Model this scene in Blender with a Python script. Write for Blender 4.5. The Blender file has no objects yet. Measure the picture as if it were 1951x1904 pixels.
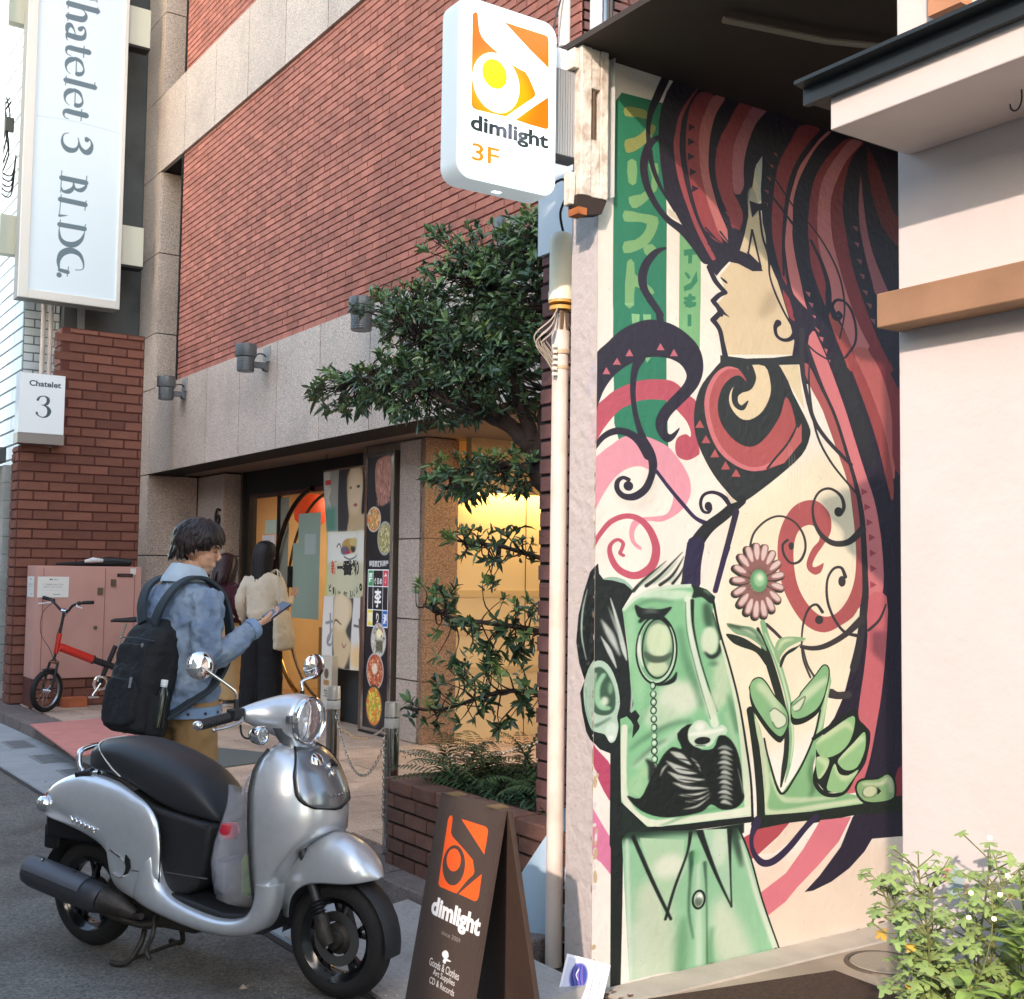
import bpy, bmesh, math, random
import numpy as np
from math import radians, sin, cos, pi, atan2, sqrt, floor, ceil, tan
from mathutils import Vector, Matrix, Euler

random.seed(7)
S = bpy.context.scene
COL = S.collection

# ---------------------------------------------------------------- camera, sky, sun, exposure
cam_d = bpy.data.cameras.new('camera'); cam = bpy.data.objects.new('camera', cam_d); COL.objects.link(cam); S.camera = cam
cam_d.sensor_width = 36; cam_d.sensor_fit = 'HORIZONTAL'; cam_d.lens = 2276/1951*36; cam_d.clip_start = .05; cam_d.clip_end = 500
_y, _p, _r = radians(34.0), radians(3.57), radians(0.78)
fwd = Vector((sin(_y)*cos(_p), cos(_y)*cos(_p), sin(_p))); r0 = Vector((cos(_y), -sin(_y), 0)); u0 = r0.cross(fwd)
rt = r0*cos(_r)+u0*sin(_r); up = u0*cos(_r)-r0*sin(_r)
mw = Matrix((rt, up, -fwd)).transposed().to_4x4(); mw.translation = (0, 0, 1.5)
cam.matrix_world = mw

SUN_FROM = Vector((-1.2, -1.0, .74)).normalized()
w = bpy.data.worlds.new('World'); S.world = w; w.use_nodes = True
nt = w.node_tree; bg = nt.nodes['Background']; sky = nt.nodes.new('ShaderNodeTexSky')
sky.sky_type = 'NISHITA'; sky.sun_disc = False
sky.sun_elevation = math.asin(SUN_FROM.z); sky.sun_rotation = atan2(SUN_FROM.x, SUN_FROM.y)
sky.air_density = 1.0; sky.dust_density = 1.0; sky.ozone_density = 1.0
tint = nt.nodes.new('ShaderNodeMix'); tint.data_type = 'RGBA'; tint.blend_type = 'MULTIPLY'; tint.inputs[0].default_value = 1
tint.clamp_result = False; nt.links.new(sky.outputs[0], tint.inputs[6]); tint.inputs[7].default_value = (1.72, 1.58, 1.40, 1); nt.links.new(tint.outputs[2], bg.inputs[0]); bg.inputs[1].default_value = 0.15
sd = bpy.data.lights.new('sun', 'SUN'); sun = bpy.data.objects.new('sun', sd); COL.objects.link(sun)
sd.energy = 1.5; sd.angle = radians(.8); sd.color = (1.0, .80, .70)
sun.rotation_euler = SUN_FROM.to_track_quat('Z', 'Y').to_euler()
sun.location = SUN_FROM*30
S.view_settings.view_transform = 'Standard'; S.view_settings.look = 'None'
S.view_settings.gamma = 1; S.view_settings.use_curve_mapping = False
S.view_settings.exposure = 1.75
S.render.engine = 'CYCLES'
S.cycles.use_denoising = True
S.cycles.max_bounces = 7; S.cycles.diffuse_bounces = 4; S.cycles.transparent_max_bounces = 12
S.cycles.sample_clamp_indirect = 6

# ---------------------------------------------------------------- helpers
def lin(c):
    """sRGB 0-255 -> linear"""
    o = []
    for v in c[:3]:
        v = v/255
        o.append(v/12.92 if v <= .04045 else ((v+.055)/1.055)**2.4)
    return tuple(o)

MATS = {}
def mat(name, col=(128, 128, 128), rough=.6, metal=0, vary=0, vscale=8, bump=0, bscale=60, rnd=0, coat=0, spec=.5,
        emit=None, estr=0, trans=0, alpha=1, col2=None, speck=0, image=None, ior=1.45, dirt=0, dcol=(60, 52, 45), dscale=3, tri=None):
    if name in MATS: return MATS[name]
    m = bpy.data.materials.new(name); m.use_nodes = True; MATS[name] = m
    N = m.node_tree.nodes; L = m.node_tree.links; b = N['Principled BSDF']
    b.inputs['Roughness'].default_value = rough; b.inputs['Metallic'].default_value = metal
    b.inputs['Coat Weight'].default_value = coat; b.inputs['Coat Roughness'].default_value = .06
    b.inputs['Specular IOR Level'].default_value = spec; b.inputs['IOR'].default_value = ior
    b.inputs['Transmission Weight'].default_value = trans; b.inputs['Alpha'].default_value = alpha
    c = lin(col); out = None
    tc = N.new('ShaderNodeTexCoord')
    def noise(scale, detail=4):
        n = N.new('ShaderNodeTexNoise'); n.inputs['Scale'].default_value = scale; n.inputs['Detail'].default_value = detail
        L.new(tc.outputs['Object'], n.inputs['Vector']); return n.outputs['Fac']
    def ramp(src, a, b2, lo, hi):
        r = N.new('ShaderNodeMapRange'); r.inputs[1].default_value = a; r.inputs[2].default_value = b2
        r.inputs[3].default_value = lo; r.inputs[4].default_value = hi; L.new(src, r.inputs[0]); return r.outputs[0]
    def mix(fac, a, bb, mode='MIX'):
        x = N.new('ShaderNodeMix'); x.data_type = 'RGBA'; x.blend_type = mode
        for s, v in ((x.inputs[0], fac), (x.inputs[6], a), (x.inputs[7], bb)):
            if hasattr(v, 'is_linked') or hasattr(v, 'links'): L.new(v, s)
            elif isinstance(v, (int, float)): s.default_value = v
            else: s.default_value = (*v[:3], 1)
        return x.outputs[2]
    if image is not None:
        t = N.new('ShaderNodeTexImage'); t.image = image; t.extension = 'EXTEND'; L.new(tc.outputs['UV'], t.inputs['Vector']); out = t.outputs['Color']
    else:
        out = c
    if vary or rnd:
        f = None
        if vary: f = ramp(noise(vscale), .3, .7, 1-vary, 1+vary)
        if rnd:
            oi = N.new('ShaderNodeObjectInfo'); g = ramp(oi.outputs['Random'], 0, 1, 1-rnd, 1+rnd)
            if f is None: f = g
            else:
                mm = N.new('ShaderNodeMath'); mm.operation = 'MULTIPLY'; L.new(f, mm.inputs[0]); L.new(g, mm.inputs[1]); f = mm.outputs[0]
        out = mix(1.0, out, f, 'MULTIPLY')
    if col2 is not None:
        out = mix(ramp(noise(vscale*1.7, 5), .42, .6, 0, 1), out, lin(col2))
    if speck:
        v = N.new('ShaderNodeTexVoronoi'); v.inputs['Scale'].default_value = speck; L.new(tc.outputs['Object'], v.inputs['Vector'])
        sp = N.new('ShaderNodeSeparateColor'); L.new(v.outputs['Color'], sp.inputs[0])
        out = mix(1.0, out, ramp(sp.outputs[0], 0, 1, .55, 1.38), 'MULTIPLY')
    if dirt:
        out = mix(ramp(noise(dscale, 6), .5, .72, 0, dirt), out, lin(dcol))
    if hasattr(out, 'links'): L.new(out, b.inputs['Base Color'])
    else: b.inputs['Base Color'].default_value = (*out, 1)
    if bump:
        bn = N.new('ShaderNodeBump'); bn.inputs['Strength'].default_value = bump; bn.inputs['Distance'].default_value = .01
        L.new(noise(bscale, 6), bn.inputs['Height']); L.new(bn.outputs[0], b.inputs['Normal'])
    if emit is not None:
        if emit == 'image': L.new(out, b.inputs['Emission Color'])
        else: b.inputs['Emission Color'].default_value = (*lin(emit), 1)
        b.inputs['Emission Strength'].default_value = estr
    return m

class MB:
    """collects verts and faces; build() links them as ONE mesh object"""
    def __init__(s): s.v = []; s.f = []; s.uv = None
    def add(s, vs, fs):
        o = len(s.v); s.v += [tuple(p) for p in vs]; s.f += [tuple(o+i for i in f) for f in fs]; return s
    def box(s, x0, x1, y0, y1, z0, z1, M=None):
        vs = [(x, y, z) for z in (z0, z1) for y in (y0, y1) for x in (x0, x1)]
        if M is not None: vs = [M @ Vector(v) for v in vs]
        return s.add(vs, [(0, 2, 3, 1), (4, 5, 7, 6), (0, 1, 5, 4), (1, 3, 7, 5), (3, 2, 6, 7), (2, 0, 4, 6)])
    def quad(s, a, b, c, d): return s.add([a, b, c, d], [(0, 1, 2, 3)])
    def tube(s, pts, r, n=8, cap=True, squash=None):
        """tube along pts; r float or list"""
        P = [Vector(p) for p in pts]; k = len(P); rr = r if isinstance(r, (list, tuple)) else [r]*k
        rings = []; prev = None
        for i in range(k):
            t = (P[min(i+1, k-1)]-P[max(i-1, 0)]).normalized()
            if prev is None:
                a = Vector((0, 0, 1)) if abs(t.z) < .9 else Vector((1, 0, 0))
                u = t.cross(a).normalized()
            else:
                u = (prev-t*prev.dot(t)).normalized()
            v = t.cross(u); prev = u
            rings.append([P[i]+(u*cos(2*pi*j/n)+v*sin(2*pi*j/n))*rr[i] for j in range(n)])
        o = len(s.v)
        for R in rings: s.v += [tuple(p) for p in R]
        for i in range(k-1):
            for j in range(n):
                a = o+i*n+j; b = o+i*n+(j+1) % n; s.f.append((a, b, b+n, a+n))
        if cap:
            s.f.append(tuple(o+j for j in reversed(range(n)))); s.f.append(tuple(o+(k-1)*n+j for j in range(n)))
        return s
    def lathe(s, prof, n=24, M=None, close=False):
        """prof [(r,z)] about local z"""
        o = len(s.v); k = len(prof)
        for r, z in prof:
            for j in range(n):
                p = Vector((r*cos(2*pi*j/n), r*sin(2*pi*j/n), z))
                s.v.append(tuple(M @ p if M is not None else p))
        for i in range(k-1):
            for j in range(n):
                a = o+i*n+j; b = o+i*n+(j+1) % n; s.f.append((a, b, b+n, a+n))
        if close:
            for j in range(n):
                a = o+(k-1)*n+j; b = o+(k-1)*n+(j+1) % n; s.f.append((a, b, o+(j+1) % n, o+j))
        return s
    def prism(s, poly, d, M=None, axis='z'):
        """poly [(a,b)] extruded by d=(lo,hi); M maps local (a,b,h)"""
        n = len(poly); vs = [Vector((a, b, d[0])) for a, b in poly]+[Vector((a, b, d[1])) for a, b in poly]
        if M is not None: vs = [M @ p for p in vs]
        return s.add(vs, [tuple(reversed(range(n))), tuple(range(n, 2*n))]+[(i, (i+1) % n, n+(i+1) % n, n+i) for i in range(n)])
    def loft(s, rings, cap=True, closed=True):
        """rings of equal length"""
        o = len(s.v); n = len(rings[0])
        for R in rings: s.v += [tuple(p) for p in R]
        for i in range(len(rings)-1):
            for j in range(n if closed else n-1):
                a = o+i*n+j; b = o+i*n+(j+1) % n; s.f.append((a, b, b+n, a+n))
        if cap and closed:
            s.f.append(tuple(o+j for j in reversed(range(n)))); s.f.append(tuple(o+(len(rings)-1)*n+j for j in range(n)))
        return s
    def mesh(s, name, m, smooth=None):
        me = bpy.data.meshes.new(name); me.from_pydata(s.v, [], s.f)
        if m is not None: me.materials.append(m)
        if s.uv is not None:
            ul = me.uv_layers.new(name='UV'); ul.data.foreach_set('uv', [c for f in me.polygons for vi in f.vertices for c in s.uv[vi]])
        if smooth is not None:
            me.polygons.foreach_set('use_smooth', [True]*len(me.polygons))
            if smooth < 180: me.set_sharp_from_angle(angle=radians(smooth))
        me.update(); return me
    def build(s, name, m, parent=None, smooth=None, bevel=0, seg=2, subsurf=0, fixn=False):
        me = s.mesh(name, m, smooth)
        if fixn:
            bm = bmesh.new(); bm.from_mesh(me); bmesh.ops.remove_doubles(bm, verts=bm.verts, dist=1e-5); bmesh.ops.recalc_face_normals(bm, faces=bm.faces); bm.to_mesh(me); bm.free()
        o = bpy.data.objects.new(name, me); COL.objects.link(o)
        if parent is not None: o.parent = parent
        if bevel:
            b = o.modifiers.new('b', 'BEVEL'); b.width = bevel; b.segments = seg; b.limit_method = 'ANGLE'; b.angle_limit = radians(35)
        if subsurf:
            q = o.modifiers.new('s', 'SUBSURF'); q.levels = subsurf; q.render_levels = subsurf
        return o

def tag(o, label=None, cat=None, group=None, kind=None):
    if label: o['label'] = label
    if cat: o['category'] = cat
    if group: o['group'] = group
    if kind: o['kind'] = kind
    return o
def thing(name, label, cat, loc=(0, 0, 0), rz=0, group=None):
    o = bpy.data.objects.new(name, None); COL.objects.link(o); o.location = loc; o.rotation_euler = (0, 0, rz); o.empty_display_size = .1
    return tag(o, label, cat, group)
def inst(name, me, loc, rot=(0, 0, 0), parent=None, scale=None):
    o = bpy.data.objects.new(name, me); COL.objects.link(o); o.location = loc; o.rotation_euler = rot
    if parent is not None: o.parent = parent
    if scale is not None: o.scale = scale
    return o
def copy_tree(root, loc=None, rz=None, label=None):
    r = root.copy(); COL.objects.link(r)
    if loc is not None: r.location = loc
    if rz is not None: r.rotation_euler = (0, 0, rz)
    if label: r['label'] = label
    for ch in list(root.children):
        c = ch.copy(); COL.objects.link(c); c.parent = r
        for g in list(ch.children):
            d = g.copy(); COL.objects.link(d); d.parent = c
    return r
def spline(pts, n=6, closed=False):
    """Catmull-Rom through 2D/3D points"""
    P = [np.array(p, float) for p in pts]; k = len(P); out = []
    for i in range(k if closed else k-1):
        if closed: a, b, c, d = P[(i-1) % k], P[i], P[(i+1) % k], P[(i+2) % k]
        else: a, b, c, d = P[max(i-1, 0)], P[i], P[i+1], P[min(i+2, k-1)]
        for j in range(n):
            t = j/n; out.append(.5*((2*b)+(c-a)*t+(2*a-5*b+4*c-d)*t*t+(3*b-3*c+d-a)*t**3))
    if not closed: out.append(P[-1])
    return [tuple(p) for p in out]
# ================================================================ FLAT PAINT: small rasteriser for print, posters and the mural
class Paint:
    def __init__(s, W, H, col, seed=0):
        s.W, s.H = W, H; s.a = np.empty((H, W, 3), np.float32); s.a[:] = np.array(col, np.float32); s.clip = None
    def cov(s, polys, blur=0):
        """coverage of a list of polygons (non-zero), returns (mask, x0, y0)"""
        P = [np.array(p, float) for p in polys]
        A = np.concatenate(P); pad = int(blur*2.5)+2
        x0 = max(int(A[:, 0].min())-pad, 0); x1 = min(int(A[:, 0].max())+pad+2, s.W); y0 = max(int(A[:, 1].min())-pad, 0); y1 = min(int(A[:, 1].max())+pad+2, s.H)
        if x1 <= x0 or y1 <= y0: return None, 0, 0
        w, h = x1-x0, y1-y0; SS = 4; acc = np.zeros((h*SS, w+2), np.float32)
        for p in P:
            area = np.sum(p[:, 0]*np.roll(p[:, 1], -1)-np.roll(p[:, 0], -1)*p[:, 1])
            q = p if area > 0 else p[::-1]
            X = np.clip(q[:, 0]-x0, 0, w); Y = (q[:, 1]-y0)*SS
            X2 = np.roll(X, -1); Y2 = np.roll(Y, -1); Xu = q[:, 0]-x0; Xu2 = np.roll(Xu, -1)
            for a, b, c, d in zip(Xu, Y, Xu2, Y2):
                if b == d: continue
                dr = 1.0
                if b > d: a, b, c, d = c, d, a, b; dr = -1.0
                r0 = max(int(ceil(b-.5)), 0); r1 = min(int(ceil(d-.5)), h*SS)
                if r1 <= r0: continue
                rows = np.arange(r0, r1); xs = np.clip(a+(rows+.5-b)*(c-a)/(d-b), 0, w)
                xi = xs.astype(int); fr = (xs-xi).astype(np.float32)
                acc[rows, xi] += dr*(1-fr); acc[rows, xi+1] += dr*fr
        m = np.clip(np.abs(np.cumsum(acc, 1)), 0, 1)[:, :w].reshape(h, SS, w).mean(1)
        if blur > .4:
            r = max(1, int(blur*.75)); 
            for _ in range(2):
                for ax in (0, 1):
                    pm = np.pad(m, [(r+1, r) if ax == k else (0, 0) for k in (0, 1)]); cs = np.cumsum(pm, ax)
                    m = (cs[2*r+1:, :]-cs[:-2*r-1, :])/(2*r+1) if ax == 0 else (cs[:, 2*r+1:]-cs[:, :-2*r-1])/(2*r+1)
        return m, x0, y0
    def put(s, m, x0, y0, col, al=1):
        if m is None: return
        h, w = m.shape; k = m*al
        if s.clip is not None: k = k*s.clip[y0:y0+h, x0:x0+w]
        k = k[..., None]; r = s.a[y0:y0+h, x0:x0+w]; r += (np.array(col, np.float32)-r)*k
    def poly(s, pts, col, smooth=0, blur=0, al=1):
        if smooth: pts = spline(pts, smooth, True)
        s.put(*s.cov([pts], blur), col, al)
    def stroke(s, pts, ws, col, blur=0, al=1, smooth=6, caps=True):
        n = len(pts); ws = list(ws) if isinstance(ws, (list, tuple)) else [ws]
        if len(ws) != n: ws = list(np.interp(np.linspace(0, 1, n), np.linspace(0, 1, len(ws)), ws))
        q = spline([(p[0], p[1], w_) for p, w_ in zip(pts, ws)], smooth) if smooth > 1 and n > 2 else [(p[0], p[1], w_) for p, w_ in zip(pts, ws)]
        polys = []
        for (x, y, w1), (X, Y, w2) in zip(q, q[1:]):
            d = sqrt((X-x)**2+(Y-y)**2)
            if d < 1e-6: continue
            nx, ny = -(Y-y)/d/2, (X-x)/d/2; polys.append([(x+nx*w1, y+ny*w1), (X+nx*w2, Y+ny*w2), (X-nx*w2, Y-ny*w2), (x-nx*w1, y-ny*w1)])
        for i, (x, y, w1) in enumerate(q):
            if caps or 0 < i < len(q)-1:
                k = 10; polys.append([(x+cos(2*pi*j/k)*w1/2, y+sin(2*pi*j/k)*w1/2) for j in range(k)])
        if polys: s.put(*s.cov(polys, blur), col, al)
    def ell(s, x, y, rx, ry, col, blur=0, al=1, rot=0, n=40):
        c, t = cos(rot), sin(rot)
        s.put(*s.cov([[(x+rx*cos(2*pi*i/n)*c-ry*sin(2*pi*i/n)*t, y+rx*cos(2*pi*i/n)*t+ry*sin(2*pi*i/n)*c) for i in range(n)]], blur), col, al)
    def rect(s, x0, y0, x1, y1, col, blur=0, al=1): s.poly([(x0, y0), (x1, y0), (x1, y1), (x0, y1)], col, 0, blur, al)
    def setclip(s, pts=None, smooth=0):
        if pts is None: s.clip = None; return
        m, x0, y0 = s.cov([spline(pts, smooth, True) if smooth else pts]); s.clip = np.zeros((s.H, s.W), np.float32); s.clip[y0:y0+m.shape[0], x0:x0+m.shape[1]] = m
    def text(s, poly_list, col, fx, fy=None, blur=0, al=1):
        s.put(*s.cov([[(fx(p)) for p in q] for q in poly_list], blur), col, al)
    def image(s, name):
        im = bpy.data.images.new(name, s.W, s.H); px = np.ones((s.H, s.W, 4), np.float32); px[..., :3] = np.clip(s.a[::-1]/255, 0, 1)
        im.pixels.foreach_set(px.ravel()); im.update(); im.pack(); return im

def panel(name, P, corners, m, parent=None, thick=0, n=None):
    """quad carrying a painting; corners: lower left, lower right, upper right, upper left"""
    b = MB(); b.v = [tuple(c) for c in corners]; b.f = [(0, 1, 2, 3)]; b.uv = [(0, 0), (1, 0), (1, 1), (0, 1)]
    return b.build(name, m, parent)

# glyph polygons taken from Blender's own font, for print on painted surfaces: returns [contours] in em units
def glyphs(txt, bold=0, size=1):
    c = bpy.data.curves.new('t', 'FONT'); c.body = txt; c.size = size; c.offset = bold; c.resolution_u = 3
    o = bpy.data.objects.new('t', c); COL.objects.link(o); dg = bpy.context.evaluated_depsgraph_get()
    me = bpy.data.meshes.new_from_object(o.evaluated_get(dg)); V = [v.co.to_2d() for v in me.vertices]
    polys = [[(V[i].x, V[i].y) for i in p.vertices] for p in me.polygons]
    bpy.data.objects.remove(o); bpy.data.curves.remove(c); bpy.data.meshes.remove(me)
    return polys
def gbox(pl):
    xs = [p[0] for q in pl for p in q]; ys = [p[1] for q in pl for p in q]; return min(xs), max(xs), min(ys), max(ys)
def print_text(P, txt, x0, y0, x1, y1, col, bold=0, rot=0, al=1, blur=0):
    """fits txt into the box (pixels, y down)"""
    pl = glyphs(txt, bold); a, b, c, d = gbox(pl)
    if rot == 0: f = lambda p: (x0+(p[0]-a)/(b-a)*(x1-x0), y1-(p[1]-c)/(d-c)*(y1-y0))
    else: f = lambda p: (x0+(p[1]-c)/(d-c)*(x1-x0), y0+(p[0]-a)/(b-a)*(y1-y0))
    P.put(*P.cov([[f(p) for p in q] for q in pl], blur), col, al)
# ================================================================ THE SETTING
CAMP = Vector((0, 0, 1.5))
m_asph = mat('asphalt', (108, 105, 99), .85, vary=.2, vscale=2.2, bump=.8, bscale=150, speck=110, dirt=.75, dcol=(62, 54, 48), dscale=1.7)
m_conc = mat('gutter concrete', (158, 162, 162), .85, vary=.1, vscale=5, bump=.25, bscale=90, dirt=.35, dcol=(105, 102, 98), dscale=2.5, rnd=.08)
m_kerb = mat('kerb stone', (112, 100, 94), .8, vary=.15, vscale=9, bump=.35, bscale=80, speck=220, rnd=.12)
m_pave = mat('paving slab', (192, 166, 144), .7, vary=.12, vscale=5, bump=.25, bscale=120, speck=260, rnd=.10, dirt=.45, dcol=(84, 70, 62), dscale=2)
m_gran = mat('pink granite', (206, 188, 172), .5, vary=.05, vscale=2.2, speck=150, rnd=.05, dirt=.35, dcol=(140, 124, 112), dscale=1.4, bump=.05, bscale=100)
m_joint = mat('dark joint', (34, 28, 26), .9)
m_brick = mat('red brick', (184, 118, 99), .8, vary=.16, vscale=5, bump=.4, bscale=70, rnd=.17, dirt=.35, dcol=(150, 96, 84), dscale=1.3)
m_mortar = mat('dark red mortar', (96, 54, 46), .9)
m_brickd = mat('brown brick', (126, 82, 66), .8, vary=.15, vscale=7, bump=.45, bscale=60, rnd=.24, dirt=.3, dcol=(80, 48, 40), dscale=3)
m_brickp = mat('purple brown brick', (122, 84, 78), .8, vary=.15, vscale=7, bump=.5, bscale=50, rnd=.16)
m_planter = mat('planter brick', (106, 74, 62), .8, vary=.15, vscale=9, bump=.5, bscale=60, rnd=.2, dirt=.3, dcol=(88, 62, 54), dscale=4)
m_white = mat('white paint', (204, 197, 193), .6, vary=.04, vscale=2, bump=.25, bscale=22, dirt=.25, dcol=(176, 160, 152), dscale=1.6)
m_dark = mat('dark metal', (38, 36, 34), .5, vary=.1)
m_black = mat('black', (18, 18, 20), .5)

def struct(o): o['kind'] = 'structure'; return o
struct(MB().box(-60, 60, -40, 90, -.5, -.03).build('ground', m_asph))
struct(MB().quad((-9, -30, 0), (2.9, -30, 0), (2.9, 80, 0), (-9, 80, 0)).build('road', m_asph))
def gx(y): return 1.91+(9.65-y)*.021      # asphalt edge
def kx(y): return 2.42+(12.3-y)*.028      # kerb front
# gutter slabs
gut = struct(MB().quad((gx(-3), -3, .003), (kx(-3)+.1, -3, .003), (kx(40)+.1, 40, .003), (gx(40), 40, .003)).build('gutter', m_joint))
y = -1.0
while y < 34:
    y2 = y+.6
    o = MB().add([(gx(y+.004)+.006, y+.004, .012), (kx(y)-.004, y+.004, .016), (kx(y2)-.004, y2-.004, .016), (gx(y2)+.006, y2-.004, .012),
                  (gx(y), y+.004, 0), (kx(y), y+.004, 0), (kx(y2), y2-.004, 0), (gx(y2), y2-.004, 0)],
                 [(0, 1, 2, 3), (0, 4, 5, 1), (1, 5, 6, 2), (2, 6, 7, 3), (3, 7, 4, 0)]).build('gutter_slab', m_conc, gut)
    y = y2
# asphalt seam beside the gutter
MB().add([(gx(-3)-.03, -3, .004), (gx(-3)+.002, -3, .004), (gx(40)+.002, 40, .004), (gx(40)-.03, 40, .004)], [(0, 1, 2, 3)]).build('tar_seam', mat('tar', (44, 42, 40), .7), gut)
# drain covers in the gutter
for yc in (8.2, 9.0, 9.8, 10.7):
    g = MB(); x0 = kx(yc)-.30
    g.box(x0, x0+.2, yc-.22, yc+.22, .015, .019)
    o = g.build('drain_grate', mat('drain concrete', (136, 138, 136), .8, vary=.15, vscale=20), gut)
    s_ = MB()
    for i in range(9): s_.box(x0+.02, x0+.18, yc-.2+i*.048, yc-.2+i*.048+.016, .0192, .0205)
    s_.build('slot', mat('slot shade', (96, 96, 94), .9), o)
# kerb stones
kb = struct(MB().box(2.9, 2.91, -3, -2.99, .0, .01).build('kerb', m_kerb))
y = -.4
while y < 34:
    if y < 3.3: y += .6; continue
    y2 = y+.6; a, b = kx(y+.004), kx(y2-.004)
    MB().add([(a, y+.004, 0), (a+.30, y+.004, 0), (b+.30, y2-.004, 0), (b, y2-.004, 0),
              (a+.012, y+.004, .105), (a+.30, y+.004, .116), (b+.30, y2-.004, .116), (b+.012, y2-.004, .105)],
             [(0, 1, 5, 4), (1, 2, 6, 5), (2, 3, 7, 6), (3, 0, 4, 7), (4, 5, 6, 7)]).build('kerb_stone', m_kerb, kb, bevel=.008)
    y = y2
# pavement slabs
pv = struct(MB().add([(kx(4)+.29, 4.0, .108), (9, 4.0, .108), (9, 40, .108), (kx(40)+.29, 40, .108)], [(0, 1, 2, 3)]).build('pavement', m_joint))
yy = 4.0; row = 0
while yy < 15:
    xx = 2.74-(.3 if row % 2 else 0)
    while xx < 6.9:
        x0 = max(xx, kx(yy)+.305); x1 = xx+.594
        if x1-x0 > .05: MB().box(x0, x1-.004, yy, yy+.441, .10, .12+random.uniform(-.0012, .0012)).build('paving_slab', m_pave, pv)
        xx += .6
    yy += .45; row += 1
# alcove floor in front of the mural
fl = struct(MB().box(2.72, 7.5, -2.5, 3.44, -.02, .012).build('alcove_floor', mat('alcove concrete', (165, 152, 132), .8, vary=.12, vscale=3, bump=.3, bscale=70, dirt=.5, dcol=(110, 98, 84), dscale=2)))
MB().box(2.72, 7.5, 3.28, 3.435, .0125, .022).build('footing_strip', mat('footing', (176, 168, 152), .8, vary=.12, vscale=6, bump=.35, bscale=60), fl)

# ---------------------------------------------------------------- brick helper
def brick_wall(root, plane, c, a0, a1, z0, z1, L, Hh, m, mm, mort=.009, depth=.05, proud=.009, keep=300, cut=None, flipn=-1, core=True, core_t=.25, jag=False, partname='brick', mname='mortar_wall', zoff=0):
    """bricks on plane x=c (plane 'x', running along y) or y=c (plane 'y', running along x); visible side faces flipn"""
    cells = []; r = 0; z = z0
    while z < z1-.01:
        zt = min(z+Hh, z1); a = a0-(L/2 if r % 2 else 0)
        while a < a1-.005:
            s, e = max(a, a0), min(a+L, a1)
            if e-s > .03 and (cut is None or not cut((s+e)/2, (z+zt)/2)): cells.append((s, e, z, zt, e-s > L-.002 and zt-z > Hh-.002))
            a += L
        z += Hh; r += 1
    def cen(q):
        a_, z_ = (q[0]+q[1])/2, (q[2]+q[3])/2
        return Vector((c, a_, z_)) if plane == 'x' else Vector((a_, c, z_))
    mw_i = cam.matrix_world.inverted()
    def key(q):
        p = mw_i @ cen(q)
        if p.z > -.1: return 99
        u, v = p.x/-p.z, p.y/-p.z
        return (-p.z) + (50 if abs(u) > .44 or abs(v) > .43 else 0)
    cells.sort(key=key)
    def shape(mb, q, ox, oy, oz):
        s, e, zb, zt, _ = q; h = mort/2; b = .003
        A, B, Z0, Z1 = s+h-ox, e-h-ox, zb+h-oz, zt-h-oz; f = flipn*(proud+random.uniform(-.0015, .0015)); i_ = flipn*-.005
        if plane == 'x':
            P = [(f, A+b, Z0+b), (f, B-b, Z0+b), (f, B-b, Z1-b), (f, A+b, Z1-b), (i_, A, Z0), (i_, B, Z0), (i_, B, Z1), (i_, A, Z1)]
        else:
            P = [(A+b, f, Z0+b), (B-b, f, Z0+b), (B-b, f, Z1-b), (A+b, f, Z1-b), (A, i_, Z0), (B, i_, Z0), (B, i_, Z1), (A, i_, Z1)]
        if plane == 'x': P = [(p[0]+(oy), p[1], p[2]) for p in P]
        else: P = [(p[0], p[1]+oy, p[2]) for p in P]
        mb.add(P, [(0, 1, 2, 3), (4, 5, 1, 0), (5, 6, 2, 1), (6, 7, 3, 2), (7, 4, 0, 3)])
    protos = []
    for k in range(3):
        mb = MB(); shape(mb, (0, L, 0, Hh, True), L/2, 0, Hh/2); protos.append(mb.mesh(partname, m))
    near, far = cells[:keep], cells[keep:]
    for q in near:
        s, e, zb, zt, full = q
        if full:
            loc = (c, (s+e)/2, (zb+zt)/2) if plane == 'x' else ((s+e)/2, c, (zb+zt)/2)
            inst(partname, random.choice(protos), loc, parent=root)
        else:
            mb = MB(); shape(mb, q, (s+e)/2, 0, (zb+zt)/2)
            inst(partname, mb.mesh(partname, m), (c, (s+e)/2, (zb+zt)/2) if plane == 'x' else ((s+e)/2, c, (zb+zt)/2), parent=root)
    if far:
        vs = MB()
        for q in far: shape(vs, q, 0, c, 0)
        # per-brick tone as a colour attribute
        me = vs.mesh(partname+'work', far_mat(m)); ca = me.color_attributes.new('tone', 'FLOAT_COLOR', 'POINT')
        vals = np.ones((len(vs.v), 4), np.float32); t = np.repeat(np.random.uniform(0, 1, len(far)), 8); vals[:, :3] = t[:, None]
        ca.data.foreach_set('color', vals.ravel())
        o = bpy.data.objects.new(partname+'work', me); COL.objects.link(o); o.parent = root; o['kind'] = 'stuff'
    if core:
        b = MB(); t0, t1 = (c, c-flipn*core_t) if flipn < 0 else (c-core_t, c)
        if plane == 'x': b.box(min(t0, t1), max(t0, t1), a0, a1, z0, z1)
        else: b.box(a0, a1, min(t0, t1), max(t0, t1), z0, z1)
        b.build(mname, mm, root)
    return cells
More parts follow.
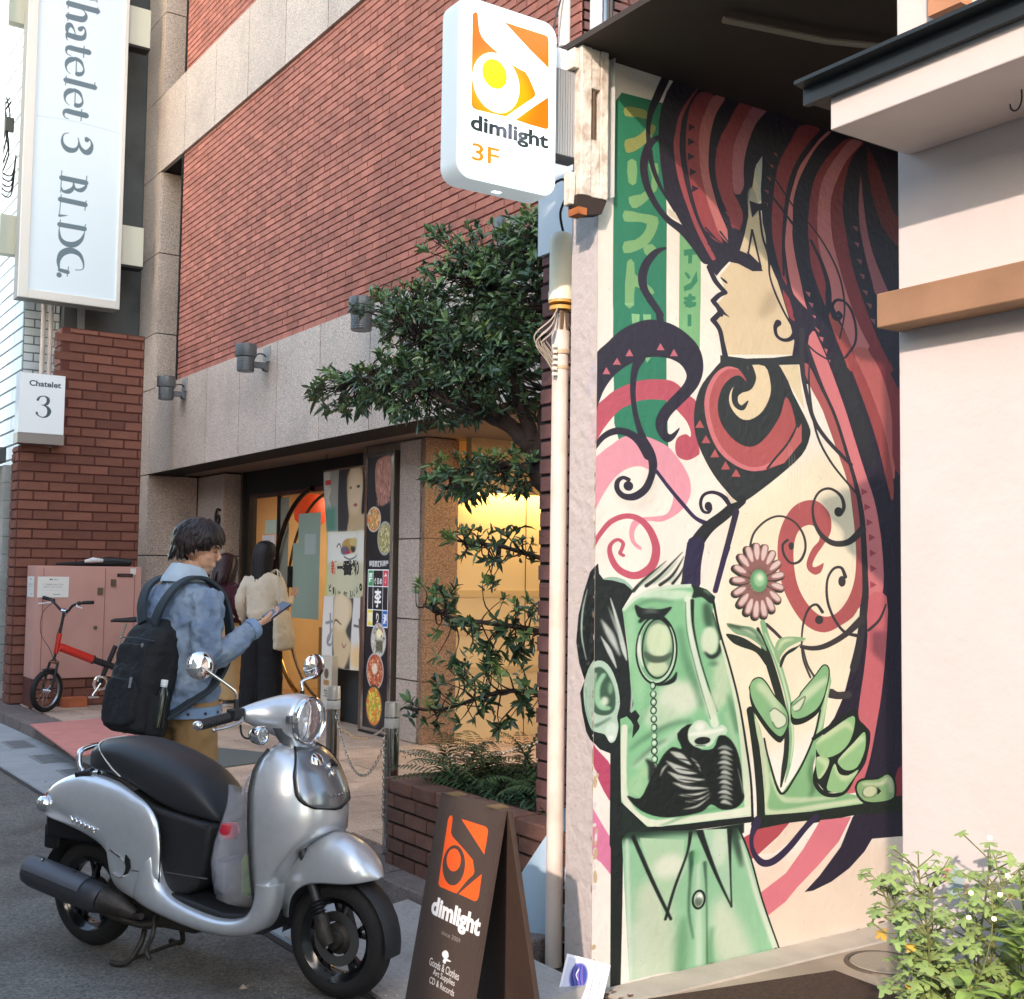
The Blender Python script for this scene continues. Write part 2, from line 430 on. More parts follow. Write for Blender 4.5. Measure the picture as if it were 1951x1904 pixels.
def far_mat(m):
    """same brick material, its per-piece tone read from the attribute instead of the object's random"""
    n = m.name+' joined'
    if n in bpy.data.materials: return bpy.data.materials[n]
    k = m.copy(); k.name = n
    N = k.node_tree.nodes; Lk = k.node_tree.links
    for nd in list(N):
        if nd.type == 'OBJECT_INFO':
            at = N.new('ShaderNodeAttribute'); at.attribute_name = 'tone'
            for l in list(nd.outputs['Random'].links): Lk.new(at.outputs['Fac'], l.to_socket)
    return k

# ================================================================ BRICK AND GRANITE BUILDING
XF = 4.28; YE = 5.65; YL = 14.43
bld = thing('brick_building', 'large red brick building with pink granite bands beside the pavement', 'building', (0, 0, 0))
cutslot = lambda a, z: a > 13.04
brick_wall(bld, 'x', XF, YE, 13.04, 3.60, 6.17, .235, .0632, m_brick, m_mortar, mort=.0065, keep=300, core_t=.3)
brick_wall(bld, 'x', XF, YE, 13.04, 7.10, 12.2, .235, .0632, m_brick, m_mortar, mort=.0065, keep=0, core_t=.3, partname='upper_brick')
brick_wall(bld, 'y', YE, XF+.003, 7.0, 2.6, 12.2, .235, .0632, m_brickp, m_mortar, mort=.012, keep=0, core_t=.2, partname='side_brick')
MB().box(XF+.31, 9, YE+.21, 14.4, 3.0, 12.2).build('inner_wall', m_dark, bld)
def granite(plane, c, a0, a1, z0, z1, edges=None, zed=None, t=.045, face=-1, g=.006):
    """one granite panel object per cell"""
    A = edges or [a0, a1]; Z = zed or [z0, z1]
    for i in range(len(A)-1):
        for j in range(len(Z)-1):
            b = MB(); lo, hi = (c, c+t) if face < 0 else (c-t, c)
            if plane == 'x': b.box(lo, hi, A[i]+g, A[i+1]-g, Z[j]+g, Z[j+1]-g)
            elif plane == 'y': b.box(A[i]+g, A[i+1]-g, lo, hi, Z[j]+g, Z[j+1]-g)
            else: b.box(A[i]+g, A[i+1]-g, Z[j]+g, Z[j+1]-g, lo, hi)
            b.build('granite_panel', m_gran, bld)
js = [YE+.0, 6.47, 7.39, 8.31, 9.23, 10.15, 11.07, 11.99, 12.96, 13.88, YL]
granite('x', XF-.035, 0, 0, 2.60, 3.60, edges=js)
granite('x', XF-.035, 0, 0, 6.17, 7.10, edges=js)
MB().box(XF+.012, XF+.3, YE, YL-.01, 2.62, 3.598).box(XF+.012, XF+.3, YE, YL-.01, 6.172, 7.098).build('band_backing', m_joint, bld)
MB().box(XF-.02, XF+.3, YE, YL, 2.598, 2.612).build('band_soffit_edge', m_joint, bld)
# left granite column with the window slot
granite('x', XF-.035, 0, 0, 0, 0, edges=[13.76, YL], zed=[3.60, 4.25, 5.2, 6.17])
granite('x', XF-.035, 0, 0, 0, 0, edges=[13.76, YL], zed=[7.10, 8.1, 9.1, 10.5, 12.2])
granite('y', 13.76, 0, 0, 0, 0, edges=[XF-.02, XF+.42], zed=[3.60, 4.25, 5.2, 6.17])
granite('y', 13.76, 0, 0, 0, 0, edges=[XF-.02, XF+.42], zed=[7.10, 8.1, 9.1, 10.5, 12.2])
MB().box(XF+.36, XF+.40, 13.05, 13.75, 3.6, 6.17).box(XF+.36, XF+.40, 13.05, 13.75, 7.1, 12.2).build('window_pane', mat('dark window glass', (14, 17, 20), .08, spec=.8), bld)
f = MB()
for z0, z1 in ((3.6, 6.17), (7.1, 12.2)): f.box(XF-.025, XF+.33, 13.025, 13.05, z0+.002, z1-.002)
f.build('window_frame', m_black, bld)
# ground floor: column foot, recess, soffit
granite('x', XF-.035, 0, 0, 0, 0, edges=[13.90, YL], zed=[.12, .85, 1.66, 2.60])
granite('y', 13.90, 0, 0, 0, 0, edges=[XF-.03, 4.845], zed=[.12, .85, 1.66, 2.598])
granite('x', 4.85, 0, 0, 0, 0, edges=[13.03, 13.895], zed=[.12, .85, 1.66, 2.598])
granite('y', 13.03, 0, 0, 0, 0, edges=[4.855, 5.11], zed=[.12, .85, 1.66, 2.598])
MB().box(XF+.0, 7.2, YE, 13.9, 2.613, 2.70).build('soffit', mat('soffit panel', (128, 112, 100), .7, vary=.08, vscale=2), bld)
MB().box(4.9, 9, 13.1, 14.4, .1, 3.6).build('rear_core', m_joint, bld)
# pillar between shop and vestibule
granite('x', 4.83, 0, 0, 0, 0, edges=[8.50, 8.86], zed=[.12, .62, 1.12, 1.78, 2.6])
m_gran2 = mat('warm lit granite', (152, 122, 98), .45, vary=.06, vscale=2.5, speck=120, rnd=.05, bump=.05)  # granite browned to carry the warm entrance light on this pillar face
for zz in ((.12, .62), (.62, 1.12), (1.12, 1.78), (1.78, 2.6)):
    MB().box(4.832, 5.15, 8.43, 8.475, zz[0]+.003, zz[1]-.003).build('granite_panel', m_gran2, bld)
MB().box(4.86, 5.16, 8.478, 9.6, .12, 2.61).build('pillar_core', mat('brushed steel cladding', (150, 135, 122), .35, metal=.85, vary=.1, vscale=3), bld)
# vestibule
m_vest = mat('cream wall panel', (226, 204, 160), .6, vary=.03, vscale=2)
v = MB().box(5.16, 7.2, 8.50, 8.55, .12, 2.612)
v.build('vestibule_wall', m_vest, bld)
m_vest2 = mat('cream band', (206, 182, 138), .6)
for z0, z1 in ((1.30, 1.36), (.98, 1.03), (.66, .72)): MB().box(5.17, 7.19, 8.492, 8.502, z0, z1).build('wall_band', m_vest2, bld)
MB().box(5.88, 5.884, 8.495, 8.501, .13, 2.2).build('panel_seam', m_joint, bld)
MB().box(5.16, 7.2, 8.25, 8.33, 2.17, 2.612).build('drop_beam', mat('beam plaster', (190, 160, 118), .7), bld)
MB().box(7.2, 7.3, YE, 8.5, .12, 2.612).build('vestibule_side_wall', m_vest, bld)
# header and shopfront
MB().box(5.06, 5.16, 8.9, 13.03, 2.35, 2.612).build('header', m_black, bld)
MB().box(5.06, 5.16, 12.80, 13.03, .12, 2.35).build('door_jamb', m_black, bld)
MB().box(5.02, 5.06, 12.90, 12.96, .12, 2.60).build('jamb_trim', mat('dull steel', (110, 100, 90), .35, metal=.9), bld)

# ================================================================ FREESTANDING BRICK WALL ON THE LEFT
lw = thing('brick_wall', 'tall brown brick wall with a stepped top behind the pink cabinet', 'wall')
lwc = lambda a, z: z > 2.74 and a < 3.0
lwcells = brick_wall(lw, 'y', 12.9, 2.62, 3.86, .12, 4.02, .30, .0985, m_brickd, m_mortar, mort=.014, keep=300, cut=lwc, core=False, proud=.012)
MB().box(2.62, 3.86, 12.9, 13.2, .12, 2.745).box(3.0, 3.86, 12.9, 13.2, 2.745, 4.02).build('mortar_core', m_mortar, lw)
brick_wall(lw, 'x', 2.62, 12.9, 13.2, .12, 2.74, .30, .0985, m_brickd, m_mortar, mort=.014, keep=60, core=False, proud=.012)
brick_wall(lw, 'x', 3.0, 12.9, 13.2, 2.74, 4.02, .30, .0985, m_brickd, m_mortar, mort=.014, keep=40, core=False, proud=.012)

# ================================================================ WHITE TILED BUILDING FAR LEFT, GREY WALL BETWEEN
wb = thing('white_tiled_building', 'white narrow tiled building at the far left behind the tall sign', 'building')
m_wt = mat('white wall tile', (236, 242, 240), .45, rnd=.03, vary=.04, vscale=2)
m_wtj = mat('grey tile joint', (120, 130, 130), .8)
brick_wall(wb, 'x', 2.96, 14.6, 30, 2.6, 14, .9, .17, m_wt, m_wtj, mort=.02, keep=300, core=False, partname='wall_tile')
brick_wall(wb, 'y', 14.6, 2.963, 3.36, 2.6, 14, .23, .1, m_wt, m_wtj, mort=.012, keep=100, core=False, partname='wall_tile')
MB().box(2.962, 6, 14.602, 30, 0, 14).build('wall', m_wtj, wb)
gw = thing('grey_wall', 'dark grey wall in the gap between white building and granite column', 'wall')
MB().box(3.37, 4.9, 14.45, 14.59, 0, 14).build('wall', mat('dark grey render', (92, 94, 92), .8, vary=.3, vscale=1.3, dirt=.5, dcol=(50, 50, 48), dscale=1.5), gw)
MB().box(3.52, 3.60, 14.42, 14.448, 3.6, 9).build('down_pipe', mat('grey pipe', (150, 152, 150), .4), gw)

# ================================================================ SMALL BUILDING WITH THE CANOPY, MURAL WALL, PIER, WHITE WALL
m_pierb = m_brickp
pier = thing('brick_pier', 'purple brown brick pier standing behind the white pole', 'pier')
brick_wall(pier, 'x', 2.95, 3.60, 4.16, 0.12, 2.87, .22, .075, m_brickp, m_joint, mort=.010, keep=300, core=False, proud=.010)
MB().box(2.952, 3.25, 3.60, 4.155, 0.0, 2.87).build('pier_core', m_joint, pier)
MB().box(2.93, 3.27, 3.60, 4.17, 2.872, 3.43).build('blue_fascia_panel', mat('pale blue sheet', (228, 238, 242), .5, vary=.04, vscale=3), pier)
cano = thing('canopy', 'dark canopy ceiling over the mural alcove', 'canopy')
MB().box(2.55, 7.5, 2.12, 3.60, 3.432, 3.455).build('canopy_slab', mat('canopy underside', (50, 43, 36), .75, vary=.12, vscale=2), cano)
MB().box(2.50, 2.545, 3.45, 4.15, 3.35, 3.425).build('fascia_board', mat('white fascia', (228, 234, 236), .5, vary=.03), cano)
MB().tube([(2.8, 2.9, 3.40), (3.2, 2.8, 3.395), (3.8, 2.55, 3.40), (4.6, 2.3, 3.41)], .012, 8).build('conduit', mat('conduit grey', (120, 112, 98), .5), cano)
bk = thing('alcove_back_wall', 'dim wall closing the far right side of the alcove', 'wall')
MB().box(7.5, 7.6, -2.5, 3.6, 0, 3.5).build('wall', m_dark, bk)

rw = thing('white_wall', 'smooth white wall with small eave at the right edge', 'wall')
MB().box(2.69, 2.86, -2.5, 2.10, -.02, 5.4).build('wall', m_white, rw, bevel=.004)
e = MB().box(2.37, 2.689, -2.5, 2.06, 2.66, 2.752); e.build('eave', m_white, rw, bevel=.004)
# metal flashing roof of the eave
fs = MB(); yA, yB = 2.13, -2.5
pr = [(2.345, 2.742), (2.345, 2.785), (2.31, 2.79), (2.31, 2.80), (2.36, 2.812), (2.689, 2.93), (2.689, 2.753), (2.365, 2.7535), (2.365, 2.742)]
fs.loft([[(x, yA, z) for x, z in pr], [(x, yB, z) for x, z in pr]]); fs.build('metal_flashing', mat('dark flashing', (44, 50, 52), .45, metal=.3), rw)
MB().box(2.595, 2.688, -2.5, 2.098, 2.176, 2.27).build('wooden_rail', mat('pale wood', (150, 116, 88), .6, vary=.15, vscale=5, dirt=.6, dcol=(120, 84, 62), dscale=4, bump=.15, bscale=30), rw, bevel=.004)
MB().box(2.64, 2.688, 1.86, 1.96, 3.0, 5.4).build('wooden_post', mat('post wood', (170, 122, 90), .6, vary=.2, vscale=4), rw)
hk = MB(); P = [(2.53, 1.62, 2.66), (2.53, 1.62, 2.635), (2.53, 1.627, 2.618), (2.53, 1.638, 2.614), (2.53, 1.648, 2.622), (2.53, 1.65, 2.634)]
hk.tube(spline(P, 3), .0022, 6).build('hook', m_dark, rw)

# buildings on the other side of the street, out of view, sized and spaced to shape the sunlight
ob = thing('opposite_sun_block', 'unseen pale rendered building across the street, shaped to block the sun', 'building')
MB().box(-9, -6.0, -3.4, 6.3, 0, 17).build('wall', mat('opposite render', (156, 152, 148), .8, vary=.1), ob)  # unseen, put in to keep direct sun off the brick facade
o3 = thing('opposite_low_sun_block', 'unseen low building further along across the street, height set to let sun past', 'building'); MB().box(-9, -6.0, 6.32, 40, 0, 6).build('wall', mat('opposite render'), o3)  # unseen, kept low so the sun clears it to the white tiled building
o5 = thing('opposite_sky_block', 'unseen low block added across the street to cut low sky light', 'building'); MB().box(-9, -6.2, -10.7, -3.5, 0, 4.6).build('wall', mat('opposite render'), o5)  # unseen, added in the gap to cut light from the low sky
o4 = thing('opposite_gap_block', 'unseen block added across the street to narrow the sky gap', 'building'); MB().box(-9, -6.0, -40, -10.8, 0, 14).build('wall', mat('opposite render'), o4)  # unseen, added to narrow the bright gap of sky
o_ = MB()
for k in range(3):
    for z0 in (1.0, 4.3, 7.6): o_.box(-6.0, -5.97, -2.6+k*3.6, -.8+k*3.6, z0, z0+1.7)
o_.build('window_row', mat('opposite glass', (30, 34, 38), .1), ob)
# ================================================================ THE MURAL (paint on the wall, outlines in wall pixels of 1.8 x 1.2 mm)
MURAL = [
["p",[240,230,220],[-72,822,9,806,25,2933,-54,2910],0,20,0.7],
["p",[236,206,176],[386,2559,981,2542,978,3017,386,2924],0,40,0.8],
["p",[243,224,160],[438,1329,825,1171,821,1938,607,2166,332,2139,357,1568],4,60,0.45],
["p",[34,132,92],[59,100,43,132,40,335,39,547,40,801,41,775,41,901,45,1067,46,1150,66,1231,146,1265,194,1217,188,1047,186,745,186,772,186,465,173,94],0],
["p",[118,186,118],[223,508,222,764,222,738,222,868,283,875,284,725,285,752,285,563],0],
["p",[150,158,78],[68,143,102,134,128,136,129,161,103,164,68,172],2],
["p",[150,158,78],[69,250,96,232,121,202,132,176,155,177,140,217,111,261,78,289,69,279],2],
["p",[122,178,108],[76,316,100,308,100,379,79,383],2],
["p",[122,178,108],[79,430,112,412,134,389,141,408,115,446,90,462],2],
["p",[122,178,108],[133,306,159,298,161,341,156,387,141,395,143,347],2],
["p",[122,178,108],[68,476,112,473,160,472,158,512,138,560,105,594,68,612,68,576,98,562,120,535,130,502,97,504,68,510],2],
["p",[122,178,108],[120,582,146,563,164,593,135,609],2],
["p",[122,178,108],[77,636,96,635,98,669,113,682,148,709,147,726,99,711,97,771,72,774],2],
["p",[130,196,128],[70,769,95,764,92,773,74,777],0],
["p",[130,196,128],[90,799,112,797,111,825,92,837],0],
["p",[130,196,128],[121,795,143,791,143,812,123,818],0],
["p",[130,196,128],[126,933,144,929,133,948],0],
["p",[46,138,90],[235,560,274,544,276,566,260,570,258,599,248,602,248,575,236,580],0],
["p",[46,138,90],[239,630,249,636,256,646,249,654,239,641],0],
["p",[46,138,90],[235,681,256,663,273,620,276,654,257,685,237,696],0],
["p",[46,138,90],[235,716,249,711,249,702,259,700,259,707,270,706,270,717,260,721,260,726,272,724,272,736,259,738,259,746,249,747,247,738,235,738,237,728,248,724,237,725],0],
["p",[46,138,90],[239,736,270,727,268,741,241,747],0],
["p",[46,138,90],[247,770,258,768,258,807,247,809],0],
["p",[198,76,92],[-10,1124,23,1074,51,1045,90,1019,126,1003,167,995,197,994,219,1003,246,1030,273,1052,270,1092,270,1144,284,1212,274,1231,247,1246,220,1236,213,1207,220,1176,243,1162,257,1169,256,1146,243,1117,220,1090,193,1063,159,1061,119,1069,90,1086,62,1106,41,1134,17,1174,-9,1222],4],
["p",[238,150,166],[-12,1292,14,1244,41,1217,66,1193,91,1184,127,1182,160,1191,194,1209,220,1240,243,1277,257,1315,257,1358,240,1398,210,1429,176,1448,139,1448,114,1460,102,1485,105,1514,122,1532,116,1539,95,1519,88,1486,96,1452,118,1439,161,1432,191,1422,206,1387,206,1353,183,1312,139,1286,113,1278,81,1289,49,1319,22,1367,1,1417,-10,1458],4],
["s",[205,78,98],[-8,1555,-5,1531,12,1494,40,1455,78,1436,114,1443,143,1475,160,1521,160,1558,148,1592,119,1616,90,1618,58,1598,40,1562,38,1529,56,1510,72,1520,68,1540,64,1551,73,1558],[10.9,10.9,12.6,15.1,16.8,18.4,20.1,21.8,23.5,24.3,23.5,21.8,18.4,15.1,10.9,10.1,10.1,10.1,10.1,10.1]],
["p",[178,176,158],[39,1328,67,1396,125,1417,161,1348,146,1286,103,1394],4,18,0.35],
["p",[38,28,46],[209,-6,184,52,169,106,162,157,161,219,167,296,178,380,190,416,223,469,248,506,276,548,299,582,311,602,327,616,352,588,365,568,404,519,423,445,433,384,430,341,442,295,450,244,455,210,473,175,469,298,475,404,492,492,507,553,537,644,558,710,568,752,589,841,595,874,605,935,635,946,675,1028,715,1138,751,1240,771,1311,781,1400,807,1489,807,1594,796,1725,804,1718,793,1852,765,1957,744,2036,712,2107,671,2160,764,2301,812,2360,871,2421,812,2428,774,2460,732,2557,660,2642,610,2687,639,2688,700,2670,763,2635,816,2587,843,2547,943,2555,1223,2584,1232,1720,1413,500,1428,-609,845,-376,467,-148],0],
["p",[46,48,44],[706,846,758,837,810,957,841,1060,862,1219,809,1171,757,1017],4,20,0.7],
["p",[170,70,76],[272,9,242,63,219,120,209,177,204,222,213,304,228,366,246,418,265,471,291,526,323,579,331,570,307,522,279,467,259,414,244,361,230,299,222,235,223,172,231,116,250,64,274,11],3],
["p",[168,62,66],[282,18,254,72,243,130,239,207,243,272,253,336,267,399,287,460,311,494,343,513,351,507,339,478,323,437,307,388,291,325,281,261,278,189,282,134,298,75,322,16],3],
["p",[208,112,108],[322,16,298,75,282,134,278,189,281,261,291,325,307,388,323,437,339,478,360,500,378,504,364,458,339,401,321,339,308,275,308,207,314,142,330,72,358,7],3],
["p",[38,28,46],[248,136,267,141,248,161],0],
["p",[38,28,46],[246,185,266,191,246,210],0],
["p",[38,28,46],[246,234,266,241,246,259],0],
["p",[38,28,46],[252,284,272,290,252,309],0],
["p",[38,28,46],[258,338,278,344,258,363],0],
["s",[38,28,46],[246,88,230,169,228,241,236,310,251,372,275,437,311,503,360,527],3.8],
["p",[142,72,74],[327,190,340,190,339,204],0],
["p",[142,72,74],[327,238,340,238,339,252],0],
["p",[142,72,74],[327,283,340,283,339,297],0],
["p",[142,72,74],[336,324,349,324,347,338],0],
["p",[142,72,74],[346,362,359,362,357,376],0],
["p",[142,72,74],[356,400,369,400,368,414],0],
["p",[142,72,74],[373,438,386,439,384,453],0],
["p",[168,62,66],[403,9,364,100,341,156,327,234,332,306,346,355,365,402,379,441,399,451,402,452,411,422,412,389,399,356,384,323,379,239,384,168,408,91,449,1],3],
["p",[190,104,112],[449,1,408,91,384,168,379,239,384,323,401,328,406,322,416,292,415,228,425,160,452,70,497,-8],3],
["p",[190,196,182],[473,175,457,210,449,261,455,324,470,328,469,287,473,232,474,174],3],
["p",[150,76,76],[509,149,524,148,522,164],0],
["p",[150,76,76],[496,194,511,193,509,209],0],
["p",[150,76,76],[488,240,502,240,501,255],0],
["p",[150,76,76],[480,289,495,288,493,303],0],
["p",[150,76,76],[479,332,493,332,491,347],0],
["p",[156,54,60],[600,23,569,86,532,170,517,240,510,308,505,364,507,445,522,522,540,589,542,643,563,715,581,727,584,721,578,706,560,639,553,586,545,517,540,453,543,381,550,296,563,226,589,152,632,71,669,11],3],
["p",[226,122,120],[697,10,642,85,600,165,579,233,563,304,553,378,548,451,553,515,563,584,578,635,604,668,628,704,631,701,620,670,610,628,599,575,584,507,573,433,574,378,576,306,589,241,616,166,658,79,710,7],3],
["p",[156,54,60],[755,25,702,94,658,175,637,249,629,319,625,387,631,457,636,517,657,585,684,651,687,645,685,606,690,549,674,486,660,422,658,339,663,264,680,186,724,98,786,15],3],
["p",[206,112,114],[780,14,724,98,680,186,663,264,658,339,660,422,674,486,695,542,703,602,708,635,738,696,777,780,816,855,890,852,856,789,811,711,777,632,750,553,728,473,712,409,704,326,707,252,729,177,763,98,821,12],3],
["p",[140,44,50],[820,16,763,98,729,177,707,252,704,326,712,409,728,473,750,553,777,632,811,711,856,789,879,854,932,845,897,781,857,696,823,611,795,531,773,451,759,368,748,297,751,216,763,144,785,73,825,17],3],
["p",[176,72,66],[695,683,716,746,749,824,771,871,821,863,782,790,744,718,703,673],3],
["p",[160,88,98],[813,146,806,223,807,310,818,382,835,459,852,518,869,572,922,561,910,540,869,450,841,359,824,247,815,145],3],
["p",[112,36,44],[839,26,842,125,865,236,899,314,959,370,965,273,935,240,912,181,877,85,843,25],3],
["p",[146,78,84],[782,334,801,334,799,353],0],
["p",[146,78,84],[787,393,807,393,804,412],0],
["p",[146,78,84],[796,454,816,454,814,473],0],
["p",[146,78,84],[806,506,826,506,824,526],0],
["p",[146,78,84],[817,564,837,564,835,584],0],
["p",[146,78,84],[831,609,852,610,849,630],0],
["p",[146,78,84],[845,664,866,665,863,685],0],
["p",[182,84,80],[608,883,632,949,675,1028,715,1138,751,1240,771,1311,781,1400,789,1489,790,1568,780,1647,749,1730,801,1725,809,1657,815,1567,817,1488,816,1398,803,1309,782,1226,756,1144,726,1058,675,966,628,874],3],
["p",[222,116,120],[625,797,665,915,715,1033,756,1144,782,1237,808,1330,824,1435,831,1541,833,1646,831,1794,835,1796,870,1726,890,1646,888,1539,877,1432,856,1327,824,1233,788,1120,752,1007,706,882,655,750],3],
["p",[172,62,74],[811,1293,835,1304,811,1319],0],
["p",[172,62,74],[821,1348,845,1359,821,1374],0],
["p",[172,62,74],[829,1403,853,1415,829,1429],0],
["p",[172,62,74],[837,1457,861,1469,837,1484],0],
["p",[172,62,74],[840,1514,864,1526,840,1540],0],
["p",[172,62,74],[842,1569,866,1582,841,1596],0],
["p",[172,62,74],[841,1628,865,1641,841,1654],0],
["p",[172,62,74],[841,1688,865,1702,841,1715],0],
["p",[164,64,62],[758,815,789,896,836,1018,874,1137,906,1269,922,1327,930,1311,928,1246,907,1117,880,1023,831,900,784,795],3],
["p",[196,92,86],[784,795,831,900,880,1023,907,1117,928,1246,936,1212,926,1039,913,942,881,849,837,780],3],
["p",[136,44,50],[837,780,881,849,913,942,926,1039,936,1212,1030,1259,1031,1037,941,894,876,773],3],
["p",[196,104,104],[616,614,633,615,631,632],0],
["p",[196,104,104],[626,650,644,651,641,669],0],
["p",[196,104,104],[634,693,652,694,649,712],0],
["p",[196,104,104],[647,734,665,736,663,753],0],
["p",[196,104,104],[660,765,678,766,676,784],0],
["p",[196,104,104],[673,804,692,806,689,824],0],
["p",[196,104,104],[684,841,702,843,700,861],0],
["p",[212,98,104],[833,1685,830,1826,819,1933,803,2040,796,2103,808,2136,832,2175,831,2229,818,2281,780,2329,743,2371,796,2373,817,2328,839,2256,862,2141,879,2045,897,1882,902,1685],3],
["p",[150,44,58],[962,2297,928,2348,927,2402,896,2440,905,2447,1042,2417,1102,2369,1103,2313],3],
["p",[186,82,80],[632,1348,585,1367,550,1412,527,1479,524,1557,539,1647,573,1725,620,1786,679,1809,740,1783,791,1739,816,1645,817,1428,786,1430,791,1525,785,1620,759,1695,716,1745,667,1751,620,1707,588,1641,576,1562,579,1495,597,1452,629,1435,656,1449,662,1486,638,1517,620,1561,623,1591,647,1608,668,1597,677,1567,665,1573,644,1582,639,1570,653,1538,680,1497,702,1453,699,1397,668,1358],4],
["p",[228,204,160],[342,622,376,568,404,524,418,462,430,395,429,347,442,295,452,216,462,322,475,404,497,501,517,578,540,649,563,731,589,843,371,881,365,883,348,810,328,773,356,741,336,714,362,676],0],
["p",[170,148,112],[487,655,512,633,522,685,492,723,462,735],4,16,0.5],
["p",[176,170,150],[430,309,447,294,462,365,442,392,429,358],3,3,0.9],
["s",[38,28,46],[309,600,321,626,332,646,358,673],[14.3,15.9,15.9,15.1]],
["s",[38,28,46],[359,673,340,687,322,710],[14.3,14.3,15.1]],
["s",[38,28,46],[322,710,336,726,346,751],[15.1,14.3,14.3]],
["s",[38,28,46],[326,716,348,739],[15.1,14.3]],
["s",[38,28,46],[348,739,322,774],[15.1,16.8]],
["s",[38,28,46],[322,774,342,802,351,845,360,893],[16.8,14.3,14.3,18.4]],
["p",[38,28,46],[346,730,373,755,348,747],0],
["s",[38,28,46],[346,627,358,636,364,641],[4.2,8.4,3.4]],
["p",[38,28,46],[301,586,327,571,368,525,365,460,407,450,395,519,433,527,467,554,476,574,443,582,399,567,370,567,348,598,332,624],0],
["s",[38,28,46],[287,476,351,511],[6.7,3.4]],
["s",[38,28,46],[299,471,327,495],[6.7,3.4]],
["s",[38,28,46],[311,508,368,516],[6.7,3.4]],
["s",[38,28,46],[307,522,364,531],[6.7,3.4]],
["s",[38,28,46],[343,472,372,506],[6.7,3.4]],
["s",[38,28,46],[319,542,360,541],[6.7,3.4]],
["s",[38,28,46],[442,440,430,523],[6.8,4.9]],
["s",[38,28,46],[442,440,470,562],[6.8,5.8]],
["s",[38,28,46],[427,521,467,554],[4.9,3.9]],
["p",[38,28,46],[433,341,462,344,489,331,489,365,462,365,442,397],0],
["s",[38,28,46],[465,364,475,453,495,518,498,582,517,643,548,707,576,753],[6.8,6.8,8.8,5.8,6.8,6.8,6.8]],
["s",[38,28,46],[489,368,495,453,502,516,532,591,578,651,631,701,684,752],[19.5,19.5,19.5,20.4,22.4,22.4,14.6]],
["s",[38,28,46],[526,743,516,762,522,790,545,800,571,787,589,748],[21.4,12.7,10.7,11.7,14.6,21.4]],
["s",[38,28,46],[516,241,581,327],[5.8,4.9]],
["s",[38,28,46],[506,304,576,386],[6.8,8.8]],
["s",[38,28,46],[667,37,589,174,561,271,549,368,543,463,544,572],[10.7,12.7,13.6,12.7,9.7,6.8]],
["s",[38,28,46],[626,364,674,419,723,502,747,582,752,665,735,759],[4.9,5.8,6.8,6.8,5.8,4.9]],
["s",[38,28,46],[636,428,674,503,695,576,695,649,673,732],[9.7,12.7,16.6,19.5,14.6]],
["s",[38,28,46],[754,826,789,769,793,709,777,649,750,621,722,624,708,652,712,685,727,692,740,676,732,668],[7.8,7.8,8.8,9.7,8.8,9.7,9.7,9.7,11.7,13.6,16.6]],
["s",[38,28,46],[584,705,594,769,589,851],[9.7,24.3,34.1]],
["s",[38,28,46],[615,795,651,824,689,841],[6.8,5.8,5.8]],
["s",[38,28,46],[581,705,620,797,641,883],[14.6,7.8,9.7]],
["s",[38,28,46],[646,737,684,819,705,873],[6.8,4.9,4.9]],
["s",[38,28,46],[182,4,158,75,138,139,132,202,137,262,146,315,165,366,190,412],[21.8,21.0,15.9,11.7,14.3,14.3,11.7,4.2]],
["s",[38,28,46],[170,201,140,235,124,283,121,332,132,385,156,434,190,473,232,497,268,532,299,578],[8.4,18.4,21.0,21.8,21.0,19.3,21.0,29.4,33.5,29.4]],
["p",[226,212,186],[186,435,209,442,223,468,194,459],0],
["p",[38,28,46],[-11,968,29,899,64,855,99,827,136,809,173,806,211,814,249,837,277,867,291,904,293,948,281,994,258,1032,227,1071,201,1105,190,1132,190,1158,201,1167,226,1143,212,1177,194,1194,175,1185,160,1157,158,1128,171,1092,197,1054,227,1015,242,987,244,965,231,941,208,927,181,923,137,929,100,950,68,976,40,1010,19,1050,6,1089,-9,1136],4],
["p",[206,98,110],[14,1003,24,979,35,1000],0],
["p",[206,98,110],[41,969,52,945,63,966],0],
["p",[206,98,110],[74,937,85,912,96,933],0],
["p",[206,98,110],[159,903,170,878,182,899],0],
["p",[206,98,110],[197,916,208,890,220,912],0],
["s",[38,28,46],[183,567,157,586,131,627,119,673,124,714,147,752,169,786],[6.7,16.8,21.8,24.3,22.6,21.8,21.0]],
["s",[38,28,46],[139,746,158,768,167,788,169,818],[19.3,21.0,20.1,21.0]],
["s",[38,28,46],[116,930,100,975,95,1035,99,1093,109,1142,123,1187,142,1227,151,1264,148,1302,132,1346,103,1373,74,1375,56,1356,56,1331,70,1317,85,1322],[29.4,19.3,15.1,14.3,15.9,20.1,24.3,23.5,19.3,21.0,22.6,18.4,14.3,12.6,10.9,12.6]],
["e",85,1342,13,15,[38,28,46]],
["s",[38,28,46],[-9,1243,17,1197,52,1174,87,1178,116,1202,138,1244],[8.4,15.1,21.0,23.5,25.2,25.2]],
["s",[48,30,72],[161,1289,198,1341,236,1389,271,1430,306,1448],[10.1,10.9,11.7,11.7,16.8]],
["s",[38,28,46],[386,1393,353,1355,322,1344,296,1355,287,1382,294,1407,310,1411,317,1397],[23.5,14.3,10.9,9.2,9.2,9.2,9.2,10.1]],
["e",310,1391,11,15,[38,28,46]],
["p",[42,44,42],[344,887,425,885,509,868,593,843,600,876,430,908,344,921],0],
["p",[42,44,42],[364,894,318,948,282,1012,267,1089,272,1164,293,1225,325,1286,362,1335,400,1376,421,1366,454,1340,527,1274,603,1194,630,1129,627,1086,574,981,528,890,426,901],3],
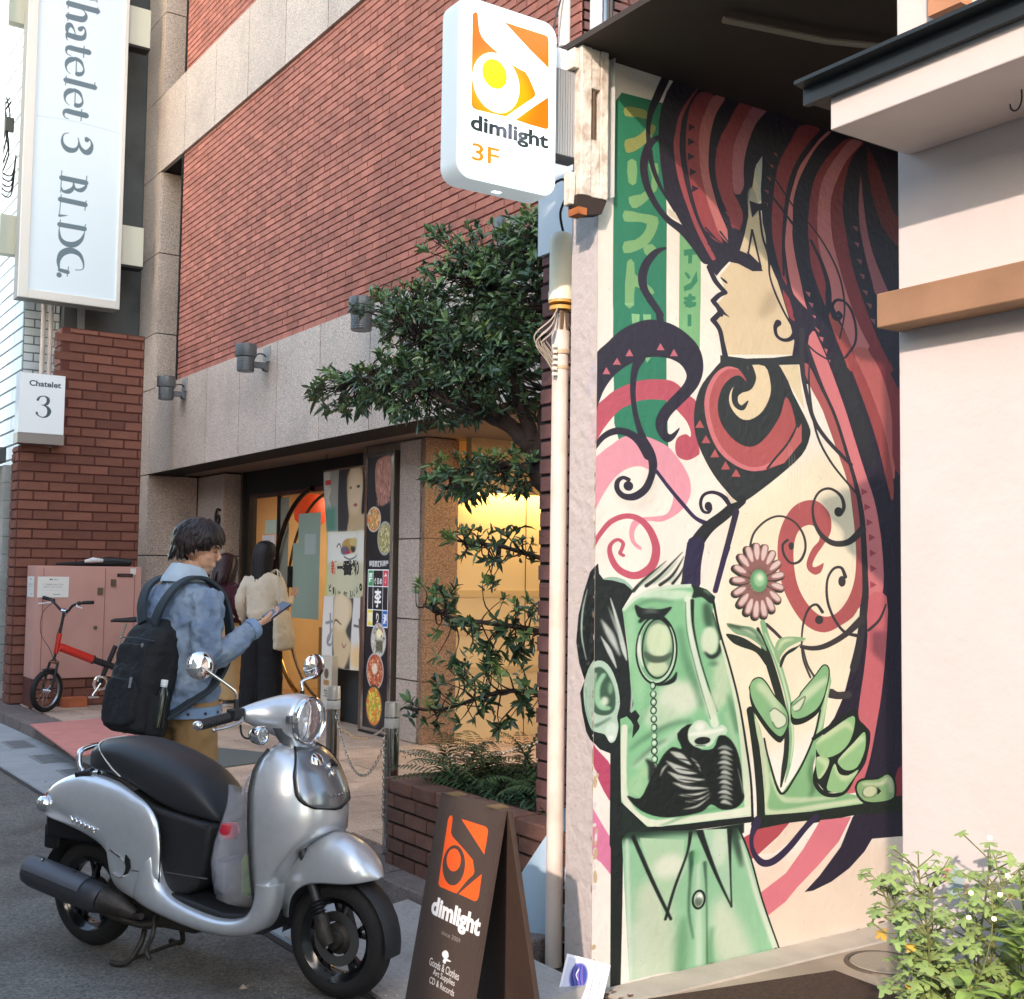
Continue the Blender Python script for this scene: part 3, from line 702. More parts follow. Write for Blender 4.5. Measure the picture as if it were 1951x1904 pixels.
["p",[186,80,78],[426,964,404,928,372,922,340,945,308,1002,301,1073,314,1147,346,1196,388,1239,443,1260,493,1253,545,1206,585,1134,574,1043,551,997,533,1061,499,1126,460,1172,421,1182,378,1157,345,1108,337,1051,350,996,377,958,404,946],3],
["s",[218,112,116],[399,925,366,926,332,958,308,1020,306,1084,324,1158,356,1213,410,1250,465,1254,527,1215,580,1135,588,1097],[3.3,8.9,12.2,14.4,14.4,14.4,15.5,14.4,13.3,13.3,12.2,4.4]],
["p",[200,96,92],[603,1082,550,1174,496,1250,545,1227,603,1147],0],
["s",[42,44,42],[596,1071,562,1149,516,1214,491,1250],6.7],
["p",[232,210,164],[428,910,482,901,500,950,500,998,476,1056,437,1090,404,1089,377,1057,371,1023,382,990,398,984,410,999,442,971,444,940],3],
["s",[42,44,42],[437,911,444,946,429,978,404,988,389,1014,392,1043,411,1054,429,1029],[16.6,22.2,27.7,33.3,20.0,17.8,16.6,4.4]],
["p",[232,212,166],[530,890,593,879,603,965,612,1032,574,969],0],
["p",[192,84,86],[270,1138,284,1110,297,1135],0],
["p",[192,84,86],[289,1186,302,1158,316,1183],0],
["p",[192,84,86],[315,1230,329,1201,342,1227],0],
["p",[192,84,86],[347,1267,361,1238,375,1264],0],
["p",[192,84,86],[379,1288,393,1260,407,1286],0],
["s",[52,46,52],[604,753,605,878,618,969,645,1065,693,1134,774,1211],[16.6,16.6,14.4,14.4,14.4,13.3]],
["s",[52,46,52],[633,835,628,942,651,1102,699,1203,767,1285,805,1324],[4.4,6.7,7.8,7.8,7.8,11.1]],
["s",[48,44,48],[621,806,669,936,718,1043,761,1178,796,1302,814,1416,820,1556,823,1683,803,1840,783,1936],[13.3,12.2,11.1,12.2,15.5,20.0,18.9,24.4,26.6,33.3]],
["s",[34,32,34],[408,1364,357,1417,310,1460,276,1513,261,1570,254,1638],[33.3,33.3,36.6,39.9,41.0,42.2]],
["s",[46,34,60],[394,1403,376,1480,352,1579,331,1666],[18.9,17.8,16.6,15.5]],
["p",[222,206,176],[357,1338,397,1370,378,1378],0],
["s",[58,52,52],[435,1524,449,1471,488,1427,533,1410,579,1428,608,1470,615,1518,598,1560,569,1570,546,1545,540,1509,556,1491],[6.7,6.7,6.7,6.7,6.7,7.8,7.8,8.9,7.8,7.8,7.8,8.9]],
["e",568,1511,9,13,[58,52,52]],
["s",[58,52,52],[814,1441,766,1488,711,1496,668,1467,644,1419,641,1363,662,1318,699,1303,736,1325,748,1362,739,1388],[27.7,22.2,20.0,15.5,10.0,7.8,7.8,8.9,11.1,13.3,11.1]],
["e",729,1384,15,17,[58,52,52]],
["s",[58,52,52],[796,1824,747,1808,710,1757,689,1695,689,1627,710,1587,738,1582,752,1614],[13.3,10.0,8.9,8.9,7.8,8.9,10.0,13.3]],
["e",740,1630,13,19,[58,52,52]],
["s",[58,52,52],[631,1963,608,1901,602,1841,608,1774,626,1726,652,1712,672,1738],[6.7,6.7,5.5,6.7,7.8,8.9,11.1]],
["e",661,1765,14,15,[58,52,52]],
["s",[58,52,52],[898,1713,875,1767,834,1805],[6.6,9.5,10.4]],
["s",[58,52,52],[809,1766,750,1819,687,1854,641,1863,601,1856],[28.4,20.8,18.9,16.1,12.3]],
["s",[58,52,52],[487,1777,513,1802,535,1826],[10.4,10.4,9.5]],
["s",[58,52,52],[606,1861,621,1919,644,1961],[5.7,6.6,7.6]],
["s",[58,52,52],[700,2022,723,2031,760,2031],[33.1,25.6,28.4]],
["s",[44,46,36],[483,1643,508,1651,532,1658],[11.1,31.1,28.8]],
["s",[44,46,36],[480,1657,501,1678,522,1699],[11.1,31.1,28.8]],
["s",[44,46,36],[474,1667,488,1699,503,1731],[11.1,31.1,28.8]],
["s",[44,46,36],[465,1674,472,1711,478,1749],[11.1,31.1,28.8]],
["s",[44,46,36],[456,1675,454,1714,451,1752],[11.1,31.1,28.8]],
["s",[44,46,36],[448,1671,436,1705,425,1739],[11.1,31.1,28.8]],
["s",[44,46,36],[440,1662,422,1688,404,1713],[11.1,31.1,28.8]],
["s",[44,46,36],[436,1649,413,1663,391,1676],[11.1,31.1,28.8]],
["s",[44,46,36],[434,1635,410,1635,386,1634],[11.1,31.1,28.8]],
["s",[44,46,36],[436,1621,414,1607,391,1593],[11.1,31.1,28.8]],
["s",[44,46,36],[441,1609,423,1582,406,1556],[11.1,31.1,28.8]],
["s",[44,46,36],[448,1600,438,1565,427,1530],[11.1,31.1,28.8]],
["s",[44,46,36],[457,1596,455,1557,453,1518],[11.1,31.1,28.8]],
["s",[44,46,36],[466,1597,473,1560,480,1522],[11.1,31.1,28.8]],
["s",[44,46,36],[474,1604,489,1573,505,1541],[11.1,31.1,28.8]],
["s",[44,46,36],[480,1615,502,1594,523,1573],[11.1,31.1,28.8]],
["s",[44,46,36],[484,1628,508,1621,533,1614],[11.1,31.1,28.8]],
["s",[150,96,88],[487,1639,511,1646,535,1654],[7.8,24.4,23.3]],
["s",[228,200,190],[508,1644,522,1648,535,1653],[7.8,16.6,14.4],2.5,0.95],
["s",[150,96,88],[484,1653,504,1673,525,1694],[7.8,24.4,23.3]],
["s",[228,200,190],[502,1669,513,1681,525,1693],[7.8,16.6,14.4],2.5,0.95],
["s",[150,96,88],[478,1663,492,1694,506,1725],[7.8,24.4,23.3]],
["s",[228,200,190],[490,1689,498,1706,506,1724],[7.8,16.6,14.4],2.5,0.95],
["s",[150,96,88],[469,1670,476,1707,482,1744],[7.8,24.4,23.3]],
["s",[228,200,190],[475,1700,478,1721,482,1743],[7.8,16.6,14.4],2.5,0.95],
["s",[150,96,88],[460,1671,458,1709,455,1747],[7.8,24.4,23.3]],
["s",[228,200,190],[458,1702,456,1724,455,1746],[7.8,16.6,14.4],2.5,0.95],
["s",[150,96,88],[451,1667,440,1701,430,1734],[7.8,24.4,23.3]],
["s",[228,200,190],[442,1695,436,1714,430,1733],[7.8,16.6,14.4],2.5,0.95],
["s",[150,96,88],[444,1658,426,1683,409,1708],[7.8,24.4,23.3]],
["s",[228,200,190],[429,1678,419,1693,409,1707],[7.8,16.6,14.4],2.5,0.95],
["s",[150,96,88],[440,1645,417,1659,395,1672],[7.8,24.4,23.3]],
["s",[228,200,190],[420,1656,408,1663,395,1671],[7.8,16.6,14.4],2.5,0.95],
["s",[150,96,88],[438,1631,414,1631,391,1630],[7.8,24.4,23.3]],
["s",[228,200,190],[418,1630,404,1629,391,1629],[7.8,16.6,14.4],2.5,0.95],
["s",[150,96,88],[440,1617,418,1603,396,1589],[7.8,24.4,23.3]],
["s",[228,200,190],[421,1603,408,1596,396,1588],[7.8,16.6,14.4],2.5,0.95],
["s",[150,96,88],[445,1604,427,1579,410,1553],[7.8,24.4,23.3]],
["s",[228,200,190],[430,1581,420,1566,410,1552],[7.8,16.6,14.4],2.5,0.95],
["s",[150,96,88],[452,1596,442,1561,431,1527],[7.8,24.4,23.3]],
["s",[228,200,190],[443,1565,437,1545,431,1526],[7.8,16.6,14.4],2.5,0.95],
["s",[150,96,88],[461,1592,459,1553,457,1515],[7.8,24.4,23.3]],
["s",[228,200,190],[459,1557,458,1536,457,1514],[7.8,16.6,14.4],2.5,0.95],
["s",[150,96,88],[470,1593,477,1556,484,1519],[7.8,24.4,23.3]],
["s",[228,200,190],[476,1560,480,1539,484,1518],[7.8,16.6,14.4],2.5,0.95],
["s",[150,96,88],[478,1600,493,1569,508,1538],[7.8,24.4,23.3]],
["s",[228,200,190],[491,1572,500,1554,508,1537],[7.8,16.6,14.4],2.5,0.95],
["s",[150,96,88],[484,1611,505,1590,526,1570],[7.8,24.4,23.3]],
["s",[228,200,190],[502,1592,514,1580,526,1569],[7.8,16.6,14.4],2.5,0.95],
["s",[150,96,88],[487,1624,512,1617,536,1610],[7.8,24.4,23.3]],
["s",[228,200,190],[508,1617,522,1613,536,1609],[7.8,16.6,14.4],2.5,0.95],
["e",463,1631,34,50,[120,88,74],10,0.6],
["e",464,1631,27,38,[96,158,104]],
["e",466,1626,18,25,[150,204,146],4],
["e",467,1621,9,11,[222,232,200],4],
["s",[34,40,28],[461,1791,489,1877,513,1959,535,2041,554,2124,554,2200,544,2264,534,2323],[9.5,23.7,26.5,23.7,21.8,20.8,17.0,5.7]],
["s",[132,184,128],[476,1769,491,1827,518,1889,537,1950,556,2023,566,2105,569,2176,561,2251,547,2310],[16.1,18.9,19.9,18.9,18.0,17.0,16.1,12.3,3.8]],
["s",[206,222,178],[484,1807,519,1894,540,1961,560,2048,571,2125,573,2176,565,2247],[2.8,5.7,6.6,6.6,6.6,6.6,2.8],2],
["p",[34,40,28],[364,1806,409,1817,447,1841,484,1872,513,1929,489,1918,456,1871,409,1850,382,1834],4],
["p",[124,170,120],[364,1772,400,1779,442,1786,468,1811,489,1867,461,1841,428,1818,391,1805],4],
["s",[46,58,40],[373,1778,414,1790,446,1803,479,1847],[9.5,12.3,8.5,3.8],4,0.7],
["s",[206,222,190],[405,1790,432,1798,456,1816],[1.9,9.5,3.8],4,0.8],
["p",[34,40,28],[530,1920,537,1890,561,1865,591,1852,614,1832,581,1866,552,1885,537,1920],4],
["p",[140,182,124],[513,1868,525,1831,561,1820,616,1828,581,1845,552,1862,532,1889,528,1912,517,1889],4],
["s",[208,224,170],[525,1864,542,1836,576,1831],[4.7,12.3,3.8],4,0.8],
["s",[26,34,22],[438,2059,449,2139,461,2240,469,2340,473,2424],[23.7,22.7,23.7,24.6,28.4]],
["s",[26,34,22],[466,2433,561,2440,686,2439,817,2434,984,2442],[52.1,42.6,40.7,42.6,66.3]],
["p",[130,186,122],[447,2065,458,2140,473,2216,481,2316,484,2411,513,2416,640,2419,812,2419,806,2392,753,2374,712,2372,671,2367,640,2317,640,2265,653,2210,671,2165,689,2042,702,1980,697,1949,676,1922,641,1961,606,2006,596,2025,566,2044,569,2105,621,2109,661,2071,643,2158,610,2236,576,2293,537,2345,508,2280,484,2198,468,2116],0],
["c",[447,2065,458,2140,473,2216,481,2316,484,2411,513,2416,640,2419,812,2419,806,2392,753,2374,712,2372,671,2367,640,2317,640,2265,653,2210,671,2165,689,2042,702,1980,697,1949,676,1922,641,1961,606,2006,596,2025,566,2044,569,2105,621,2109,661,2071,643,2158,610,2236,576,2293,537,2345,508,2280,484,2198,468,2116],0],
["s",[204,218,172],[454,2095,480,2217,491,2318,495,2403,660,2407,806,2406],[14.2,17.0,17.0,18.9,18.9,18.9],4,0.95],
["s",[204,218,172],[499,2274,532,2353,571,2373,712,2383],[9.5,14.2,18.9,9.5],5,0.8],
["s",[70,110,66],[640,2235,630,2285,640,2337,630,2366],[9.5,14.2,18.9,9.5],8,0.7],
["s",[204,218,172],[690,1959,684,2042,666,2124,651,2174],[9.5,10.4,9.5,4.7],4,0.9],
["s",[208,220,176],[611,2026,661,1968,682,1937],[9.5,18.9,9.5],6,0.7],
["c",None,4],
["s",[26,34,22],[481,2157,496,2229,534,2346,581,2294,615,2232,647,2153,664,2077],[5.7,5.7,7.6,6.6,6.6,6.6,5.7]],
["s",[26,34,22],[484,2412,640,2422,817,2423],3.8],
["p",[26,34,22],[435,2006,447,1981,468,1978,487,1999,511,2041,545,2084,554,2115,552,2145,533,2176,506,2156,473,2108,445,2056],3],
["s",[26,34,22],[437,1985,449,1961,470,1957,489,1978,513,2020,547,2063,556,2094,554,2124,535,2155,508,2135,475,2087,447,2035,437,1985],7.6],
["p",[130,186,122],[437,1985,449,1961,470,1957,489,1978,513,2020,547,2063,556,2094,554,2124,535,2155,508,2135,475,2087,447,2035],3],
["c",[437,1985,449,1961,470,1957,489,1978,513,2020,547,2063,556,2094,554,2124,535,2155,508,2135,475,2087,447,2035],3],
["s",[204,218,172],[470,1982,508,2029,537,2092],[28.4,28.4,18.9],8,0.8],
["c",None,4],
["p",[214,222,186],[499,2069,513,2059,532,2072,551,2093,548,2118,522,2127,507,2105],3,1.5],
["s",[60,84,54],[499,2069,513,2059,532,2072,551,2093,548,2118,522,2127,507,2105],3.8,1.5,0.8],
["p",[26,34,22],[567,2070,594,2047,601,2032,644,1983,674,1946,691,1965,680,2032,659,2083,629,2108,594,2121,569,2114],3],
["s",[26,34,22],[569,2049,596,2025,603,2011,646,1961,676,1924,693,1943,682,2010,661,2061,631,2087,596,2100,571,2092,569,2049],7.6],
["p",[130,186,122],[569,2049,596,2025,603,2011,646,1961,676,1924,693,1943,682,2010,661,2061,631,2087,596,2100,571,2092],3],
["c",[569,2049,596,2025,603,2011,646,1961,676,1924,693,1943,682,2010,661,2061,631,2087,596,2100,571,2092],3],
["s",[204,218,172],[603,2036,648,1998,683,1974],[28.4,28.4,18.9],8,0.8],
["c",None,4],
["p",[214,222,186],[574,2054,613,2027,598,2067,581,2075],3,1.5],
["s",[60,84,54],[574,2054,613,2027,598,2067,581,2075],3.8,1.5,0.8],
["s",[26,34,22],[641,2173,712,2128,776,2091,791,2124,818,2153,832,2181,818,2254,780,2318,743,2371,681,2368,645,2317,661,2247],14.2],
["p",[26,34,22],[651,2184,775,2112,821,2164,823,2233,780,2313,743,2369,681,2363,645,2312],0],
["p",[146,196,126],[650,2187,712,2141,777,2106,782,2144,765,2195,733,2229,691,2243,661,2232],3],
["c",[650,2187,712,2141,777,2106,782,2144,765,2195,733,2229,691,2243,661,2232],3],
["s",[206,222,166],[650,2187,744,2134,774,2154],[14.2,23.7,9.5],7,0.85],
["c",None,4],
["p",[146,196,126],[726,2252,780,2200,814,2167,822,2185,818,2233,791,2288,754,2295,730,2276],3],
["c",[726,2252,780,2200,814,2167,822,2185,818,2233,791,2288,754,2295,730,2276],3],
["s",[206,222,166],[726,2252,797,2194,814,2195],[14.2,23.7,9.5],7,0.85],
["c",None,4],
["p",[146,196,126],[651,2238,691,2246,689,2276,666,2310,653,2303],3],
["c",[651,2238,691,2246,689,2276,666,2310,653,2303],3],
["s",[206,222,166],[651,2238,690,2272,658,2319],[14.2,23.7,9.5],7,0.85],
["c",None,4],
["p",[146,196,126],[712,2266,727,2302,759,2313,797,2297,764,2343,735,2369,688,2355,692,2318],3],
["c",[712,2266,727,2302,759,2313,797,2297,764,2343,735,2369,688,2355,692,2318],3],
["s",[206,222,166],[712,2266,743,2318,789,2306],[14.2,23.7,9.5],7,0.85],
["c",None,4],
["s",[26,34,22],[790,2357,807,2338,866,2340,900,2327,922,2352,926,2391,916,2416,860,2420,817,2409,796,2384,790,2357],16.1],
["p",[138,178,112],[790,2357,807,2338,866,2340,900,2327,922,2352,926,2391,916,2416,860,2420,817,2409,796,2384],3],
["c",[790,2357,807,2338,866,2340,900,2327,922,2352,926,2391,916,2416,860,2420,817,2409,796,2384],3],
["s",[214,218,172],[812,2349,872,2357,905,2345,913,2389],[9.5,14.2,18.9,14.2],6,0.8],
["c",None,4],
["e",836,2380,29,22,[84,110,66]],
["e",836,2379,25,20,[206,212,160],3],
["p",[26,34,22],[864,2366,877,2384,863,2396],0],
["p",[190,66,74],[401,2479,466,2452,561,2447,527,2485,466,2533,429,2554],0],
["p",[240,214,186],[561,2447,620,2449,561,2513,513,2539,468,2535,527,2487],0],
["s",[46,32,64],[459,2427,442,2478,449,2528,477,2565,513,2564,561,2528,610,2475,648,2440],[28.4,13.3,14.2,21.8,24.6,22.7,20.8,20.8]],
["p",[226,112,124],[663,2454,770,2458,726,2537,653,2609,586,2667,549,2706,491,2741,469,2661,549,2613,607,2541],0],
["p",[196,60,98],[-15,2095,6,2139,49,2207,50,2308,15,2240,-5,2164],3],
["p",[232,120,160],[-18,2272,7,2333,51,2424,51,2529,22,2482,-16,2439],0],
["p",[150,190,165],[20,1631,44,1624,77,1633,100,1662,77,1654,44,1640],3],
["p",[18,24,20],[7,1584,-12,1610,-27,1671,-40,1741,-46,1819,-37,1884,-23,1935,-35,1972,-28,2032,-18,2088,-8,2112,16,2144,48,2162,72,2166,84,2050,96,2043,103,2014,95,1947,86,1847,75,1752,71,1723,100,1668,77,1645,44,1635,22,1633,10,1615],0],
["s",[176,206,186],[-19,1663,-30,1727,-32,1801,-20,1873],[2.9,6.8,6.8,2.9],1.5],
["s",[196,210,196],[40,1690,57,1756,75,1842,84,1880],[2.9,8.8,12.7,2.9],2.5],
["s",[206,216,206],[16,1753,41,1803,66,1865],[2.4,19.5,3.9],4,0.9],
["s",[210,220,210],[16,1805,38,1850,57,1902],[1.9,12.7,2.9],2.5,0.9],
["s",[170,185,172],[35,1716,53,1770,70,1823],[1.9,8.8,3.9],3,0.8],
["s",[190,200,190],[94,1928,99,1985,96,2037],[1.9,5.8,4.9],1.5,0.9],
["s",[30,44,34],[100,1668,127,1634,190,1572],[9.7,7.8,1.5],1],
["s",[30,44,34],[135,1651,173,1617,236,1542],[10.7,8.8,1.5],1],
["s",[30,44,34],[173,1648,208,1616,240,1556],[9.7,7.8,1.5],1],
["s",[30,44,34],[208,1643,230,1611,244,1576],[8.8,5.8,1.5],1],
["s",[30,44,34],[234,1643,241,1626,247,1606],[6.8,4.9,1.5],1],
["s",[130,170,140],[118,1651,156,1615,190,1582],[4.9,6.8,1.0],3,0.7],
["s",[130,170,140],[156,1644,190,1612,225,1567],[4.9,6.8,1.0],3,0.7],
["s",[130,170,140],[199,1638,221,1611],[4.9,6.8,1.0],3,0.7],
["s",[42,32,66],[274,1515,265,1580,263,1643],[51.1,48.7,48.7]],
["s",[48,32,74],[370,1522,349,1594,332,1665],[12.7,12.7,11.7]],
["s",[18,24,20],[59,2123,59,2291,59,2432],[30.2,31.2,32.1]],
["s",[18,24,20],[59,2156,62,2421,62,2657,61,2855],[32.2,32.2,30.0,26.6]],
["p",[176,208,182],[-23,1935,-8,1888,18,1878,42,1902,60,1954,67,2011,60,2051,64,2081,56,2120,42,2127,28,2101,4,2091,-8,2075,-21,2023,-26,1972],3],
["c",[-23,1935,-8,1888,18,1878,42,1902,60,1954,67,2011,60,2051,64,2081,56,2120,42,2127,28,2101,4,2091,-8,2075,-21,2023,-26,1972],3],
["p",[52,88,64],[-4,1909,18,1898,40,1930,54,1977,53,2027,31,2044,-1,2029,-6,1969],3,2.5],
["s",[142,200,152],[24,1922,10,1951,7,1988,19,2017,37,2023],[12.7,14.6,16.6,16.6,12.7],3],
["s",[150,204,158],[2,1918,-1,1951],[9.7,7.8],3],
["e",27,2001,10,14,[204,222,190],4],
["e",42,1963,6,18,[120,170,130],4],
["s",[60,100,74],[-16,2065,7,2072,43,2052],[6.8,8.8,3.9],4,0.8],
["e",46,2094,16,28,[206,228,208],5],
["e",43,2114,9,9,[232,240,228],3],
["s",[120,190,160],[-21,1959,-19,2023,-4,2080],[4.9,6.8,4.9],3,0.8],
["c",None,4],
["s",[18,24,20],[69,2311,144,2404,237,2412,442,2417],[19.5,29.2,24.4,19.5]],
["p",[20,34,24],[75,2317,132,2395,243,2429,419,2426,419,2457,371,2472,76,2423],0,2],
["p",[128,198,138],[71,1723,98,1690,139,1662,199,1648,261,1644,306,1661,331,1685,324,1730,343,1801,371,1903,399,2015,418,2138,433,2266,441,2404,326,2404,237,2402,143,2395,72,2309,68,2058,86,2051,97,2043,103,2014,95,1942,85,1823],0],
["c",[71,1723,98,1690,139,1662,199,1648,261,1644,306,1661,331,1685,324,1730,343,1801,371,1903,399,2015,418,2138,433,2266,441,2404,326,2404,237,2402,143,2395,72,2309,68,2058,86,2051,97,2043,103,2014,95,1942,85,1823],0],
["e",191,1678,83,16,[196,228,190],6],
["s",[206,228,200],[72,1721,106,1685,173,1656,261,1648],[19.5,19.5,17.5,14.6],3],
["s",[70,120,84],[90,1728,148,1695,208,1702],[4.9,10.7,4.9],7,0.6],
["e",94,1804,14,96,[170,218,170],9,0.6],
["e",120,1920,17,95,[156,210,156],9,0.6],
["e",227,2008,62,59,[220,230,200],16,0.95],
["e",175,2058,52,38,[190,216,178],14,0.8],
["s",[190,218,182],[109,2204,176,2149,245,2098],[19.5,29.2,14.6],9,0.7],
["s",[74,124,86],[92,2155,142,2117,210,2085,262,2080],[4.9,14.6,12.7,5.8],8,0.75],
["s",[64,104,74],[101,2203,151,2156,193,2131],[3.9,11.7,4.9],7,0.7],
["s",[90,150,104],[88,2098,121,2072,141,2017],[14.6,12.7,4.9],9,0.5],
["s",[74,128,88],[230,1788,244,1877,271,1957,293,2033],[14.6,19.5,19.5,14.6],10,0.6],
["s",[214,232,204],[251,1690,258,1779,276,1888,299,1979,332,2098],[21.4,19.5,20.5,21.4,24.4],3],
["s",[20,30,22],[264,1697,267,1779,286,1879,311,1970,339,2056],[10.7,6.8,3.9,3.4,2.9],1.2],
["s",[60,100,70],[244,1702,250,1799,273,1908,293,1988,318,2079],[2.9,2.9,2.9,2.9,2.9],2,0.8],
["e",352,1957,28,85,[196,218,174],14,0.9],
["e",325,2030,23,40,[206,222,184],12,0.7],
["s",[50,84,58],[306,1715,311,1755,315,1780],[24.4,29.2,19.5],9,0.9],
["s",[38,60,42],[327,1740,343,1801,350,1851],[9.7,14.6,14.6],5,0.9],
["e",315,1828,26,46,[208,226,188],6],
["s",[18,24,20],[301,1864,320,1880,341,1867,350,1831],[4.9,12.7,11.7,9.7],4,0.95],
["e",327,1901,14,9,[70,110,76],7,0.6],
["s",[84,130,90],[371,2008,390,2075,399,2126],[7.8,16.6,14.6],8,0.8],
["s",[180,206,166],[364,2063,390,2156,404,2238],[9.7,12.7,9.7],7,0.7],
["s",[214,226,190],[350,1831,387,1984,411,2128,425,2281,432,2392],[12.7,14.6,16.6,19.5,21.4],2.5],
["s",[222,230,200],[79,2083,82,2294,143,2380,237,2389,349,2391,437,2388],[16.6,19.5,21.4,22.4,24.4,29.2],2.5],
["s",[108,170,112],[177,2398,281,2370,400,2368],[4.9,11.7,9.7],4,0.8],
["p",[26,38,28],[262,1644,301,1652,336,1675,331,1702,315,1706,292,1686,264,1689,268,1665],3,1.5],
["s",[120,170,128],[301,1665,320,1680],[9.7,3.9],4,0.7],
["c",None,4],
["s",[18,24,20],[326,1702,343,1791,376,1913,404,2036,424,2164,440,2292,445,2409],[7.8,5.8,5.8,5.8,6.8,6.8,7.8]],
["e",165,1852,58,109,[18,24,20]],
["e",165,1852,53,102,[186,222,186]],
["e",162,1850,47,97,[120,184,128],2],
["s",[226,236,214],[119,1805,117,1853,128,1901],[4.9,11.7,4.9],3,0.9],
["e",168,1847,45,95,[18,24,20]],
["e",168,1847,41,90,[112,160,116],1.5],
["c",[208,1849,207,1872,203,1893,197,1912,188,1925,179,1934,169,1936,159,1933,149,1923,141,1909,135,1890,131,1869,129,1846,131,1823,134,1802,140,1784,148,1770,158,1761,168,1758,178,1762,188,1771,196,1785,202,1804,206,1826],3],
["e",171,1821,35,57,[206,226,180],6],
["e",166,1908,31,25,[198,218,170],6],
["s",[72,92,70],[133,1862,153,1879,183,1880,205,1866],[14.6,21.4,19.5,11.7],3.5,0.95],
["s",[96,130,98],[144,1777,165,1763,191,1773],[4.9,11.7,4.9],5,0.7],
["c",None,4],
["p",[18,24,20],[105,1710,127,1721,174,1724,207,1717,187,1745,174,1756,127,1753,111,1743],3,1],
["s",[96,108,96],[127,1733,148,1729,169,1734],[4.9,19.5,4.9],7,0.8],
["s",[18,24,20],[119,1762,136,1748,174,1748,200,1778],[9.7,14.6,14.6,4.9],3],
["s",[18,24,20],[149,1955,175,1961,209,1949,220,1925],[3.9,5.8,14.6,3.9],2],
["e",155,1962,8,13,[24,40,28]],
["e",154,1962,6,9,[150,204,158]],
["e",155,1962,3,5,[222,234,210],1],
["e",156,1989,9,12,[24,40,28]],
["e",156,1988,6,10,[150,204,158]],
["e",156,1988,4,5,[222,234,210],1],
["e",157,2013,9,13,[24,40,28]],
["e",157,2013,6,9,[150,204,158]],
["e",157,2012,4,5,[222,234,210],1],
["e",157,2039,9,13,[24,40,28]],
["e",157,2039,6,9,[150,204,158]],
["e",157,2038,4,6,[222,234,210],1],
["e",158,2066,9,12,[24,40,28]],
["e",158,2065,6,9,[150,204,158]],
["e",158,2065,4,5,[222,234,210],1],
["e",159,2092,9,13,[24,40,28]],
["e",158,2092,7,9,[150,204,158]],
["e",159,2091,3,6,[222,234,210],1],
["e",160,2119,8,12,[24,40,28]],
["e",159,2118,7,9,[150,204,158]],
["e",160,2118,3,5,[222,234,210],1],
["e",160,2140,9,13,[24,40,28]],
["e",159,2140,7,9,[150,204,158]],
["e",160,2139,4,5,[222,234,210],1],
["e",160,2164,9,13,[24,40,28]],
["e",160,2164,6,9,[150,204,158]],
["e",160,2163,4,5,[222,234,210],1],
["e",161,2190,9,13,[24,40,28]],
["e",160,2190,7,9,[150,204,158]],
["e",161,2189,4,6,[222,234,210],1],
["e",161,2212,9,12,[24,40,28]],
["e",161,2211,6,9,[150,204,158]],
["e",161,2211,4,5,[222,234,210],1],
["e",158,2233,9,12,[24,40,28]],
["e",157,2232,7,10,[150,204,158]],
["e",158,2232,3,5,[222,234,210],1],
["e",135,2225,18,24,[160,208,150],8],
["e",114,2265,25,36,[156,206,150],10],
["s",[18,24,20],[138,2188,153,2209,159,2247],[4.9,19.5,29.2],4,0.9],
["p",[14,18,14],[87,2292,122,2305,147,2255,164,2219,185,2179,210,2157,236,2165,223,2117,267,2090,280,2165,326,2174,344,2134,371,2143,395,2181,409,2238,416,2315,419,2348,395,2373,353,2373,321,2351,295,2370,237,2376,177,2370,122,2340],3,1],
["s",[204,210,196],[204,2171,232,2189,263,2221],[2.9,19.5,2.9],3,0.9],
["s",[204,210,196],[193,2199,237,2233,281,2248],[2.9,21.4,1.9],3,0.9],
["s",[204,210,196],[198,2233,246,2263,303,2270],[2.9,19.5,1.9],3,0.9],
["s",[204,210,196],[211,2268,254,2288,312,2299],[1.9,14.6,1.9],3,0.9],
["s",[204,210,196],[228,2309,272,2315,315,2306],[1.9,9.7,1.9],3,0.9],
["s",[204,210,196],[246,2331,281,2333,317,2316],[1.9,7.8,1.9],3,0.9],
["s",[204,210,196],[242,2355,281,2351,317,2326],[1.9,6.8,1.9],3,0.9],
["s",[204,210,196],[263,2197,281,2219,290,2244],[1.9,5.8,1.5],3,0.9],
["s",[204,210,196],[176,2245,185,2222,198,2209],[1.5,5.8,1.5],3,0.9],
["s",[14,18,14],[210,2191,254,2204,308,2227],[1.5,4.4,1.5],1,0.9],
["s",[14,18,14],[215,2208,257,2220,308,2240],[1.5,4.4,1.5],1,0.9],
["s",[14,18,14],[219,2225,259,2237,308,2253],[1.5,4.4,1.5],1,0.9],
["s",[14,18,14],[224,2242,262,2253,308,2266],[1.5,4.4,1.5],1,0.9],
["s",[14,18,14],[228,2259,265,2269,308,2280],[1.5,4.4,1.5],1,0.9],
["s",[14,18,14],[232,2276,268,2286,308,2293],[1.5,4.4,1.5],1,0.9],
["s",[14,18,14],[237,2293,270,2302,308,2306],[1.5,4.4,1.5],1,0.9],
["s",[14,18,14],[241,2310,273,2319,308,2320],[1.5,4.4,1.5],1,0.9],
["s",[14,18,14],[246,2327,276,2335,308,2333],[1.5,4.4,1.5],1,0.9],
["s",[160,170,156],[339,2176,360,2173,385,2186],[1.9,12.7,1.9],3,0.85],
["s",[206,212,198],[344,2192,360,2189,383,2202],[1.9,12.7,1.9],3,0.85],
["s",[160,170,156],[348,2208,360,2205,385,2219],[1.9,12.7,1.9],3,0.85],
["s",[206,212,198],[339,2223,360,2221,383,2234],[1.9,12.7,1.9],3,0.85],
["s",[160,170,156],[344,2240,360,2237,386,2251],[1.9,12.7,1.9],3,0.85],
["s",[206,212,198],[349,2256,360,2253,383,2266],[1.9,12.7,1.9],3,0.85],
["s",[160,170,156],[339,2271,360,2268,386,2283],[1.9,12.7,1.9],3,0.85],
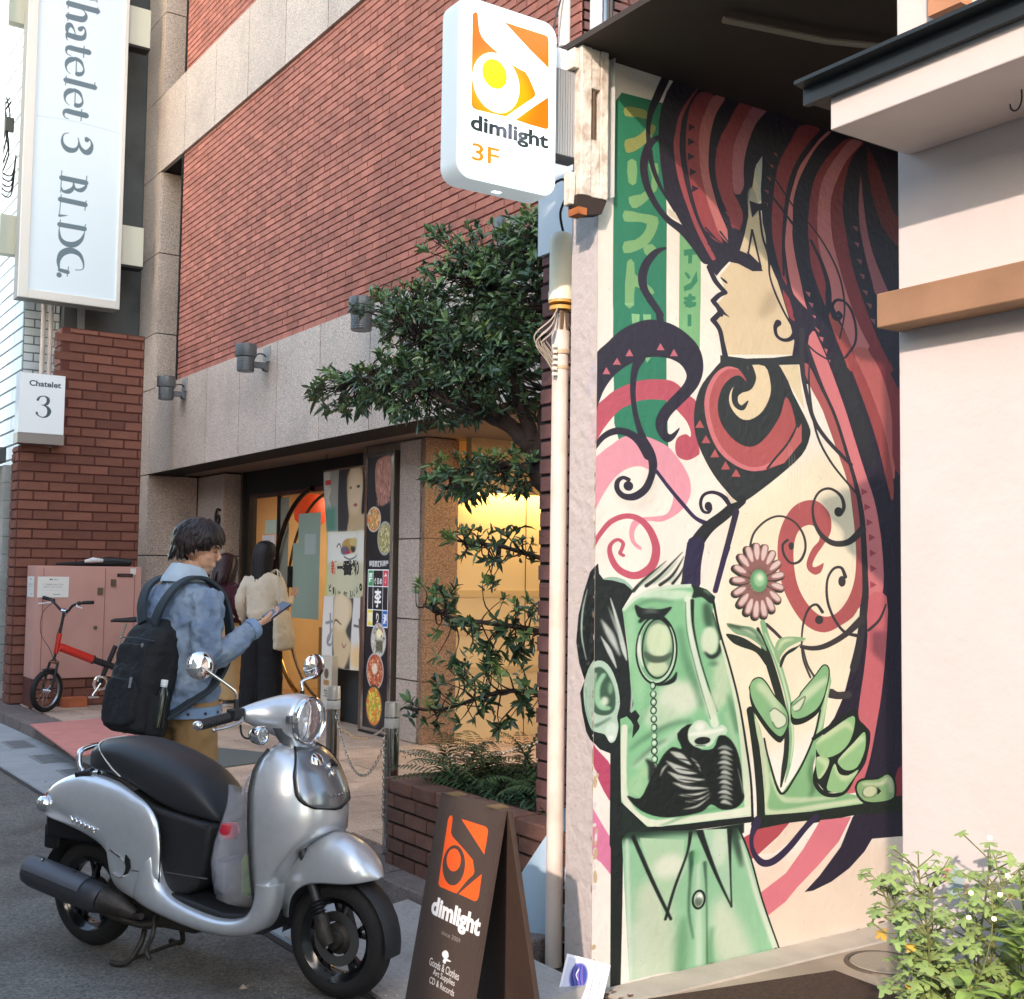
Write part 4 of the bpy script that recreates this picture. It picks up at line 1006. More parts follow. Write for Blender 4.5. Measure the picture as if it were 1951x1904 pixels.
["s",[206,212,198],[344,2287,360,2284,383,2298],[1.9,12.7,1.9],3,0.85],
["s",[160,170,156],[349,2304,360,2300,386,2315],[1.9,12.7,1.9],3,0.85],
["s",[206,212,198],[340,2318,360,2316,383,2330],[1.9,12.7,1.9],3,0.85],
["s",[160,170,156],[344,2335,360,2332,386,2347],[1.9,12.7,1.9],3,0.85],
["s",[206,212,198],[349,2351,360,2348,383,2362],[1.9,12.7,1.9],3,0.85],
["s",[150,160,150],[400,2247,411,2299,416,2330],[1.9,3.9,1.9],1.5,0.8],
["p",[198,222,190],[253,2120,259,2099,280,2080,303,2085,321,2109,339,2106,353,2100,368,2116,362,2133,339,2135,319,2164,280,2166,257,2145],3,1],
["e",287,2101,15,13,[230,238,218],5],
["s",[236,240,222],[258,2123,289,2121,325,2120,357,2115],[7.8,14.6,12.7,7.8],4,0.9],
["e",295,2146,23,12,[16,22,16],1],
["s",[60,90,64],[276,2159,303,2164],[3.9,3.9],2,0.8],
["p",[18,24,20],[69,2021,84,2050,97,2066,103,2080,100,2119,118,2093,120,2084,113,2067,120,2053,108,2033,97,2042],0],
["p",[142,200,150],[75,2423,90,2404,401,2440,439,2541,477,2691,527,2853,386,2857,234,2853,172,2847,97,2849],0],
["c",[75,2423,90,2404,401,2440,439,2541,477,2691,527,2853,386,2857,234,2853,172,2847,97,2849],0],
["s",[200,214,180],[155,2597,165,2706,176,2869],[88.8,110.9,110.9],22,0.9],
["s",[204,216,184],[349,2664,365,2752,402,2872],[33.3,88.8,99.8],20,0.9],
["s",[200,216,186],[118,2696,128,2804,124,2882],[44.4,55.5,55.5],18,0.8],
["s",[84,150,96],[243,2697,238,2777,234,2863],[16.6,33.3,33.3],14,0.7],
["s",[96,164,106],[324,2742,319,2796,321,2874],[11.1,16.6,22.2],9,0.8],
["s",[20,44,28],[79,2402,232,2411,385,2435],[49.9,38.8,49.9],14,0.95],
["s",[28,50,34],[385,2441,401,2506,412,2564],[33.3,22.2,5.5],8,0.8],
["s",[216,226,200],[409,2479,461,2676,516,2849],[5.5,14.4,16.6],4,0.9],
["s",[206,224,200],[88,2425,94,2638,100,2849],[7.8,11.1,13.3],4,0.8],
["p",[172,210,164],[122,2425,244,2451,242,2555,191,2685,161,2577],0,2],
["e",203,2526,44,38,[226,232,204],14,0.9],
["s",[18,24,20],[104,2417,156,2560,208,2689],[11.1,10.0,7.8],1],
["s",[18,24,20],[193,2686,218,2594,252,2496,262,2432],[7.8,7.8,6.7,11.1],1],
["p",[166,208,168],[296,2421,371,2433,381,2685,339,2573],0,1.5],
["e",346,2490,23,62,[206,222,192],10,0.8],
["s",[18,24,20],[284,2419,333,2566,382,2688],[18.9,10.0,4.4],1.5],
["s",[18,24,20],[375,2439,378,2558,382,2688],[14.4,5.5,4.4],1.5],
["s",[30,70,44],[267,2499,262,2564,258,2673,271,2763],[22.2,7.8,5.5,3.3],4,0.85],
["s",[30,60,40],[303,2533,308,2628,311,2850],[11.1,4.4,4.4],3,0.7],
["s",[200,222,194],[285,2513,285,2596,288,2844],[7.8,14.4,22.2],6,0.7],
["e",280,2507,10,27,[120,196,130],5,0.8],
["e",286,2645,20,31,[18,24,20]],
["e",286,2645,14,24,[170,196,166]],
["e",289,2638,7,12,[244,246,238],1.5],
["e",285,2652,11,14,[40,60,44],3,0.6],
["c",None,4],
["s",[18,24,20],[404,2441,439,2541,477,2691,528,2854],[5.5,5.0,5.0,4.4]]
]
MP = Paint(1280, 2870, (246, 236, 220))
pr_ = lambda f: [(f[i], f[i+1]) for i in range(0, len(f), 2)] if f else None
for o in MURAL:
    if o[0] == 'p': MP.poly(pr_(o[2]), o[1], *o[3:])
    elif o[0] == 's': MP.stroke(pr_(o[2]), o[3], o[1], *o[4:], smooth=5)
    elif o[0] == 'e': MP.ell(o[1], o[2], max(o[3], 1), max(o[4], 1), o[5], *o[6:])
    elif o[0] == 'c': MP.setclip(pr_(o[1]), o[2])
# chipped lower edge and scuffs
rr = np.random.RandomState(4)
for k in range(70): MP.ell(rr.uniform(0, 1280), 2868-abs(rr.normal(0, 8)), rr.uniform(3, 16), rr.uniform(2, 6), (120, 98, 74))
for k in range(22): MP.ell(4+abs(rr.normal(0, 3)), rr.uniform(2200, 2860), rr.uniform(2, 6), rr.uniform(4, 16), (206, 178, 130) if k % 3 else (226, 220, 214))
for k in range(260): MP.ell(rr.uniform(0, 1280), rr.uniform(0, 2870), rr.uniform(.6, 1.8), rr.uniform(.6, 2.2), (120, 110, 96), 0, .5)
for k in range(5):
    x = 560+k*9; MP.stroke([(x, 1150+k*20), (x+2, 1230), (x-1, 1330+k*13)], [1, 2, 1], (200, 196, 184), 0, .5)
g_ = MP.a.mean(2, keepdims=True); MP.a = (g_+(MP.a-g_)*.86)*.83+3; mural_img = MP.image('mural painting')
m_mural = mat('mural paint', image=mural_img, rough=.5, bump=.35, bscale=34, vary=.06, vscale=4)
mw_ = thing('mural_wall', 'rendered wall with a painted woman, red hair and a green monocled man', 'wall')
MB().box(2.69, 7.5, 3.4425, 3.60, -.02, 3.432).build('wall', mat('wall plaster', (228, 216, 206), .65, vary=.05, vscale=3, bump=.5, bscale=18, dirt=.3, dcol=(190, 180, 176), dscale=5), mw_)
panel('mural', MP, [(2.69, 3.44, 0), (2.69+1280*.0018, 3.44, 0), (2.69+1280*.0018, 3.44, 3.444), (2.69, 3.44, 3.444)], m_mural, mw_)
MB().box(2.69+1280*.0018, 7.5, 3.438, 3.442, 0, 3.43).build('dark_paint', mat('mural navy', (38, 28, 46), .55), mw_)
# ================================================================ PRINT ON SIGNS (outlines in panel pixels)
LIGHTBOX = [
["p",[240,92,6],[[56.6,63.3],[61.5,54.4],[69.3,49.7],[77.9,51.1],[81.3,81.4],[86.2,111.3],[95.9,128.7],[115.7,144.0],[167.4,170.1],[212.2,191.4],[249.8,200.9],[280.0,206.0],[295.5,221.3],[322.9,265.9],[325.3,276.8],[315.6,290.0],[274.3,322.2],[237.3,356.2],[200.5,382.3],[141.8,384.6],[76.9,386.0],[63.9,382.8],[58.8,372.9]],0,0,1],
["p",[240,92,6],[[187.6,52.1],[366.0,51.7],[376.2,55.4],[380.3,70.6],[381.7,167.5],[301.6,123.6]],0,0,1],
["p",[240,92,6],[[380.8,271.3],[384.7,376.8],[379.4,386.4],[367.0,389.1],[237.8,387.7],[304.8,331.0]],0,0,1],
["e",169.6,296.6,141.70000000000002,118.69999999999999,[248,150,0],34,0.7],
["p",[255,255,255],[[77.9,48.0],[187.6,52.1],[301.6,123.6],[381.7,167.5],[380.8,271.3],[304.8,331.0],[237.8,387.7],[200.5,382.3],[274.3,322.2],[315.6,290.0],[325.3,276.8],[322.9,265.9],[295.5,221.3],[280.0,206.0],[212.2,191.4],[167.4,170.1],[115.7,144.0],[95.9,128.7],[86.2,111.3],[81.3,81.4]],0,0,1],
["p",[255,255,255],[[20.7,48.5],[61.4,49.5],[55.9,63.5],[58.1,373.1],[63.9,382.8],[76.9,387.2],[200.5,383.0],[367.1,391.7],[368.6,492.8],[-40.2,517.8],[-49.1,68.2]],0,0,1],
["e",158.2,274.3,97.60000000000002,103.59999999999997,[255,255,255],0,1],
["e",151.1,244.7,51.30000000000001,51.19999999999999,[252,196,0],0,1]]
ABOARD = [
["p",[238,92,28],[[85.7,91.9],[94.0,76.9],[109.8,72.1],[118.7,82.8],[123.4,136.1],[141.2,149.6],[182.1,162.0],[239.8,180.7],[275.7,193.3],[304.2,203.9],[328.5,240.9],[324.3,254.7],[296.5,276.7],[268.2,305.5],[235.6,341.9],[217.0,344.1],[111.9,344.9],[95.5,336.4],[93.0,290.1],[90.0,203.1]],0,0,1],
["p",[238,92,28],[[178.8,73.7],[348.6,72.0],[365.6,75.4],[374.0,86.8],[374.9,128.6],[373.6,170.6],[270.5,118.9]],0,0,1],
["p",[238,92,28],[[379.6,239.8],[384.0,318.3],[377.3,335.7],[361.2,342.5],[248.1,341.1],[313.1,289.3]],0,0,1],
["e",181.0,248.5,79.60000000000002,73.89999999999998,[70,58,50],0,1],
["e",174.8,229.9,51.0,42.099999999999994,[238,92,28],0,1],
["s",[70,58,50],[[105.3,267.4],[157.6,178.7],[258.0,236.0]],0.9,0,1],
["p",[236,236,232],[[204.3,566.5],[223.3,553.8],[243.6,556.3],[252.1,570.0],[244.6,578.3],[273.4,580.2],[262.5,585.7],[241.7,588.7],[238.8,599.1],[223.6,599.9],[217.0,592.1],[223.3,584.0],[208.4,578.3]],3,0,1]]
TALLSIGN = [
["s",[92,112,122],[[137.4,392.7],[141.2,396.7],[156.9,395.8]],[12.0,3.0,2.4],0,1],
["s",[92,112,122],[[157.8,389.4],[157.2,399.7]],2.4,0,1],
["s",[92,112,122],[[80.2,424.8],[159.1,424.7]],16.4,0,1],
["s",[92,112,122],[[79.7,411.9],[78.3,438.7]],2.6,0,1],
["s",[92,112,122],[[160.6,414.5],[158.9,433.9]],2.7,0,1],
["s",[92,112,122],[[118.5,433.1],[126.3,439.0],[128.1,449.9],[119.4,460.1],[100.4,461.9],[80.3,462.0]],[2.3,3.5,10.0,17.0,17.0,16.4],0,1],
["s",[92,112,122],[[79.4,450.9],[78.9,474.9]],2.7,0,1],
["s",[92,112,122],[[113.3,490.6],[121.4,483.3],[127.6,489.2],[128.0,501.7],[122.5,513.3],[107.1,517.4],[81.0,515.7]],[13.2,7.2,4.2,7.2,13.2,16.7,14.9],0,1],
["e",114.7,490.7,5.700000000000003,6.0,[92,112,122],0,1],
["s",[92,112,122],[[102.2,513.7],[96.9,496.3],[87.0,485.2],[80.1,489.6],[77.7,502.8],[81.5,514.3]],[2.4,4.2,12.0,13.2,8.4,3.0],0,1],
["s",[92,112,122],[[81.1,516.4],[76.6,523.1],[80.4,531.1]],[8.8,4.1,2.3],0,1],
["s",[92,112,122],[[138.9,551.4],[108.3,551.8],[89.4,551.3]],[16.4,15.2,15.2],0,1],
["s",[92,112,122],[[89.4,551.3],[81.2,553.5],[77.5,562.9],[81.8,571.8],[90.6,573.5]],[14.6,10.5,5.3,2.6,2.3],0,1],
["s",[92,112,122],[[126.4,537.5],[125.6,570.0]],3.0,0,1],
["s",[92,112,122],[[138.4,736.5],[107.9,736.1],[89.0,735.0]],[16.4,15.2,15.2],0,1],
["s",[92,112,122],[[89.0,735.0],[80.9,736.9],[77.2,746.2],[81.5,755.1],[90.3,757.1]],[14.6,10.5,5.3,2.6,2.3],0,1],
["s",[92,112,122],[[125.9,722.4],[125.2,754.6]],2.9,0,1],
["s",[92,112,122],[[105.8,580.1],[92.9,584.0],[81.9,594.3],[78.7,608.9],[82.9,620.3],[91.5,625.8]],[7.0,14.6,11.7,5.3,2.6,1.8],0,1],
["s",[92,112,122],[[104.5,579.4],[117.8,583.8],[126.1,598.0],[127.5,610.3],[120.2,620.1],[110.8,622.5]],[10.8,10.2,4.2,5.4,10.8,13.7],0,1],
["s",[92,112,122],[[106.6,582.9],[107.0,622.9]],2.9,0,1],
["s",[92,112,122],[[105.7,671.4],[92.8,675.0],[81.9,685.1],[78.6,699.6],[82.8,711.0],[91.4,716.7]],[6.9,14.3,11.5,5.2,2.6,1.7],0,1],
["s",[92,112,122],[[104.4,670.7],[117.6,675.2],[126.0,689.5],[127.4,701.7],[120.1,711.5],[110.7,713.7]],[10.5,10.0,4.1,5.3,10.5,13.5],0,1],
["s",[92,112,122],[[106.5,674.2],[106.9,714.1]],2.9,0,1],
["s",[92,112,122],[[80.5,647.6],[159.1,649.3]],15.2,0,1],
["s",[92,112,122],[[80.6,635.6],[79.2,661.9]],2.6,0,1],
["s",[92,112,122],[[159.8,635.5],[158.9,656.9]],2.7,0,1],
["s",[92,112,122],[[92.9,797.3],[80.7,803.2],[75.8,817.2],[79.0,833.8],[92.7,845.2],[110.3,843.2],[119.3,831.3],[121.1,814.7],[118.5,806.5]],[1.7,2.9,5.2,9.7,15.5,12.0,5.2,2.9,2.3],0,1],
["s",[92,112,122],[[121.1,814.7],[126.5,832.2],[138.7,842.9],[150.5,838.9],[157.8,821.7],[153.5,806.4],[142.1,803.1]],[2.4,8.4,13.7,15.5,8.4,3.6,10.2],0,1],
["e",143.0,806.9,6.099999999999994,6.5,[92,112,122],0,1],
["s",[92,112,122],[[78.8,929.5],[144.5,930.6]],14.6,0,1],
["s",[92,112,122],[[78.1,909.4],[77.4,971.2]],2.4,0,1],
["s",[92,112,122],[[146.8,910.7],[145.3,937.6]],2.5,0,1],
["s",[92,112,122],[[78.3,955.8],[84.0,966.9],[100.1,963.7],[111.2,950.4],[110.7,934.3]],[2.0,6.9,12.9,7.9,2.5],0,1],
["s",[92,112,122],[[110.8,939.3],[117.2,954.3],[132.7,954.4],[144.9,941.8],[146.0,929.8]],[2.5,6.9,11.9,6.9,2.5],0,1],
["s",[92,112,122],[[77.7,991.3],[144.8,993.9]],14.6,0,1],
["s",[92,112,122],[[147.3,982.2],[144.9,1010.2]],2.5,0,1],
["s",[92,112,122],[[79.1,977.4],[76.0,1038.0]],2.4,0,1],
["s",[92,112,122],[[76.5,1037.9],[97.8,1034.0]],[7.8,1.5],0,1],
["s",[92,112,122],[[77.8,1062.9],[145.3,1063.6]],13.7,0,1],
["s",[92,112,122],[[79.2,1049.0],[76.6,1082.2]],2.4,0,1],
["s",[92,112,122],[[147.7,1050.4],[145.7,1076.2]],2.5,0,1],
["s",[92,112,122],[[76.9,1077.1],[81.1,1101.5],[95.9,1114.1],[118.9,1113.3],[137.7,1096.9],[146.1,1074.1]],[2.4,8.8,14.7,15.7,9.8,2.4],0,1],
["s",[92,112,122],[[125.3,1185.0],[144.5,1180.0],[145.8,1161.6],[134.3,1139.1],[109.9,1131.9],[87.4,1143.7],[78.2,1167.3],[81.5,1191.8]],[2.4,2.4,4.9,11.8,17.6,16.7,9.8,3.9],0,1],
["s",[92,112,122],[[82.4,1191.7],[104.0,1194.4]],[9.8,11.8],0,1],
["s",[92,112,122],[[105.9,1179.0],[103.0,1206.6]],2.4,0,1],
["e",81.5,1205.9,7.099999999999994,7.399999999999864,[92,112,122],0,1],
["s",[176,196,204],[[4.4,767.4],[111.3,760.7],[240.3,767.9]],2.4,1,0.8]]
ENDFACE = [
["p",[18,24,20],[[87.7,944.6],[66.0,960.2],[48.0,997.3],[32.2,1040.5],[25.9,1089.3],[36.0,1128.5],[52.9,1158.3],[39.3,1182.0],[46.9,1217.9],[59.0,1250.1],[70.6,1262.7],[98.0,1277.2],[154.9,1279.4],[150.7,946.0]],0,0,1],
["s",[176,206,186],[[58.1,992.0],[44.8,1031.5],[42.7,1077.0],[56.9,1120.0]],[2.3,5.3,5.3,2.3],1,1],
["p",[176,208,182],[[52.9,1158.3],[70.8,1127.5],[100.2,1119.1],[110.9,1249.6],[84.1,1247.8],[70.3,1240.5],[55.1,1211.4],[49.5,1181.1]],3,0,1],
["s",[120,190,160],[[57.3,1172.0],[59.7,1210.9],[77.2,1242.5]],[3.0,4.4,3.0],1.5,0.8],
["p",[205,196,214],[[57.6,585.6],[75.4,570.7],[76.2,622.8],[50.3,634.6]],3,4,0.5],
["p",[228,190,200],[[59.2,685.3],[77.0,674.8],[77.8,731.4],[55.7,722.2]],3,5,0.4]]

def play(P, ops):
    for o in ops:
        if o[0] == 'p': P.poly(o[2], o[1], o[3], o[4], o[5])
        elif o[0] == 's': P.stroke(o[2], o[3], o[1], o[4], o[5], 5)
        elif o[0] == 'e': P.ell(o[1], o[2], o[3], o[4], o[5], o[6], o[7])
# ================================================================ SIGNS
def rbox(x0, x1, z0, z1, r, n=6):
    o = []
    for cx, cz, a0 in ((x1-r, z1-r, 0), (x0+r, z1-r, 90), (x0+r, z0+r, 180), (x1-r, z0+r, 270)):
        for i in range(n+1):
            a = radians(a0+90*i/n); o.append((cx+r*cos(a), cz+r*sin(a)))
    return o
# --- painted end face of the mural wall
EP = Paint(80, 1716, (226, 214, 206)); play(EP, ENDFACE); rs = np.random.RandomState(5)
for k in range(60): EP.ell(79-abs(rs.normal(0, 1.5)), rs.uniform(700, 1716), rs.uniform(.8, 2), rs.uniform(2, 7), ((206, 178, 130), (240, 234, 228), (170, 150, 130))[k % 3])
for k in range(120): EP.ell(rs.uniform(0, 80), rs.uniform(0, 1716), rs.uniform(.6, 3), rs.uniform(.6, 4), (196, 180, 170), 1, .5)
g_ = EP.a.mean(2, keepdims=True); EP.a = (g_+(EP.a-g_)*.84)*.80+3
panel('end_face', EP, [(2.6885, 3.60, 0), (2.6885, 3.4402, 0), (2.6885, 3.4402, 3.432), (2.6885, 3.60, 3.432)], mat('end face paint', image=EP.image('end face'), rough=.5, bump=.9, bscale=22), mw_)
# --- lightbox
P = Paint(627, 945, (255, 255, 255)); 
for o in LIGHTBOX:
    o = list(o)
    k = 1.5
    if o[0] == 'p': P.poly([(x*k, y*k) for x, y in o[2]], o[1], o[3], o[4]*k, o[5])
    elif o[0] == 'e': P.ell(o[1]*k, o[2]*k, o[3]*k, o[4]*k, o[5], o[6]*k, o[7])
print_text(P, 'dimlight', 84, 606, 576, 712, (34, 44, 46), .035)
P.ell(330, 650, 90, 40, (150, 150, 175), 30, .35)
print_text(P, '3F', 96, 752, 262, 842, (246, 110, 10), .012)
for x, w_ in ((60, 60), (130, 40), (200, 50)): P.ell(70+x, 925, w_, 6, (170, 190, 110), 3, .6)
lb_img = P.image('lightbox face')
m_lbf = mat('lightbox face', image=lb_img, rough=.3, emit='image', estr=.36)
m_lbs = mat('lightbox side', (214, 226, 230), .35, emit=(225, 240, 245), estr=.09)
lb = thing('light_box_sign', 'white glowing light box sign with an orange eye logo reading dimlight 3F', 'sign', (2.254, 3.48, 2.84))
x0, x1, z0, z1 = 2.045-2.254, 2.463-2.254, 0, .64
pr = rbox(x0, x1, z0, z1, .055)
b = MB(); b.loft([[(x, .022, z) for x, z in pr], [(x, -.068, z) for x, z in pr], [(x*.985, -.0795, .315+(z-.315)*.99) for x, z in pr]], cap=False)
b.f.append(tuple(range(len(pr)))); b.build('case', m_lbs, lb, smooth=40)
f = MB(); q = rbox(x0+.008, x1-.008, z0+.008, z1-.008, .048); f.v = [(x, -.0805, z) for x, z in q]; f.f = [tuple(reversed(range(len(q))))]
f.uv = [((x-x0)/(x1-x0), (z-z0)/(z1-z0)) for x, z in q]; f.build('lit_face', m_lbf, lb, fixn=False)
MB().box(-.02, .012, -.03, -.01, -.0015, .0).build('drain_slot', mat('lit slot', (255, 255, 255), .4, emit=(255, 255, 255), estr=.5), lb)
br = thing('sign_bracket', 'ribbed grey metal box holding the glowing sign on the rusty post', 'bracket', (0, 0, 0))
g = MB()
for i in range(12): g.box(2.4645+i*.0115, 2.4645+i*.0115+.009, 3.425, 3.51, 3.02, 3.335)
g.build('ribbed_case', mat('galvanised', (172, 176, 178), .4, metal=.5), br)
MB().box(2.4645, 2.60, 3.428, 3.512, 3.018, 3.337).build('inner_case', mat('galvanised dark', (118, 122, 126), .45, metal=.5), br)
s_ = MB()
for i in range(5): s_.lathe([(0, 0), (.004, 0), (.004, .003), (0, .004)], 6, Matrix.Translation((2.595, 3.424, 3.05+i*.07)) @ Matrix.Rotation(radians(90), 4, 'X'))
s_.build('screws', m_dark, br)['kind'] = 'stuff'
# --- rusty post at the corner of the mural wall
m_rust = mat('peeling cream paint', (208, 202, 190), .7, vary=.1, vscale=12, bump=.8, bscale=40, dirt=.6, dcol=(128, 84, 54), dscale=16)
po = thing('steel_corner_post', 'rusty cream painted steel channel with a slot at the top of the wall corner', 'post')
c = MB(); c.box(2.565, 2.612, 3.385, 3.43, 2.875, 3.43).box(2.655, 2.69, 3.385, 3.43, 2.875, 3.43).box(2.612, 2.655, 3.39, 3.43, 3.28, 3.43).box(2.612, 2.655, 3.39, 3.43, 2.875, 3.09)
c.box(2.612, 2.655, 3.418, 3.43, 3.09, 3.28); c.build('channel', m_rust, po, bevel=.004)
MB().tube([(2.633, 3.408, 3.09), (2.633, 3.408, 3.28)], .012, 8).build('rod', mat('rust steel', (92, 74, 58), .8, bump=.4, bscale=60), po)
MB().box(2.54, 2.564, 3.40, 3.46, 3.345, 3.42).build('side_lug', m_rust, po, bevel=.004); MB().box(2.535, 2.56, 3.41, 3.45, 2.84, 2.96).build('side_lug', m_rust, po, bevel=.004)
c = MB(); c.prism([(2.555, 2.874), (2.69, 2.874), (2.665, 2.82), (2.60, 2.806), (2.55, 2.83)], (-3.44, -3.39), Matrix(((1, 0, 0, 0), (0, 0, -1, 0), (0, 1, 0, 0), (0, 0, 0, 1)))); c.build('hopper', mat('burnt steel', (48, 36, 30), .7), po)
c = MB(); c.box(2.55, 2.59, 3.38, 3.44, 2.80, 2.826); c.build('rusted_lip', mat('orange rust', (150, 90, 48), .8, vary=.3, vscale=20), po)
m_ang = mat('galvanised strip', (206, 208, 206), .5, metal=.2)
ps = thing('perforated_angle', 'perforated metal strip fixed upright beside the rusty post', 'angle bar')
c = MB(); z = 2.905
while z < 3.425:
    c.box(2.697, 2.708, 3.434, 3.4385, z, z+.028).box(2.714, 2.732, 3.434, 3.4385, z, z+.028).box(2.708, 2.714, 3.434, 3.4385, z+.008, z+.028); z += .028
c.box(2.732, 2.736, 3.405, 3.4385, 2.90, 3.43); c.build('strip', m_ang, ps)
MB().box(2.708, 2.714, 3.4388, 3.4398, 2.906, 3.42).build('dark_backing', m_black, ps)
# --- white pole with cap and cables
pl = thing('white_pole', 'tall white painted pole with a fat cream cap standing before the brick pier', 'pole', (2.742, 3.74, 0))
m_pole = mat('old white pole paint', (214, 202, 190), .45, vary=.04, vscale=5, bump=.15, bscale=30, dirt=.35, dcol=(150, 120, 96), dscale=6)
MB().lathe([(.034, 0), (.033, .02), (.033, 1.0), (.0325, 2.2), (.0325, 2.36), (.036, 2.362), (.036, 2.45), (.027, 2.455), (.026, 2.52)], 20).build('shaft', m_pole, pl, smooth=40)
MB().lathe([(.037, 2.36), (.0375, 2.365), (.0375, 2.372), (.037, 2.377)], 20).lathe([(.0355, 2.30), (.036, 2.303), (.036, 2.31), (.0355, 2.313)], 20).build('collar', mat('pole collar', (190, 168, 140), .5), pl, smooth=40)
MB().lathe([(0, 2.845), (.030, 2.843), (.040, 2.836), (.046, 2.815), (.047, 2.79), (.047, 2.61), (.0505, 2.605), (.0505, 2.572), (.0, 2.572)], 28).build('cap', mat('cream plastic', (222, 218, 194), .4, dirt=.35, dcol=(190, 200, 130), dscale=5), pl, smooth=40)
MB().lathe([(.049, 2.571), (.049, 2.562), (.0, 2.562)], 24).lathe([(.0, 2.535), (.045, 2.535), (.045, 2.55), (.0, 2.552)], 24).build('cap_base', mat('ochre rim', (206, 158, 80), .5), pl, smooth=40)
MB().box(-.022, .022, -.026, -.018, 2.44, 2.56).build('clamp', mat('dull clamp', (130, 112, 92), .5, metal=.5), pl, bevel=.004)
wr = thing('cable_bundle', 'tangle of grey cables looped at the top of the white pole', 'cables', (2.742, 3.74, 0))
m_wire = mat('grey cable', (168, 158, 144), .5)
rnd_ = random.Random(5)
for k in range(7):
    r = .035+.006*k; cx_, cz_ = -.06-.004*k, 2.41-.01*(k % 3)
    pts = [(-.025, -.02, 2.55), (cx_, -.03-.004*k, cz_+r), (cx_-r*.8, -.02, cz_), (cx_, -.02, cz_-r), (-.035, -.02, 2.33-.012*k)]
    MB().tube(spline(pts, 5), .0028, 6).build('cable', m_wire, wr, smooth=60)
MB().tube(spline([(.03, 0, 2.5), (.06, .0, 2.44), (.05, -.01, 2.36), (.10, .02, 2.20), (.06, .01, 2.12), (.035, 0, 2.12)], 5), .003, 6).build('cable', m_wire, wr, smooth=60)
b = MB()
for k in range(6): b.box(-.052, -.038, -.03, -.016, 2.27+k*.022, 2.282+k*.022)
b.build('terminal_block', mat('white plastic', (230, 226, 214), .5), wr)
b = MB()
for k in range(14):
    x, z = .045+rnd_.random()*.06, 2.38+rnd_.random()*.16; b.lathe([(0, -.012), (.01, -.01), (.011, .01), (0, .013)], 8, Matrix.Translation((x, rnd_.uniform(-.02, .03), z)) @ Euler((rnd_.random()*3, rnd_.random()*3, 0)).to_matrix().to_4x4())
b.build('connectors', mat('grey connector', (168, 170, 168), .5), wr)['kind'] = 'stuff'
for k in range(4): MB().tube([(.05+.01*k, .0, 2.40), (.075+.012*k, -.01, 2.53+.02*k)], .0045, 6).build('cable', m_wire, wr)
sc = thing('sign_cable', 'black cable hanging from the glowing sign to the white pole', 'cable')
MB().tube(spline([(2.44, 3.5, 2.86), (2.60, 3.55, 2.98), (2.66, 3.6, 2.95), (2.69, 3.68, 2.90), (2.735, 3.72, 2.84)], 5), .005, 7).build('wire', m_black, sc)
up_ = thing('upper_pipes', 'white pipes and wires rising between the brick building and the canopy', 'pipes')
MB().tube([(2.75, 3.75, 3.60), (2.75, 3.75, 6)], .024, 12).build('pipe', m_pole, up_, smooth=40)
MB().box(2.81, 2.84, 3.62, 3.66, 3.60, 6).build('perforated_rail', m_ang, up_)
for k in range(3): MB().tube(spline([(2.87+.015*k, 3.64, 3.6), (2.88+.02*k, 3.66, 4.2), (2.86+.012*k, 3.64, 5)], 6), .008, 7).build('cable', m_dark if k else mat('blue cable', (110, 130, 150), .5), up_)
MB().tube(spline([(2.70, 3.66, 3.42), (2.66, 3.7, 3.6), (2.74, 3.72, 3.9), (2.78, 3.7, 4.3)], 6), .004, 6).build('cable', m_dark, up_)
# --- tall building sign
TW, TH = 238, 1258
P = Paint(TW, TH, (203, 218, 224)); play(P, TALLSIGN); ts_img = P.image('tall sign face')
tsn = thing('tall_building_sign', 'tall grey blue sign board in white frame reading Chatelet 3 BLDG.', 'sign')
m_fr = mat('sign frame', (232, 232, 222), .4, metal=.1)
ZB = 4.566
MB().box(2.72, 3.82, 13.815, 14.02, 4.47, 9.7).build('case', mat('sign case', (150, 150, 142), .5), tsn)
panel('face', P, [(2.8227, 13.80, ZB), (3.7755, 13.80, ZB), (3.7755, 13.80, 9.6), (2.8227, 13.80, 9.6)], mat('tall sign face', image=ts_img, rough=.35, emit='image', estr=.10), tsn)
MB().box(2.718, 2.8225, 13.78, 13.814, 4.47, 9.7).box(3.776, 3.822, 13.78, 13.814, 4.47, 9.7).box(2.823, 3.7755, 13.78, 13.814, 4.47, 4.565).build('frame', m_fr, tsn, bevel=.004)
m_bk = mat('cream bracket', (226, 226, 204), .5)
for z0 in (5.02, 7.64): MB().box(3.823, 4.09, 13.84, 14.0, z0, z0+.46).build('bracket', m_bk, tsn, bevel=.004); MB().box(3.823, 4.09, 13.835, 14.005, z0-.03, z0-.002).build('bracket_base', m_dark, tsn)
ls = thing('white_edge_sign', 'second white sign frame cut by the left edge of the photo', 'sign')
MB().box(1.6, 2.60, 14.25, 14.5, 3.3, 9.7).build('case', mat('bright sign', (240, 244, 242), .4, emit=(240, 250, 250), estr=.06), ls, bevel=.006)
for z0 in (5.05, 7.75): MB().box(2.601, 2.95, 14.3, 14.44, z0, z0+.45).build('bracket', m_bk, ls)
tw = thing('overhead_wires', 'coiled dark utility wires between the two tall signs', 'wires')
rn = random.Random(3)
for k in range(5):
    pts = [(2.64+rn.uniform(-.03, .09), 14.6+rn.uniform(-.05, .05), 6.95-.22*i+rn.uniform(-.06, .06)) for i in range(4)]+[(2.62, 14.6, 6.1-.05*k), (2.76, 14.6, 6.05-.06*k), (2.8, 14.6, 6.3)]
    MB().tube(spline(pts, 5), .008, 6).build('wire', m_dark, tw)
MB().box(2.66, 2.76, 14.55, 14.6, 6.55, 6.72).build('splice_box', mat('splice grey', (120, 116, 106), .5), tw, bevel=.01)
